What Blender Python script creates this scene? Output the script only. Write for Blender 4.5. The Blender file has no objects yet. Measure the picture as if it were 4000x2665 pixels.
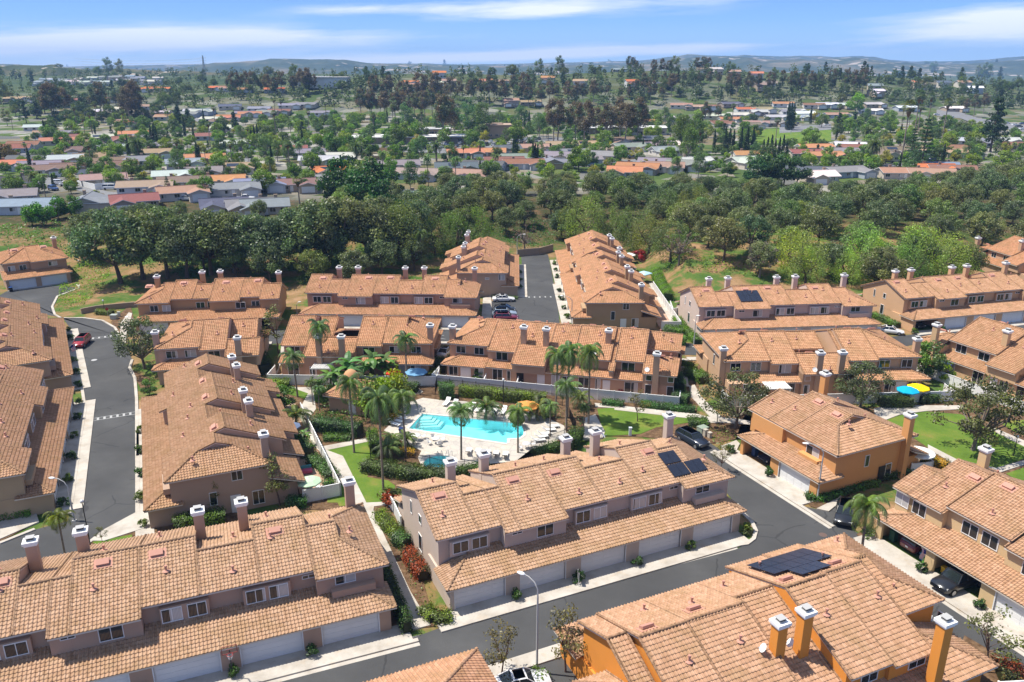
import bpy, math, random
import numpy as np
from mathutils import Vector, Matrix, Euler
R = math.radians
rnd = random.Random(7)
nrs = np.random.RandomState(11)
scn = bpy.context.scene
COL = scn.collection
# ------------------------------------------------------------------ camera
CAMH = 47.0; FPX = 3150.0; PITCH = math.atan2(1332.5 - 258.0, FPX)
cd = bpy.data.cameras.new('camera'); cam = bpy.data.objects.new('camera', cd); COL.objects.link(cam)
cam.location = (0, 0, CAMH); cam.rotation_euler = (R(90) - PITCH, 0, 0)
cd.sensor_width = 36; cd.lens = FPX / 4000 * 36; cd.clip_start = .5; cd.clip_end = 40000
scn.camera = cam
CP, SP = math.cos(PITCH), math.sin(PITCH)

def sst(a, b, x):
    t = np.clip((x - a) / (b - a), 0, 1); return t * t * (3 - 2 * t)

BX = [-400, -135, -118, -95, -70, -40, -5, 30, 34, 40, 70, 100, 125, 160, 400]
BY = [150, 178, 186, 172, 166, 168, 205, 224, 205, 158, 160, 172, 195, 215, 240]
def hgt(x, y):
    """height of the land: flat estate, bank behind it, suburb, wooded hill, plateau"""
    x = np.asarray(x, float); y = np.asarray(y, float)
    b = np.interp(x, BX, BY)
    z = 5.0 * sst(0, 38, y - b)
    z = z + 1.2 * sst(0, 25, y - b) * np.sin(x * .045 + 1) * np.sin(y * .05) * (1 - sst(260, 340, y))
    # hill right of centre
    z = z + 33 * np.exp(-((x - 130) / 330.) ** 2) * sst(650, 900, y) * (1 - .9 * sst(1000, 1700, y))
    z = z + 16 * np.exp(-((x - 480) / 260.) ** 2) * sst(720, 960, y) * (1 - .9 * sst(1100, 1800, y))
    # plateau on the left
    z = z + 16 * sst(60, -160, x) * sst(620, 860, y) * (1 - .8 * sst(1900, 2600, y))
    z = z + 9 * sst(-100, -450, x) * sst(1000, 1350, y) * (1 - .8 * sst(1900, 2600, y))
    return z
def _ss(a, b, x):
    t = min(1., max(0., (x - a) / (b - a))); return t * t * (3 - 2 * t)
def H(x, y):
    x, y = float(x), float(y); b = BY[-1]
    if x <= BX[0]: b = BY[0]
    else:
        for i in range(len(BX) - 1):
            if x < BX[i + 1]: b = BY[i] + (BY[i + 1] - BY[i]) * (x - BX[i]) / (BX[i + 1] - BX[i]); break
    z = 5.0 * _ss(0, 38, y - b) + 1.2 * _ss(0, 25, y - b) * math.sin(x * .045 + 1) * math.sin(y * .05) * (1 - _ss(260, 340, y))
    z += 33 * math.exp(-((x - 130) / 330.) ** 2) * _ss(650, 900, y) * (1 - .9 * _ss(1000, 1700, y)) + 16 * math.exp(-((x - 480) / 260.) ** 2) * _ss(720, 960, y) * (1 - .9 * _ss(1100, 1800, y))
    return z + (16 * _ss(60, -160, x) * _ss(620, 860, y) + 9 * _ss(-100, -450, x) * _ss(1000, 1350, y)) * (1 - .8 * _ss(1900, 2600, y))

def ray(px, py):
    X = (px * 1.7 - 2000) / FPX; Z = -(py * 1.7 - 1332.5) / FPX
    return np.array([X, CP + Z * SP, -SP + Z * CP])
def G(px, py, z=None):
    """ground point seen at a place of the photograph (2353 px wide reading)"""
    d = ray(px, py)
    if z is not None:
        t = (z - CAMH) / d[2]; return (d[0] * t, d[1] * t)
    t = 30.
    while t < 9000:
        if CAMH + d[2] * t < H(d[0] * t, d[1] * t): break
        t *= 1.006
    return (d[0] * t, d[1] * t)
def PX(x, y, z):
    z -= CAMH; c = y * CP - z * SP; v = y * SP + z * CP
    return ((2000 + FPX * x / c) / 1.7, (1332.5 - FPX * v / c) / 1.7)

# ------------------------------------------------------------------ mesh builder
class MB:
    def __init__(s): s.v = []; s.n = 0; s.f = []
    def add(s, V, F, m=0, uv=None, sm=False):
        V = np.asarray(V, float).reshape(-1, 3)
        if isinstance(F, np.ndarray): s.f.append((F + s.n, m, uv, sm))
        else:
            by = {}
            for i, f in enumerate(F): by.setdefault(len(f), []).append(i)
            for k, ids in by.items():
                s.f.append((np.array([F[i] for i in ids], int) + s.n, m, None, sm))
        s.v.append(V); s.n += len(V)
    def mesh(s, name, mats):
        me = bpy.data.meshes.new(name)
        if not s.v: return me
        V = np.concatenate(s.v); nl = sum(f[0].size for f in s.f); nf = sum(len(f[0]) for f in s.f)
        me.vertices.add(len(V)); me.vertices.foreach_set('co', V.astype(np.float32).ravel())
        me.loops.add(nl); me.polygons.add(nf)
        me.loops.foreach_set('vertex_index', np.concatenate([f[0].ravel() for f in s.f]).astype(np.int32))
        tot = np.concatenate([np.full(len(f[0]), f[0].shape[1]) for f in s.f])
        me.polygons.foreach_set('loop_start', (np.cumsum(tot) - tot).astype(np.int32))
        me.polygons.foreach_set('loop_total', tot.astype(np.int32))
        me.polygons.foreach_set('material_index', np.concatenate([np.full(len(f[0]), f[1]) for f in s.f]).astype(np.int32))
        me.polygons.foreach_set('use_smooth', np.concatenate([np.full(len(f[0]), f[3]) for f in s.f]))
        if any(f[2] is not None for f in s.f):
            uv = np.concatenate([(np.zeros((f[0].size, 2)) if f[2] is None else np.asarray(f[2]).reshape(-1, 2)) for f in s.f])
            l = me.uv_layers.new(name='UVMap'); l.data.foreach_set('uv', uv.astype(np.float32).ravel())
        for m in mats: me.materials.append(m)
        me.update(calc_edges=True); me.validate()
        return me
    def build(s, name, mats, parent=None, loc=(0, 0, 0), rz=0, color=None):
        if not isinstance(mats, (list, tuple)): mats = [mats]
        return link(name, s.mesh(name, mats), parent, loc, rz, color)

def link(name, me, parent=None, loc=(0, 0, 0), rz=0, color=None, sc=None):
    o = bpy.data.objects.new(name, me); COL.objects.link(o)
    if parent is not None: o.parent = parent
    o.location = loc; o.rotation_euler = (0, 0, rz)
    if color is not None: o.color = (*color[:3], 1)
    if sc is not None: o.scale = sc if isinstance(sc, tuple) else (sc, sc, sc)
    return o
def tag(o, label, cat, group=None, kind=None):
    if label: o['label'] = label
    if cat: o['category'] = cat
    if group: o['group'] = group
    if kind: o['kind'] = kind
    return o
def thing(name, label, cat, loc=(0, 0, 0), rz=0, group=None):
    o = bpy.data.objects.new(name, None); COL.objects.link(o); o.empty_display_size = .3
    o.location = loc; o.rotation_euler = (0, 0, rz)
    return tag(o, label, cat, group)
def setting(o): o['kind'] = 'structure'; return o
def dup(root, loc, rz=0, sc=None, label=None, group=None, color=None, tint=None):
    """copy of a thing with copies of its parts and sub-parts"""
    r = root.copy(); COL.objects.link(r); r.location = loc; r.rotation_euler = (0, 0, rz)
    if sc is not None: r.scale = sc if isinstance(sc, tuple) else (sc, sc, sc)
    if label: r['label'] = label
    if group: r['group'] = group
    if color is not None and r.type == 'MESH': r.color = (*color, 1)
    for ch in list(root.children):
        c = ch.copy(); COL.objects.link(c); c.parent = r
        if color is not None and ch.get('tintable'): c.color = (*color, 1)
        for g in list(ch.children):
            d = g.copy(); COL.objects.link(d); d.parent = c
            if color is not None and g.get('tintable'): d.color = (*color, 1)
    return r

def box(mb, x0, x1, y0, y1, z0, z1, m=0):
    V = [(x0, y0, z0), (x1, y0, z0), (x1, y1, z0), (x0, y1, z0), (x0, y0, z1), (x1, y0, z1), (x1, y1, z1), (x0, y1, z1)]
    mb.add(V, np.array([(0, 3, 2, 1), (4, 5, 6, 7), (0, 1, 5, 4), (1, 2, 6, 5), (2, 3, 7, 6), (3, 0, 4, 7)]), m)
def area2(P): return sum(P[i][0] * P[(i + 1) % len(P)][1] - P[(i + 1) % len(P)][0] * P[i][1] for i in range(len(P)))
def prism(mb, P, z0, z1, m=0, ms=None):
    P = [tuple(p[:2]) for p in P]
    if area2(P) < 0: P = P[::-1]
    n = len(P); V = [(x, y, z0) for x, y in P] + [(x, y, z1) for x, y in P]
    mb.add(V, [tuple(range(n, 2 * n)), tuple(range(n - 1, -1, -1))], m)
    mb.add(V, [(i, (i + 1) % n, n + (i + 1) % n, n + i) for i in range(n)], m if ms is None else ms)
def extr(mb, prof, x0, x1, m=0):
    """profile in (y, z) extruded along x"""
    if area2(prof) < 0: prof = prof[::-1]
    n = len(prof); V = [(x0, y, z) for y, z in prof] + [(x1, y, z) for y, z in prof]
    F = [tuple(range(n - 1, -1, -1)), tuple(range(n, 2 * n))] + [(i, (i + 1) % n, n + (i + 1) % n, n + i) for i in range(n)]
    mb.add(V, F, m)
def tube(mb, pts, rad, n=8, m=0, cap=True, sm=True):
    P = np.array(pts, float); k = len(P)
    rad = np.full(k, rad) if np.isscalar(rad) else np.array(rad)
    T = np.gradient(P, axis=0); T /= np.linalg.norm(T, axis=1)[:, None] + 1e-9
    up = np.array([0, 0, 1.]) if abs(T[0][2]) < .9 else np.array([1., 0, 0])
    a = np.arange(n) * 2 * math.pi / n; V = []
    for i in range(k):
        u = np.cross(up, T[i]); u /= np.linalg.norm(u) + 1e-9; w = np.cross(T[i], u)
        V.append(P[i] + rad[i] * (np.cos(a)[:, None] * u + np.sin(a)[:, None] * w))
    F = []
    for i in range(k - 1):
        for j in range(n): F.append((i * n + j, i * n + (j + 1) % n, (i + 1) * n + (j + 1) % n, (i + 1) * n + j))
    mb.add(np.concatenate(V), np.array(F), m, sm=sm)
    if cap: mb.add(np.concatenate(V), [tuple(range(n - 1, -1, -1)), tuple(range((k - 1) * n, k * n))], m)
def lathe(mb, prof, n=16, m=0, c=(0, 0, 0), sm=True):
    a = np.arange(n) * 2 * math.pi / n
    V = np.concatenate([np.stack([c[0] + r * np.cos(a), c[1] + r * np.sin(a), np.full(n, c[2] + z)], 1) for r, z in prof])
    F = [(i * n + j, i * n + (j + 1) % n, (i + 1) * n + (j + 1) % n, (i + 1) * n + j) for i in range(len(prof) - 1) for j in range(n)]
    mb.add(V, np.array(F), m, sm=sm)

# ------------------------------------------------------------------ materials
class NT:
    def __init__(s, name):
        s.m = bpy.data.materials.new(name); s.m.use_nodes = True; s.t = s.m.node_tree; s.t.nodes.clear()
        s.out = s.t.nodes.new('ShaderNodeOutputMaterial')
    def n(s, typ, **kw):
        nd = s.t.nodes.new('ShaderNode' + typ); ins = kw.pop('i', {})
        for k, v in kw.items(): setattr(nd, k, v)
        for k, v in ins.items():
            if isinstance(v, bpy.types.NodeSocket): s.t.links.new(v, nd.inputs[k])
            else: nd.inputs[k].default_value = (*v, 1) if (isinstance(v, tuple) and len(v) == 3 and nd.inputs[k].type == 'RGBA') else v
        return nd
    def math(s, op, a, b=0., c=None):
        i = {0: a, 1: b}
        if c is not None: i[2] = c
        return s.n('Math', operation=op, i=i).outputs[0]
    def mix(s, f, a, b, bt='MIX'):
        nd = s.t.nodes.new('ShaderNodeMix'); nd.data_type = 'RGBA'; nd.blend_type = bt
        for k, v in ((0, f), (6, a), (7, b)):
            if isinstance(v, bpy.types.NodeSocket): s.t.links.new(v, nd.inputs[k])
            else: nd.inputs[k].default_value = (*v, 1) if isinstance(v, tuple) and len(v) == 3 else v
        return nd.outputs[2]
    def noise(s, vec, scale, detail=3, rough=.55):
        return s.n('TexNoise', i={'Vector': vec, 'Scale': scale, 'Detail': detail, 'Roughness': rough}).outputs[0]
    def ramp(s, f, stops):
        nd = s.n('ValToRGB', i={0: f}); e = nd.color_ramp.elements
        while len(e) < len(stops): e.new(.5)
        for k, (p, c) in enumerate(stops): e[k].position = p; e[k].color = (*c, 1)
        return nd.outputs[0]
    def geo(s): return s.n('NewGeometry').outputs['Position']
    def obj(s): return s.n('TexCoord').outputs['Object']
    def bump(s, h, d=.02, st=.6): return s.n('Bump', i={'Height': h, 'Distance': d, 'Strength': st}).outputs[0]
    def pbr(s, col, rough=.85, nrm=None, spec=.3, metal=0., **kw):
        i = {'Base Color': col, 'Roughness': rough, 'Metallic': metal, 'Specular IOR Level': spec}
        if nrm is not None: i['Normal'] = nrm
        i.update(kw)
        b = s.n('BsdfPrincipled', i=i); s.t.links.new(b.outputs[0], s.out.inputs[0]); return s.m

def plain(name, c, rough=.6, spec=.3, metal=0., var=.12, sc=3.):
    t = NT(name); f = t.noise(t.obj(), sc, 4)
    return t.pbr(t.mix(t.math('MULTIPLY', f, var * 2), c, tuple(x * .6 for x in c)), rough, spec=spec, metal=metal)
def tinted(name, rough=.85, spec=.3, sc=2., var=.25, bsc=60, bd=.01, metal=0., **kw):
    t = NT(name); oi = t.n('ObjectInfo'); f = t.noise(t.geo(), sc, 5)
    lo = t.mix(1., oi.outputs['Color'], (.72, .70, .68), 'MULTIPLY')
    c = t.mix(t.math('MULTIPLY', f, var * 2), oi.outputs['Color'], lo)
    nb = t.bump(t.noise(t.geo(), bsc, 2), bd) if bd else None
    return t.pbr(c, rough, nb, spec, metal, **kw)
M = {}
def make_mats():
    M['stucco'] = tinted('stucco', .92, .2, .5, .3, 35, .015)
    M['paint'] = tinted('car_paint', .28, .6, 1., .05, 0, 0, **{'Coat Weight': .6, 'Coat Roughness': .08})
    M['cloth'] = tinted('canvas', .9, .1, 4, .15, 0, 0)
    M['shingle'] = tinted('shingle', .95, .15, .8, .5, 9, .03)
    # clay roof tiles
    t = NT('roof_tile'); uv = t.n('UVMap').outputs[0]; sp = t.n('SeparateXYZ', i={0: uv})
    oi = t.n('ObjectInfo')
    fl = t.n('CombineXYZ', i={0: t.math('FLOOR', sp.outputs[0]), 1: t.math('FLOOR', sp.outputs[1]), 2: t.math('MULTIPLY', oi.outputs['Random'], 50.)}).outputs[0]
    wn = t.n('TexWhiteNoise', noise_dimensions='3D', i={'Vector': fl}).outputs[0]
    c = t.ramp(wn, [(0, (.36, .215, .125)), (.3, (.42, .258, .158)), (.7, (.455, .285, .178)), (.92, (.50, .325, .21)), (1, (.39, .25, .16))])
    c = t.mix(1., c, oi.outputs['Color'], 'MULTIPLY')
    g = t.geo()
    moss = t.n('MapRange', i={0: t.noise(g, .55, 5, .65), 1: .46, 2: .68}).outputs[0]
    c = t.mix(t.math('MULTIPLY', moss, .55), c, (.30, .185, .085))
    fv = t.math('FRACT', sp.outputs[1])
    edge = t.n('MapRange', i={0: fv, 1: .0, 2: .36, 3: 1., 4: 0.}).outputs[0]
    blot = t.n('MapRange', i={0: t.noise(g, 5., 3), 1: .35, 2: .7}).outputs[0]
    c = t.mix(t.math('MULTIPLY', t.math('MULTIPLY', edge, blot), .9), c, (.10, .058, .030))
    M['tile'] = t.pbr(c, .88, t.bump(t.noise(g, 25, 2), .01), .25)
    M['trim'] = plain('cream_trim', (.66, .58, .48), .7)
    M['white'] = plain('white_paint', (.78, .77, .74), .5, var=.08)
    M['gdoor'] = plain('garage_door_white', (.70, .70, .69), .5, var=.1, sc=1.)
    M['frame'] = plain('window_frame', (.75, .74, .71), .45, var=.04)
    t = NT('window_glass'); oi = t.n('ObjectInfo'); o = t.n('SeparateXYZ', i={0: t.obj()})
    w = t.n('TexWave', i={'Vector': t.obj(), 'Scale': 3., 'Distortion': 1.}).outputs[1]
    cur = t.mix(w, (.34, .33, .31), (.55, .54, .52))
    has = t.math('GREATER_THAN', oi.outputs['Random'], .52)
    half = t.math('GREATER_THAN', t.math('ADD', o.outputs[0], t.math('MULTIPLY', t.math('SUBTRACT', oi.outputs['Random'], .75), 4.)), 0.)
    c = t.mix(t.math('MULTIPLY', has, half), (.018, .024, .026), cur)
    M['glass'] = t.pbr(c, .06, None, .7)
    M['carglass'] = plain('car_glass', (.015, .02, .022), .05, .8, var=0)
    M['black'] = plain('black_metal', (.015, .015, .017), .45, .4)
    M['rubber'] = plain('tyre_rubber', (.02, .02, .02), .85, .2)
    M['alloy'] = plain('wheel_alloy', (.45, .45, .46), .35, .5, .7)
    M['lamp'] = plain('lamp_lens', (.75, .75, .72), .15, .7)
    M['red'] = plain('tail_lens', (.45, .02, .02), .2, .6)
    M['plate'] = plain('licence_plate', (.7, .7, .68), .5)
    M['grey'] = plain('grey_metal', (.33, .34, .34), .5, .4)
    M['galv'] = plain('pole_metal', (.42, .41, .39), .55, .4)
    M['pinkvent'] = plain('vent_paint', (.50, .25, .18), .7)
    t = NT('solar_cells'); b = t.n('TexBrick', i={'Vector': t.obj(), 'Color1': (.012, .015, .028, 1), 'Color2': (.014, .018, .033, 1), 'Mortar': (.05, .055, .07, 1), 'Scale': 6., 'Mortar Size': .012, 'Brick Width': .5, 'Row Height': .5}, offset=0.)
    M['solar'] = t.pbr(b.outputs[0], .18, None, .6)
    # ground things
    t = NT('asphalt'); g = t.geo()
    f = t.noise(g, .12, 5, .6); c = t.ramp(f, [(.3, (.062, .062, .063)), (.55, (.084, .084, .084)), (.75, (.112, .111, .109))])
    c = t.mix(t.math('MULTIPLY', t.noise(g, 14., 3, .7), .55), c, (.16, .16, .16), 'OVERLAY')
    vo = t.n('TexVoronoi', feature='DISTANCE_TO_EDGE', i={'Vector': t.mix(.35, g, t.n('TexNoise', i={'Vector': g, 'Scale': .7}).outputs[1]), 'Scale': .22}).outputs[0]
    cr = t.math('LESS_THAN', vo, .010)
    cr = t.math('MULTIPLY', cr, t.math('GREATER_THAN', t.noise(g, .1, 2), .52))
    c = t.mix(t.math('MULTIPLY', cr, .6), c, (.03, .03, .032))
    M['asphalt'] = t.pbr(c, .9, t.bump(t.noise(g, 50, 2), .01), .25)
    t = NT('concrete'); g = t.geo(); f = t.noise(g, .5, 6, .65)
    c = t.ramp(f, [(.3, (.34, .30, .25)), (.5, (.44, .40, .345)), (.7, (.51, .475, .42))])
    st = t.n('MapRange', i={0: t.noise(g, .9, 4), 1: .56, 2: .75}).outputs[0]
    c = t.mix(t.math('MULTIPLY', st, .35), c, (.40, .26, .12))
    M['concrete'] = t.pbr(c, .9, t.bump(t.noise(g, 30, 2), .008), .2)
    t = NT('flagstone_deck'); g = t.geo(); f = t.noise(g, .35, 6, .7)
    c = t.ramp(f, [(.3, (.30, .27, .24)), (.45, (.46, .42, .37)), (.58, (.50, .44, .36)), (.72, (.58, .56, .53))])
    vo = t.n('TexVoronoi', feature='DISTANCE_TO_EDGE', i={'Vector': g, 'Scale': .8}).outputs[0]
    c = t.mix(t.math('MULTIPLY', t.math('LESS_THAN', vo, .03), .35), c, (.25, .22, .2))
    M['deck'] = t.pbr(c, .85, None, .25)
    t = NT('lawn'); g = t.geo(); f = t.noise(g, .22, 5, .65)
    c = t.ramp(f, [(.30, (.085, .155, .022)), (.5, (.135, .225, .032)), (.62, (.20, .245, .045)), (.74, (.33, .235, .075))])
    c = t.mix(t.math('MULTIPLY', t.noise(g, 9., 3, .8), .6), c, (.05, .08, .012))
    M['lawn'] = t.pbr(c, .95, t.bump(t.noise(g, 22, 3), .06, .9), .1)
    t = NT('mulch'); g = t.geo()
    c = t.ramp(t.noise(g, 1.2, 6, .7), [(.32, (.055, .032, .018)), (.5, (.13, .078, .043)), (.68, (.22, .14, .08))])
    M['mulch'] = t.pbr(c, .95, t.bump(t.noise(g, 14, 3), .06), .1)
    t = NT('patio_floor'); g = t.geo()
    c = t.ramp(t.noise(g, .6, 4), [(.35, (.36, .20, .13)), (.6, (.46, .33, .24))])
    M['patio'] = t.pbr(c, .85)
    # open land and suburb floor
    t = NT('terrain'); g = t.geo(); xyz = t.n('SeparateXYZ', i={0: g}); vz = t.n('SeparateXYZ', i={0: t.n('NewGeometry').outputs['Normal']})
    dry = t.ramp(t.noise(g, .16, 6, .65), [(.33, (.050, .105, .018)), (.46, (.085, .13, .028)), (.54, (.21, .14, .06)), (.68, (.33, .20, .11))])
    dark = t.ramp(t.noise(g, .35, 5, .7), [(.35, (.030, .050, .014)), (.55, (.075, .06, .03)), (.7, (.17, .10, .055))])
    pat = t.n('TexVoronoi', i={'Vector': t.mix(.12, g, t.n('TexNoise', i={'Vector': g, 'Scale': .08}).outputs[1]), 'Scale': .085}).outputs['Color']
    ps = t.n('SeparateColor', i={0: pat}).outputs[0]
    sub = t.ramp(ps, [(0, (.05, .095, .022)), (.30, (.10, .15, .035)), (.45, (.20, .15, .085)), (.6, (.34, .31, .27)), (.78, (.13, .13, .135)), (.95, (.43, .40, .36))])
    sub = t.mix(t.math('MULTIPLY', t.noise(g, .4, 4), .6), sub, (.06, .07, .03))
    far = t.ramp(t.noise(g, .012, 8, .7), [(.35, (.035, .06, .022)), (.52, (.06, .085, .03)), (.62, (.12, .12, .06)), (.75, (.30, .25, .18))])
    y = xyz.outputs[1]
    c = t.mix(t.n('MapRange', i={0: y, 1: 205., 2: 235.}).outputs[0], dry, dark)
    c = t.mix(t.n('MapRange', i={0: y, 1: 262., 2: 300.}).outputs[0], c, sub)
    c = t.mix(t.n('MapRange', i={0: y, 1: 620., 2: 900.}).outputs[0], c, far)
    M['terrain'] = t.pbr(c, .95, t.bump(t.noise(g, 1.5, 4), .3), .1)
    t = NT('far_hills'); g = t.geo(); z = t.n('SeparateXYZ', i={0: g}).outputs[2]
    c = t.ramp(t.noise(g, .0035, 9, .68), [(.34, (.028, .045, .02)), (.5, (.055, .07, .03)), (.58, (.12, .11, .06)), (.70, (.26, .20, .13))])
    tn = t.n('TexVoronoi', i={'Vector': g, 'Scale': .022}).outputs['Color']
    bl = t.math('GREATER_THAN', t.n('SeparateColor', i={0: tn}).outputs[0], .86)
    bl = t.math('MULTIPLY', bl, t.math('GREATER_THAN', t.noise(g, .0012, 3), .50))
    c = t.mix(t.math('MULTIPLY', bl, .7), c, (.48, .40, .33))
    M['hills'] = t.pbr(c, .95, t.bump(t.noise(g, .01, 6), 30.), .05)
    # pool
    t = NT('pool_plaster'); g = t.geo()
    v = t.n('TexVoronoi', feature='SMOOTH_F1', i={'Vector': t.mix(.3, g, t.n('TexNoise', i={'Vector': g, 'Scale': 1.}).outputs[1]), 'Scale': 1.6}).outputs[0]
    M['plaster'] = t.pbr(t.mix(t.math('POWER', v, 2.), (.50, .78, .80), (.68, .87, .87)), .7)
    t = NT('pool_water'); g = t.geo(); nb = t.bump(t.noise(g, 2.2, 3), .05, .35)
    tr = t.n('BsdfTransparent', i={0: (.55, .93, .96)}); gl = t.n('BsdfGlossy', i={0: (1, 1, 1), 'Roughness': .03, 'Normal': nb})
    fr = t.n('Fresnel', i={0: 1.33, 'Normal': nb}); mx = t.n('MixShader', i={0: fr.outputs[0], 1: tr.outputs[0], 2: gl.outputs[0]})
    t.t.links.new(mx.outputs[0], t.out.inputs[0]); M['water'] = t.m
    M['coping'] = plain('pool_coping', (.62, .56, .48), .8)
    # plants
    def leaf(name, second=None, thr=.6, trans=.35):
        t = NT(name); uv = t.n('SeparateXYZ', i={0: t.n('UVMap').outputs[0]}); oi = t.n('ObjectInfo')
        b = t.math('ADD', t.math('MULTIPLY', uv.outputs[0], .75), t.math('MULTIPLY', uv.outputs[1], .75))
        c = t.n('VectorMath', operation='SCALE', i={0: oi.outputs['Color'], 'Scale': t.math('ADD', b, .38)}).outputs[0]
        hs = t.n('HueSaturation', i={'Hue': t.math('ADD', .485, t.math('MULTIPLY', uv.outputs[1], .03)), 'Saturation': t.math('ADD', .85, t.math('MULTIPLY', uv.outputs[0], .3)), 'Color': c}).outputs[0]
        if second: hs = t.mix(t.n('MapRange', i={0: uv.outputs[0], 1: thr - .06, 2: thr + .06}).outputs[0], hs, second)
        d = t.n('BsdfDiffuse', i={0: hs}); tl = t.n('BsdfTranslucent', i={0: t.mix(1., hs, (1.15, 1.2, .6), 'MULTIPLY')})
        g = t.n('BsdfGlossy', i={0: (.5, .5, .5), 'Roughness': .45})
        mx = t.n('MixShader', i={0: trans, 1: d.outputs[0], 2: tl.outputs[0]}); m2 = t.n('MixShader', i={0: .045, 1: mx.outputs[0], 2: g.outputs[0]})
        t.t.links.new(m2.outputs[0], t.out.inputs[0]); return t.m
    M['leaf'] = leaf('foliage'); M['euc'] = leaf('foliage_eucalyptus', (.17, .115, .065), .62)
    M['flower'] = leaf('foliage_flowering', (.42, .03, .03), .5); M['yflower'] = leaf('foliage_yellow', (.55, .30, .01), .5)
    M['orangetip'] = leaf('foliage_orange', (.34, .07, .02), .4)
    t = NT('bark'); g = t.obj(); oi = t.n('ObjectInfo')
    f = t.noise(t.n('Mapping', i={0: g, 3: (6., 6., 1.2)}).outputs[0], 1.5, 5, .7)
    c = t.mix(1., t.ramp(f, [(.3, (.35, .33, .3)), (.7, (1, 1, 1))]), oi.outputs['Color'], 'MULTIPLY')
    M['bark'] = t.pbr(c, .95, t.bump(f, .05), .1)
    t = NT('palm_trunk'); o = t.n('SeparateXYZ', i={0: t.obj()})
    w = t.math('SINE', t.math('MULTIPLY', o.outputs[2], 34.)); f = t.noise(t.obj(), 3., 4)
    c = t.ramp(f, [(.3, (.19, .145, .105)), (.7, (.33, .27, .215))]); c = t.mix(t.math('MULTIPLY', t.math('GREATER_THAN', w, .75), .5), c, (.12, .09, .06))
    M['palmtrunk'] = t.pbr(c, .95)
    M['thatch'] = plain('dry_fronds', (.28, .15, .065), .95, .1, var=.5)
    M['wood'] = plain('weathered_wood', (.30, .20, .12), .85); M['brick'] = plain('block_wall', (.36, .27, .20), .95, .1, var=.4)
    M['wicker'] = plain('patio_table', (.10, .08, .07), .7)
    M['tanroof'] = plain('dome_stucco', (.55, .30, .15), .9)
    t = NT('flag_cloth'); o = t.n('SeparateXYZ', i={0: t.n('UVMap').outputs[0]})
    s_ = t.math('GREATER_THAN', t.math('FRACT', t.math('MULTIPLY', o.outputs[1], 6.5)), .5)
    c = t.mix(s_, (.75, .75, .75), (.5, .03, .05)); cn = t.math('MULTIPLY', t.math('LESS_THAN', o.outputs[0], .4), t.math('GREATER_THAN', o.outputs[1], .46))
    M['flag'] = t.pbr(t.mix(cn, c, (.03, .05, .2)), .8)
make_mats()
# ------------------------------------------------------------------ townhouses
TW, TL = .30, .37
PROF = {2: [(0, 0), (.1, .05), (.3, .085), (.5, .05), (.6, 0), (1, 0)], 1: [(0, 0), (.3, .08), (.6, 0), (1, 0)]}
def tile_plane(mb, P, lod=2, slab=True, trim=1):
    P = np.array(P, float)
    n = np.cross(P[1] - P[0], P[-1] - P[0]); n /= np.linalg.norm(n)
    if n[2] < 0: n = -n
    e = np.cross([0, 0, 1], n); e /= np.linalg.norm(e); s = np.cross(n, e)
    if s[2] < 0: s = -s; e = -e
    o = P[0]; u = P @ e; v = (P - o) @ s; v0 = v.min()
    i = np.arange(math.floor(u.min() / TW), math.ceil(u.max() / TW) + 1); j = np.arange(0, math.ceil((v.max() - v0) / TL) + 1)
    I, J = [a.ravel() for a in np.meshgrid(i, j)]
    cu, cv = (I + .3) * TW, v0 + (J + .5) * TL
    ins = np.zeros(len(I), bool); k = len(P)
    for a in range(k):
        b = (a + 1) % k
        if abs(v[a] - v[b]) < 1e-9: continue
        c = (v[a] > cv) != (v[b] > cv)
        ins ^= c & (cu < (u[b] - u[a]) * (cv - v[a]) / (v[b] - v[a]) + u[a])
    I, J = I[ins], J[ins]
    if len(I):
        pr = np.array(PROF[lod]); m = len(pr); K = len(I)
        U = (I[:, None] + pr[None, :, 0]) * TW; h = np.broadcast_to(pr[:, 1], U.shape)
        jit = (nrs.rand(K) * .012)[:, None]
        vl = (v0 + J * TL)[:, None] - .02; vu = vl + TL + .04
        def p3(uu, vv, hh): return (o - (o @ e) * e)[None, None, :] * 1.0 + uu[..., None] * e + vv[..., None] * s + hh[..., None] * n
        base = o - (o @ e) * e
        L = base + U[..., None] * e + (vl * np.ones_like(U))[..., None] * s + (h + .05 + jit)[..., None] * n
        T = base + U[..., None] * e + (vu * np.ones_like(U))[..., None] * s + (h + .005)[..., None] * n
        B = base + U[..., None] * e + (vl * np.ones_like(U))[..., None] * s + (h * .25 - .02)[..., None] * n
        V = np.concatenate([L, T, B], 1).reshape(-1, 3); q = np.arange(m - 1)
        f1 = np.stack([q, q + 1, m + q + 1, m + q], 1); f2 = np.stack([2 * m + q, 2 * m + q + 1, q + 1, q], 1)
        f = np.concatenate([f1, f2]); F = (f[None] + (np.arange(K) * 3 * m)[:, None, None]).reshape(-1, 4)
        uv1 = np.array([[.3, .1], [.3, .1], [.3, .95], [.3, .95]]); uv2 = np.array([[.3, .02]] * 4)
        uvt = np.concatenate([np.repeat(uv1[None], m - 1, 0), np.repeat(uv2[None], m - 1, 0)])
        uv = uvt[None] + np.stack([I, J], 1)[:, None, None, :]
        mb.add(V, F, 0, uv)
    if slab:
        Q = P - n * .02; D = P - n * .02 - np.array([0, 0, .15]); V = np.concatenate([Q, D])
        if np.cross(P[1] - P[0], P[-1] - P[0])[2] < 0: a_ = list(range(k))[::-1]
        else: a_ = list(range(k))
        mb.add(V, [tuple(a_)], 0); mb.add(V, [tuple(k + x for x in a_[::-1])], trim)
        mb.add(V, [(a_[(x + 1) % k], a_[x], k + a_[x], k + a_[(x + 1) % k]) for x in range(k)], trim)
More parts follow.
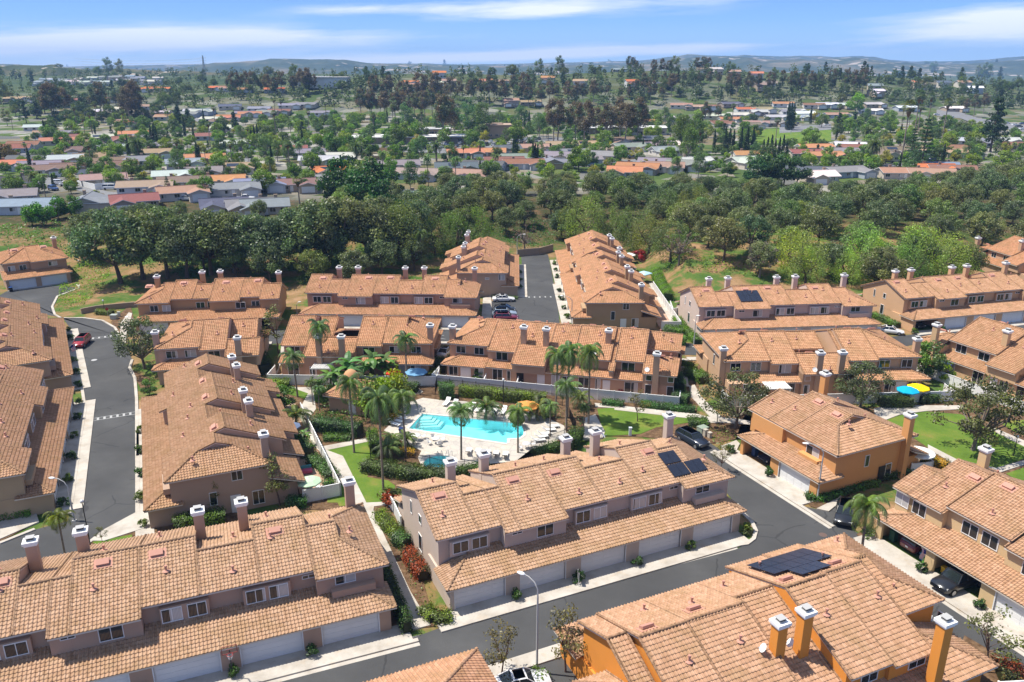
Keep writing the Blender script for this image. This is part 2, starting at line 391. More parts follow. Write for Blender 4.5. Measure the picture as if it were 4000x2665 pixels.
def cap(mb, a, b, r=.14, m=0):
    a = np.array(a, float); b = np.array(b, float); L = np.linalg.norm(b - a)
    if L < .2: return
    if b[2] < a[2]: a, b = b, a
    k = max(1, int(L / .42)); z = np.array([0, 0, .05])
    for i in range(k):
        p, q = a + (b - a) * i / k + z, a + (b - a) * (i + 1.08) / k + z
        V0 = mb.n; tube(mb, [p, q], [r * 1.08, r * .86], 7, m, cap=False)
SF = .36
def section(rm, wm, x0, x1, yf, yr, yb, lod, zr=None, hl=0, hr=0, gl=0, gr=0, sb=.42, dutch=.7, zw=2.38, inset=0):
    zr = 5.35 + SF * (yr - 2) if zr is None else zr
    zf = zr - SF * (yr - yf)
    if hl or hr: sb = (zr - zf) / (yb - yr)
    zb = zr - sb * (yb - yr)
    zg = zr - dutch; d = (zg - zf) / .36; yfg = yr - dutch / SF; ybg = yr + dutch / sb
    fp = [(x0, yf, zf), (x1, yf, zf)]; bp = [(x1, yb, zb), (x0, yb, zb)]
    xa, xb = x0, x1
    if hr:
        xb = x1 - d; fp += [(xb, yfg, zg)]
    fp += [(xb, yr, zr)]
    if hl: xa = x0 + d
    fp += [(xa, yr, zr)]
    if hl: fp += [(xa, yfg, zg)]; bp += [(xa, ybg, zg)]
    bp += [(xa, yr, zr), (xb, yr, zr)]
    if hr: bp += [(xb, ybg, zg)]
    tile_plane(rm, fp, lod); tile_plane(rm, bp, lod)
    cap(rm, (xa, yr, zr), (xb, yr, zr))
    if hr:
        tile_plane(rm, [(x1, yf, zf), (x1, yb, zb), (xb, ybg, zg), (xb, yfg, zg)], lod)
        cap(rm, (x1, yf, zf), (xb, yfg, zg)); cap(rm, (x1, yb, zb), (xb, ybg, zg))
        cap(rm, (xb, yfg, zg), (xb, yr, zr), .1); cap(rm, (xb, ybg, zg), (xb, yr, zr), .1)
    else:
        cap(rm, (x1, yf, zf), (x1, yr, zr), .1); cap(rm, (x1, yb, zb), (x1, yr, zr), .1)
    if hl:
        tile_plane(rm, [(x0, yb, zb), (x0, yf, zf), (xa, yfg, zg), (xa, ybg, zg)], lod)
        cap(rm, (x0, yf, zf), (xa, yfg, zg)); cap(rm, (x0, yb, zb), (xa, ybg, zg))
        cap(rm, (xa, yfg, zg), (xa, yr, zr), .1); cap(rm, (xa, ybg, zg), (xa, yr, zr), .1)
    else:
        cap(rm, (x0, yf, zf), (x0, yr, zr), .1); cap(rm, (x0, yb, zb), (x0, yr, zr), .1)
    a, b = yf + .45, yb - .5; za = zf + SF * .45 - .16; zc = zb + sb * .5 - .16
    wx0 = x0 + (.3 if gl else 0) + (.45 if hl else 0) + inset; wx1 = x1 - (.3 if gr else 0) - (.45 if hr else 0) - inset
    if hl or hr:
        # box up to the eave and a small gable body
        extr(wm, [(a, zw), (b, zw), (b, zc - .02), (a, za - .02)], wx0, wx1)
        extr(wm, [(yfg + .2, zf), (ybg - .2, zf), (ybg - .2, zg), (yr, zr - .16), (yfg + .2, zg)], (xa + .12) if hl else wx0, (xb - .12) if hr else wx1)
    else:
        extr(wm, [(a, zw), (b, zw), (b, zc), (yr, zr - .16), (a, za)], wx0, wx1)
    return zf, zb
def lean(rm, x0, x1, yo, yi, z, lod, hl=0, hr=0, sl=.333):
    """lean-to roof from an outer eave at yo up to the wall at yi"""
    run = abs(yi - yo); zi = z + sl * run; sg = 1 if yi > yo else -1
    xa, xb = x0 + (run if hl else 0), x1 - (run if hr else 0)
    tile_plane(rm, [(x0, yo, z), (x1, yo, z), (xb, yi, zi), (xa, yi, zi)], lod)
    if hr:
        tile_plane(rm, [(x1, yo, z), (x1, yi, z), (xb, yi, zi)], lod); cap(rm, (x1, yo, z), (xb, yi, zi), .12)
    if hl:
        tile_plane(rm, [(x0, yo, z), (xa, yi, zi), (x0, yi, z)], lod); cap(rm, (x0, yo, z), (xa, yi, zi), .12)

_c = {}
def cached(key, fn):
    if key not in _c: _c[key] = fn()
    return _c[key]
def win_frame(w, h):
    m = MB(); t = .06
    box(m, -w / 2, w / 2, -.06, .03, 0, t); box(m, -w / 2, w / 2, -.06, .03, h - t, h)
    box(m, -w / 2, -w / 2 + t, -.055, .03, t, h - t); box(m, w / 2 - t, w / 2, -.055, .03, t, h - t)
    if w > 1: box(m, -.03, .03, -.045, .03, t, h - t)
    return m.mesh('window_frame', [M['frame']])
def win_pane(w, h):
    m = MB(); box(m, -w / 2 + .05, w / 2 - .05, -.025, .01, .05, h - .05); return m.mesh('pane', [M['glass']])
def win(par, face, c, z, w, h, at):
    rz = {'f': 0, 'b': math.pi, 'l': -math.pi / 2, 'r': math.pi / 2}[face]
    loc = (c, at, z) if face in 'fb' else (at, c, z)
    w, h = round(w, 1), round(h, 1)
    o = link('window', cached(('wf', w, h), lambda: win_frame(w, h)), par, loc, rz)
    link('pane', cached(('wp', w, h), lambda: win_pane(w, h)), o)
    return o
def front_door(par, face, c, at, w=.95, h=2.05, dark=False):
    def mk():
        m = MB(); box(m, -w / 2 - .09, w / 2 + .09, -.05, .02, 0, h + .09, 0); box(m, -w / 2, w / 2, -.075, -.051, .02, h, 0)
        for k in (0, 1, 2): box(m, -w / 2 + .14, -.05, -.09, -.076, .2 + k * .6, .65 + k * .6, 0); box(m, .05, w / 2 - .14, -.09, -.076, .2 + k * .6, .65 + k * .6, 0)
        return m.mesh('front_door', [M['black'] if dark else M['white']])
    rz = {'f': 0, 'b': math.pi, 'l': -math.pi / 2, 'r': math.pi / 2}[face]
    o = link('front_door', cached(('fd', w, h, dark), mk), par, (c, at, 0) if face in 'fb' else (at, c, 0), rz)
    def kn():
        m = MB(); lathe(m, [(0, -.12), (.04, -.12), (.045, -.09), (0, -.08)], 8); 
        m.v = [np.stack([v[:, 0], v[:, 2], v[:, 1]], 1) for v in m.v]; return m.mesh('handle', [M['galv']])
    link('handle', cached('knob', kn), o, (w / 2 - .08, 0, 1.0))
def gdoor_mesh(w):
    m = MB(); box(m, 0, w, .17, .22, .02, 2.2)
    n = 4
    for r in range(4):
        for c in range(n):
            box(m, c * w / n + .05, (c + 1) * w / n - .05, .15, .168, .05 + r * .54, .05 + r * .54 + .47)
    box(m, -.1, 0, -.02, .3, .01, 2.2); box(m, w, w + .1, -.02, .3, .01, 2.2)
    return m.mesh('garage_door', [M['gdoor']])
def chimney_mesh(h):
    m = MB(); box(m, -.44, .44, -.38, .38, 0, h - .35); return m.mesh('chimney', [M['stucco']])
def chimcap_mesh():
    m = MB(); box(m, -.50, .50, -.44, .44, -.42, -.24); box(m, -.60, .60, -.54, .54, -.238, 0); return m.mesh('chimney_cap', [M['white']])
def flue_mesh():
    m = MB(); box(m, -.3, .3, -.26, .26, 0, .1); box(m, -.26, .26, -.22, .22, .1, .26, 1); box(m, -.34, .34, -.3, .3, .262, .31); return m.mesh('flue', [M['galv'], M['black']])
def chimney(par, x, y, z0, top, col):
    h = round(top - z0, 1)
    o = link('chimney', cached(('ch', h), lambda: chimney_mesh(h)), par, (x, y, z0), 0, col)
    c = link('chimney_cap', cached('cc', chimcap_mesh), o, (0, 0, h)); link('flue', cached('fl', flue_mesh), o, (0, 0, h))
def pipe_mesh():
    m = MB(); tube(m, [(0, 0, -.2), (0, 0, .5)], .07, 8); tube(m, [(0, 0, .38), (0, 0, .55)], .12, 8); lathe(m, [(.32, .03), (.1, .12)], 8); return m.mesh('vent_pipe', [M['pinkvent']])
def louvre_mesh():
    m = MB(); extr(m, [(-.28, 0), (.28, .1), (.28, .3), (-.28, .22)], -.5, .5); box(m, -.75, .75, -.5, .5, -.02, .03); return m.mesh('roof_vent', [M['pinkvent']])
def dish(par, x, y, z, rz):
    def mk():
        m = MB(); tube(m, [(0, 0, 0), (0, .0, .35), (0, -.12, .5)], .025, 6, 1)
        a = np.arange(14) * 2 * math.pi / 14; t = R(35)
        def ring(r, d): 
            X = r * np.cos(a); Z = r * np.sin(a); return np.stack([X, -.14 - d * math.cos(t) - Z * math.sin(t) * -1 * 0 - Z * .0 + Z * -math.sin(t) * -1, .5 + Z * math.cos(t) + d * math.sin(t) * .0], 1)
        V = np.concatenate([ring(.02, 0), ring(.22, .03), ring(.36, .09)]); F = [(i * 14 + j, i * 14 + (j + 1) % 14, (i + 1) * 14 + (j + 1) % 14, (i + 1) * 14 + j) for i in range(2) for j in range(14)]
        m.add(V, np.array(F), 0, sm=True); m.add(V, [tuple(range(14))], 0)
        tube(m, [(0, -.1, .25), (0, -.5, .5)], .015, 5, 1); box(m, -.04, .04, -.55, -.47, .46, .54, 1)
        return m.mesh('satellite_dish', [M['white'], M['grey']])
    link('satellite_dish', cached('dish', mk), par, (x, y, z), rz)

class TH:
    """frame of a townhouse: x along its garage front, y away from the garages"""
    def __init__(s, o, ang): s.o = o; s.a = R(ang); s.c = math.cos(s.a); s.s = math.sin(s.a)
    def w(s, x, y): return (s.o[0] + x * s.c - y * s.s, s.o[1] + x * s.s + y * s.c)
    def l(s, X, Y):
        dx, dy = X - s.o[0], Y - s.o[1]; return (dx * s.c + dy * s.s, -dx * s.s + dy * s.c)

def townhouse(label, o, ang, col, secs, gar, doors, fw=(), bw=(), lw=(), rw=(), chims=(), leans=(), blocks=(), fdoors=(), dishes=(), solar=(), tint=(1, 1, 1), lod=1, vents=True, bumps=(), group='tile roofed townhouse rows'):
    t = thing('townhouse_row', label, 'townhouse', (o[0], o[1], 0), R(ang), group)
    rm, wm = MB(), MB(); rs = random.Random(int(o[0] * 10) + int(o[1]))
    for k, s in enumerate(secs):
        kw = dict(s[5]) if len(s) > 5 else {}
        section(rm, wm, *s[:5], lod, inset=(.006 if k % 2 else 0), **kw)
    x0, x1 = gar[0], gar[1]; hl = gar[2] if len(gar) > 2 else 0; hr = gar[3] if len(gar) > 3 else 0; yi = gar[4] if len(gar) > 4 else 3.5
    lean(rm, x0, x1, -.35, yi, 2.5, lod, hl, hr)
    w0, w1 = x0 + .4, x1 - .5
    # garage front: piers, header, sides
    xs = sorted(doors); cur = w0
    for x, w, k in xs:
        box(wm, cur, x, 0, .3, 0, 2.44); box(wm, x, x + w, 0, .3, 2.16, 2.44); cur = x + w
    box(wm, cur, w1, 0, .3, 0, 2.44)
    box(wm, w0, w0 + .2, .3, 6, 0, 2.44); box(wm, w1 - .2, w1, .3, 6, 0, 2.44)
    for i in range(len(xs) - 1):
        m_ = (xs[i][0] + xs[i][1] + xs[i + 1][0]) / 2; box(wm, m_ - .1, m_ + .1, .3, 6, 0, 2.37)
    box(wm, w0, w1, 6, 6.2, 0, 2.37)
    if not hl: extr(wm, [(0, 2.44), (yi, 2.44), (yi, 2.44 + (yi) * .333)], w0, w0 + .2)
    if not hr: extr(wm, [(0, 2.44), (yi, 2.44), (yi, 2.44 + (yi) * .333)], w1 - .2, w1)
    for b in blocks: box(wm, b[0], b[1], b[2], b[3], b[4] if len(b) > 4 else 0, b[5] if len(b) > 5 else 2.37)
    for l in leans: lean(rm, l[0], l[1], l[2], l[3], l[4], lod, *(l[5:]))
    for b in bumps: box(wm, b[0], b[1], b[2], b[3], b[4], b[5])
    wm.build('wall', M['stucco'], t, color=col)
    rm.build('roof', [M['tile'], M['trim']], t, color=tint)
    for x, w, k in xs:
        if k: link('garage_door', cached(('gd', round(w, 1)), lambda: gdoor_mesh(round(w, 1))), t, (x, 0, 0))
    for face, lst in (('f', fw), ('b', bw), ('l', lw), ('r', rw)):
        for c, z, w, h, at in lst: win(t, face, c, z, w, h, at)
    for c in chims: chimney(t, *c, col)
    for f in fdoors: front_door(t, *f)
    for d in dishes: dish(t, *d)
    for s in solar:  # x, y, z, slope sign, n cols, n rows
        x, y, z, sl, nc, nr = s[:6]; rz = s[6] if len(s) > 6 else 0
        def mk():
            m = MB(); ca, sa = math.cos(math.atan(sl)), math.sin(math.atan(sl))
            for i in range(nc):
                for j in range(nr):
                    m2 = MB(); box(m2, i * 1.05 + .02, i * 1.05 + 1.03, j * 1.72 + .02, j * 1.72 + 1.70, .16, .21); V = m2.v[0]
                    m.add(np.stack([V[:, 0], V[:, 1] * ca - V[:, 2] * sa, V[:, 1] * sa + V[:, 2] * ca], 1), m2.f[0][0], 0)
            return m.mesh('solar_panel', [M['solar']])
        link('solar_panel', mk(), t, (x, y, z), rz)
    if vents:
        for s in secs:
            kw = dict(s[5]) if len(s) > 5 else {}; zr = kw.get('zr') or 5.35 + SF * (s[3] - 2)
            if s[1] - s[0] < 3: continue
            xc = (s[0] + s[1]) / 2
            for q in range(2):
                d = .9 + rs.random() * .5 if q == 0 else 1.5 + rs.random() * max(.5, s[3] - s[2] - 2.5); x = xc + rs.uniform(-1, 1) * (s[1] - s[0]) * .25
                if q == 0 and s[3] < 8: continue
                v = link('roof_vent' if q == 0 else 'vent_pipe', cached('lv' if q == 0 else 'vp', louvre_mesh if q == 0 else pipe_mesh), t, (x, s[3] - d, zr - SF * d + .07)); 
                if q == 0: v.rotation_euler = (math.atan(SF), 0, 0)
            d = 1.5 + rs.random() * 2
            sbk = kw.get('sb', .42)
            link('vent_pipe', cached('vp', pipe_mesh), t, (xc + rs.uniform(-1, 1), s[3] + d, zr - sbk * d + .05))
    return TH(o, ang)

def mir(L, secs=(), **k):
    """mirror a description in x"""
    S = []
    for s in secs:
        kw = dict(s[5]) if len(s) > 5 else {}
        kw2 = {{'hl': 'hr', 'hr': 'hl', 'gl': 'gr', 'gr': 'gl'}.get(a, a): b for a, b in kw.items()}
        S.append((L - s[1], L - s[0], *s[2:5], kw2))
    return S
ESEC = [(-.6, 3.6, 3, 8.9, 15.6, {'gl': 1}), (3.6, 6.0, 3, 7.3, 17.6, {'sb': .365}), (6.0, 7.5, 2, 7.3, 17.6, {'sb': .365}), (7.5, 12.6, 2, 8.9, 15.6),
        (12.6, 17.1, 3, 8.9, 15.6), (17.1, 21.9, 3, 7.3, 17.6, {'sb': .365}), (21.9, 26.4, 3, 8.9, 15.6), (26.4, 32.7, 2, 7.6, 13.2, {'hr': 1})]
EGAR = (-.9, 32.7, 1, 1)
EDOOR = [(0, 4.9, 1), (6.57, 4.7, 1), (13.1, 4.9, 1), (19.7, 4.9, 1), (26.3, 4.8, 1)]
EFW = [(1.75, 3.85, 1.6, 1.2, 3.0), (3.65, 3.85, 1.6, 1.2, 3.0), (10.3, 3.75, 1.8, 1.3, 2.45), (7.3, 4.7, 1.1, .4, 2.45), (14.8, 3.8, 1.6, 1.3, 3.0), (16.75, 3.8, 1.5, 1.3, 3.0),
       (21.4, 3.8, 1.6, 1.3, 3.0), (23.3, 3.8, 1.6, 1.3, 3.0), (28.9, 4.15, 1.8, 1.0, 2.45), (25.9, 4.75, 1.1, .4, 3.45)]
EBUMP = [(.7, 4.7, 3.0, 3.5, 3.55, 5.15), (13.9, 17.7, 3.0, 3.5, 3.55, 5.2), (20.4, 24.3, 3.0, 3.5, 3.55, 5.2), (27.6, 31.4, 1.75, 2.5, 3.3, 3.95)]
ECH = [(4.1, 12.0, 3.5, 8.7), (7.9, 12.2, 3.5, 8.7), (17.5, 12.0, 3.5, 8.7), (21.3, 12.2, 3.5, 8.7), (31.4, 12.6, 0, 8.6)]
ELEAN = [(-.6, 3.6, 17.5, 15.0, 2.6), (7.5, 17.1, 17.5, 15.0, 2.6), (21.9, 26.4, 17.5, 15.0, 2.6), (26.4, 33.0, 16.4, 12.6, 2.6, 0, 0)]
EBLK = [(-.28, 26.4, 6.2, 16.9), (26.4, 32.2, 6.2, 15.6)]
def mx(L, T): return [(L - a[0], *a[1:]) for a in T]
def mx2(L, T): return [(L - a[1], L - a[0], *a[2:]) for a in T]
def etype(label, o, ang, col, lod=1, mirror=False, shift=0, doors=None, **k):
    L = 31.8
    if not mirror:
        return townhouse(label, o, ang, col, ESEC, EGAR, doors or EDOOR, EFW, k.pop('bw', ()), chims=ECH, leans=ELEAN, blocks=EBLK, bumps=EBUMP, lod=lod, **k)
    d = [(L - x - w, w, q) for x, w, q in EDOOR]
    return townhouse(label, o, ang, col, mir(L, ESEC), (L - 32.7, L + .9, 1, 1), doors or d, mx(L, EFW), k.pop('bw', ()), chims=mx(L, ECH), leans=mx2(L, ELEAN), blocks=mx2(L, EBLK), bumps=mx2(L, EBUMP), lod=lod, **k)
def anchor(p, z, ang, lx, ly):
    """origin of a frame whose local point (lx, ly) stands at photo place p, height z"""
    X, Y = G(p[0], p[1], z); a = R(ang); return (X - lx * math.cos(a) + ly * math.sin(a), Y - lx * math.sin(a) - ly * math.cos(a))
BW = lambda L, y=15.1: [(c, z, w, h, y) for c, z, w, h in L]
fE = etype('pale beige row with black solar panels on its right roof end, before the pool', (-5.15, 61.67), 24.3, (.56, .455, .375), 2,
    lw=[(11.7, 3.8, .5, 1.5, -.3), (8.8, 4.2, .8, 1.0, -.3), (9.0, 1.0, 1.0, 1.9, -.3)], dishes=[(4.5, 12.5, 7.4, 1), (18.0, 12.6, 7.2, 1.2), (22.0, 12, 7.6, 1)],
    solar=[(26.0, 3.6, 5.93, .36, 2, 1), (26.0, 5.35, 6.56, .36, 2, 1), (28.2, 3.6, 5.93, .36, 2, 1)])
fF = etype('nearest brown row at bottom left with a basketball hoop at its garages', (-40.49, 47.02), 21.8, (.47, .315, .225), 2)
fN = etype('row seen end-on, its long garage roof running beside the wide left street', (-51.75, 104.7), -66.1, (.44, .315, .235), 2,
    rw=[(9.3, 3.9, 1.2, 1.3, 32.25), (6.6, 1.4, .8, 1.6, 32.25), (11.3, .5, 1.3, 1.7, 32.25)], fdoors=[('r', 8.9, 32.25)], tint=(.97, .92, .86))
# orange house at the corner
JS = [(s[0] - 19.7, s[1] - 19.7, *s[2:]) for s in ESEC]
JS = [(-2.0, 1.7, 2, 7.0, 13.5, {'gl': 1}), (1.7, 5.2, 2, 8.9, 15.6), (5.2, 12.9, 2, 8.3, 15.0, {'hr': 1, 'dutch': .8})]
fJ = townhouse('orange two garage house at the street corner, left garage open with a car inside', (29.35, 92.55), -64.7, (.66, .33, .125), JS, (-.9, 12.9, 1, 1), [(0, 4.9, 0), (6.4, 4.85, 1)],
    fw=[(.3, 3.4, 1.8, 1.5, 2.45), (3.3, 3.4, 1.8, 1.5, 2.45), (8.9, 3.5, 2.0, 1.2, 2.45)], rw=[(7.4, 2.7, .7, 1.5, 12.48), (11.2, .6, 1.0, 1.7, 12.48)], fdoors=[('r', 10.2, 12.48, .95, 2.05, True)], chims=[(12.7, 13.2, 0, 8.4), (-1.2, 14, 0, 8.6)],
    leans=[(-2, 5.2, 17.4, 14.9, 2.6), (5.2, 13.3, 17.0, 14.4, 2.6)], blocks=[(-1.7, 5.2, 6.2, 16.8), (5.2, 12.4, 6.2, 16.4)], bumps=[(-1.0, 4.4, 1.95, 2.5, 3.2, 5.2), (7.4, 10.4, 1.7, 2.5, 3.25, 3.6)], lod=2, tint=(1.06, 1, .96))
# right street row with two open garages
IS = [(-.9, 2.0, 2, 6.2, 14.5, {'gl': 1}), (.9, 4.9, 2, 8.9, 15.6), (4.9, 11.5, 2.6, 8.9, 15.6, {'zr': 8.2}), (11.5, 17, 2, 8.9, 15.6), (17, 22, 3, 7.3, 17.6), (22, 30, 2, 8.9, 15.6, {'gr': 1})]
fI = townhouse('cream yellow row on the right street with a pickup in its open garage', (38.4, 73.3), -65.5, (.62, .45, .245), IS, (-.9, 30.0, 1, 0), [(.2, 5.3, 0), (6.5, 4.9, 0), (12.9, 4.9, 1), (19.5, 4.9, 1)],
    fw=[(.15, 3.5, 1.6, 1.4, 2.45), (2.2, 3.5, 1.6, 1.4, 2.45), (7.4, 3.9, 1.7, 1.4, 3.05), (9.5, 3.9, 1.7, 1.4, 3.05), (14, 3.5, 1.7, 1.3, 2.45)], chims=[(1.5, 12.2, 4, 8.8), (12.5, 12, 4, 8.8)],
    leans=[(-.9, 30, 17.5, 15, 2.6)], blocks=[(-.5, 29.5, 6.2, 16.8)], lod=2, tint=(1.04, .98, .95))
# orange row seen from its garden side
GS = [(-3.9, .3, 3, 8.9, 15.8, {'gr': 1}), (-9.3, -3.9, 3, 8.8, 15.8), (-13.2, -9.3, 3, 7.6, 17.8, {'sb': .40}), (-17.3, -13.2, 2, 9.0, 16.3, {'zr': 8.15}), (-21.3, -17.3, 2, 8.9, 16.6, {'zr': 8.2}),
      (-27.0, -21.3, 2, 7.4, 12.8, {'hl': 1}), (.3, 2.0, 3, 7.3, 15.0, {'sb': .40, 'zr': 7.1, 'gr': 1}), (1.7, 4.6, 7.0, 10.0, 14.5, {'hr': 1, 'dutch': .1, 'zr': 4.9})]
fG = townhouse('bright orange row at bottom right with two satellite dishes on its roof', (5.78, 56.58), 204.3, (.74, .285, .05), GS, (-27.2, 2.4, 1, 1), [(-4.6, 4.9, 1), (-11.2, 4.9, 1), (-17.8, 4.9, 1), (-24.4, 4.9, 1)],
    bw=[(-15.6, 3.6, 1.7, 1.2, 15.8), (-20.2, 3.6, 1.8, 1.2, 16.1), (-23.5, .6, 1.6, 1.8, 16.9)], lw=[(13.4, 3.2, 1.4, 1.2, -26.6), (15.6, .4, 1.2, 1.9, -26.6)], chims=[(-9.3, 12.7, 3.4, 8.9), (-11.6, 12.8, 3.4, 9.2), (-20.6, 17.4, 0, 8.7)],
    leans=[(-3.9, .3, 17.6, 15.2, 2.6), (-9.3, -3.9, 17.6, 15.2, 2.6), (-21.3, -13.2, 18.2, 15.7, 2.6), (-27.2, -21.3, 18.0, 12.3, 2.7, 1, 0)], blocks=[(-26.5, -21.3, 6.2, 17.3), (-21.3, .0, 6.2, 17.0), (0, 1.7, 6.2, 14.2), (1.7, 4.1, 7.4, 14, 0, 3.7)],
    dishes=[(-8.3, 12.6, 6.3, 1.2), (-10.6, 12.9, 6.2, 1.2)], solar=[(-20.4, 3.6, 6.37, .36, 6, 1), (-20.4, 5.23, 6.96, .36, 6, 1), (-18.6, 6.86, 7.55, .36, 3, 1)], lod=2, tint=(1.04, .98, .96))
HS = [(-.6, 12, -.3, 7.4, 13.5, {'zr': 7.7, 'hl': 1})]
fH = townhouse('roof tip of an orange tiled row cut off by the bottom picture edge', anchor((1095.5, 1491.2), 4.95, 204.3, -.6, -.3), 204.3, (.60, .30, .12), HS, (.6, 12, 0, 0, -.2), [(1.5, 4.9, 1)], blocks=[(-.1, 11, 6.2, 12.5)], lod=2, tint=(1.1, .96, .9))
# second row of the estate, garages towards the camera
fB2 = etype('long row with four chimneys standing left of the parked cars, garages facing the camera', (-39.4, 146.75), -2.27, (.46, .30, .215), tint=(1.1, .95, .84))
fR1 = etype('pale pinkish row with one square of solar panels on its roof at the foot of the dry hillside', (34.65, 137.05), 5.6, (.60, .475, .40), solar=[(7.6, 4.0, 6.1, .36, 4, 2)],
    lw=[(11.7, 3.8, .5, 1.5, -.3), (8.8, 4.2, .8, 1.0, -.3), (9.0, 1.0, 1.0, 1.9, -.3)], tint=(1.08, .95, .87), dishes=[(18.2, 12.6, 7.2, 1.2)])
fR3 = etype('peach row at the right edge with its leftmost garage open, pepper trees behind', (75.0, 142.8), 14.8, (.60, .375, .215), doors=[(0, 4.9, 0)] + EDOOR[1:],
    lw=[(11.7, 3.8, .5, 1.5, -.3), (8.8, 4.2, .8, 1.0, -.3), (9.0, 1.0, 1.0, 1.9, -.3)], tint=(1.05, .96, .9))
fM2 = etype('near row right of the dead-end street with paired chimneys', (11.15, 176.6), -89.4, (.44, .30, .175), tint=(1.12, .95, .82),
    rw=[(9.8, 3.9, 1.2, 1.2, 32.25), (7.4, 1.9, .8, 1.7, 32.25), (11.6, .5, 1.3, 1.7, 32.25)], fdoors=[('r', 9.4, 32.25)])
fM3 = townhouse('farthest row at the end of the dead-end street beneath the oaks', (11.2, 208.5), -89.6, (.42, .28, .17), ESEC[3:], (7.0, 32.7, 1, 1), EDOOR[2:], EFW[4:], chims=ECH[2:], leans=ELEAN[1:], blocks=[(7.8, 32.2, 6.2, 15.6)], bumps=EBUMP[1:], tint=(1.12, .95, .82))
fM1 = townhouse('row left of the dead-end street, its blank beige wall above the parked cars', (1.2, 167.6), 89.7, (.47, .345, .25), [s for s in mir(31.8, ESEC) if s[0] < 28], (-.9, 29, 1, 1), [(.6, 4.9, 1), (7.2, 4.9, 1), (13.8, 4.9, 1), (20.4, 4.9, 1)], lw=[(6.5, 3.8, .9, .5, -.45), (3.4, 3.7, 1.3, 1.3, -.45)],
    chims=[c for c in mx(31.8, ECH) if c[0] < 28], leans=mx2(31.8, ELEAN)[1:], blocks=[(-.4, 28, 6.2, 15.6)], tint=(1.08, .93, .82))
fA1 = etype('near row along the left picture edge, its garage roof falling to the wide left street', (-51.1, 79.4), 113.9, (.46, .335, .205), 2, mirror=True, lw=[(7.5, 3.9, 1.6, 1.3, -.45), (11, .8, 1.2, 1.7, -.45)], tint=(.97, .9, .86))
fA2 = etype('second row along the left picture edge, beside the wide left street', (-67.6, 115.2), 120.0, (.47, .33, .25), 1, mirror=True, tint=(.95, .87, .8))
# garden-side rows
C2S = [(-4, 0, 2, 8.9, 15.7, {'gr': 1}), (-12, -4, 9.6, 13.7, 17.9, {'zr': 5.75, 'sb': .42}), (-16, -12, 2, 8.9, 15.7), (-24, -16, 2, 8.6, 15.2, {'hl': 1}), (-7.0, -4, 2, 6.0, 10.5)]
fC2 = townhouse('row behind the pool house with a sky blue umbrella on its patio', (-36.24, 136.66), 178.3, (.49, .315, .21), C2S, (-24, .9, 1, 1, 9.5), [(-5, 4.9, 1), (-11.6, 4.9, 1), (-18.2, 4.9, 1)],
    bw=BW([(-2, 3.3, 1.8, 1.4), (-13.9, 3.3, 1.9, 1.4)], 15.2) + BW([(-17.9, 3.6, 1.6, 1.1), (-21.4, 3.6, 1.6, 1.1)], 14.7) + BW([(-5.2, 2.8, .9, .8), (-5.2, .6, .9, 1.5), (-8.8, 2.8, .8, .8), (-8.8, .6, .8, 1.5)], 17.3) + BW([(-2, .3, 1.8, 2.0), (-14, .4, 1.8, 1.9), (-19, .4, 1.6, 1.9), (-21.5, .4, 1.6, 1.9)], 16.7),
    chims=[(-10.2, 17.5, 0, 7.3), (-6.6, 17.5, 0, 7.3), (-23.6, 13.6, 0, 8.0)], leans=[(-4.0, 0.2, 17.3, 15.2, 2.65), (-24.3, -12, 17.4, 14.6, 2.65, 1, 0)], blocks=[(-4, -.1, 9, 16.7), (-12, -4, 9, 17.3, 0, 3.9), (-23.5, -12, 9, 16.7)], tint=(1.15, .97, .83))
C3S = [(.4, 7.1, 2, 8.6, 15.2, {'hr': 1}), (-4.1, .4, 2, 8.9, 15.8), (-9.2, -4.1, 2, 8.9, 18.2), (-13.3, -9.2, 2, 8.9, 15.4), (-18.9, -13.3, 2, 8.9, 16.0, {'zr': 7.95}), (-19.6, -18.9, 3, 8.6, 17.6), (-24, -19.6, 2, 8.9, 15.8, {'zr': 7.95}),
       (-29, -24, 10, 14.2, 18.0, {'zr': 5.6, 'hl': 1, 'dutch': .2}), (-29, -24, 2, 6.2, 10.4, {'hl': 1, 'dutch': .4})]
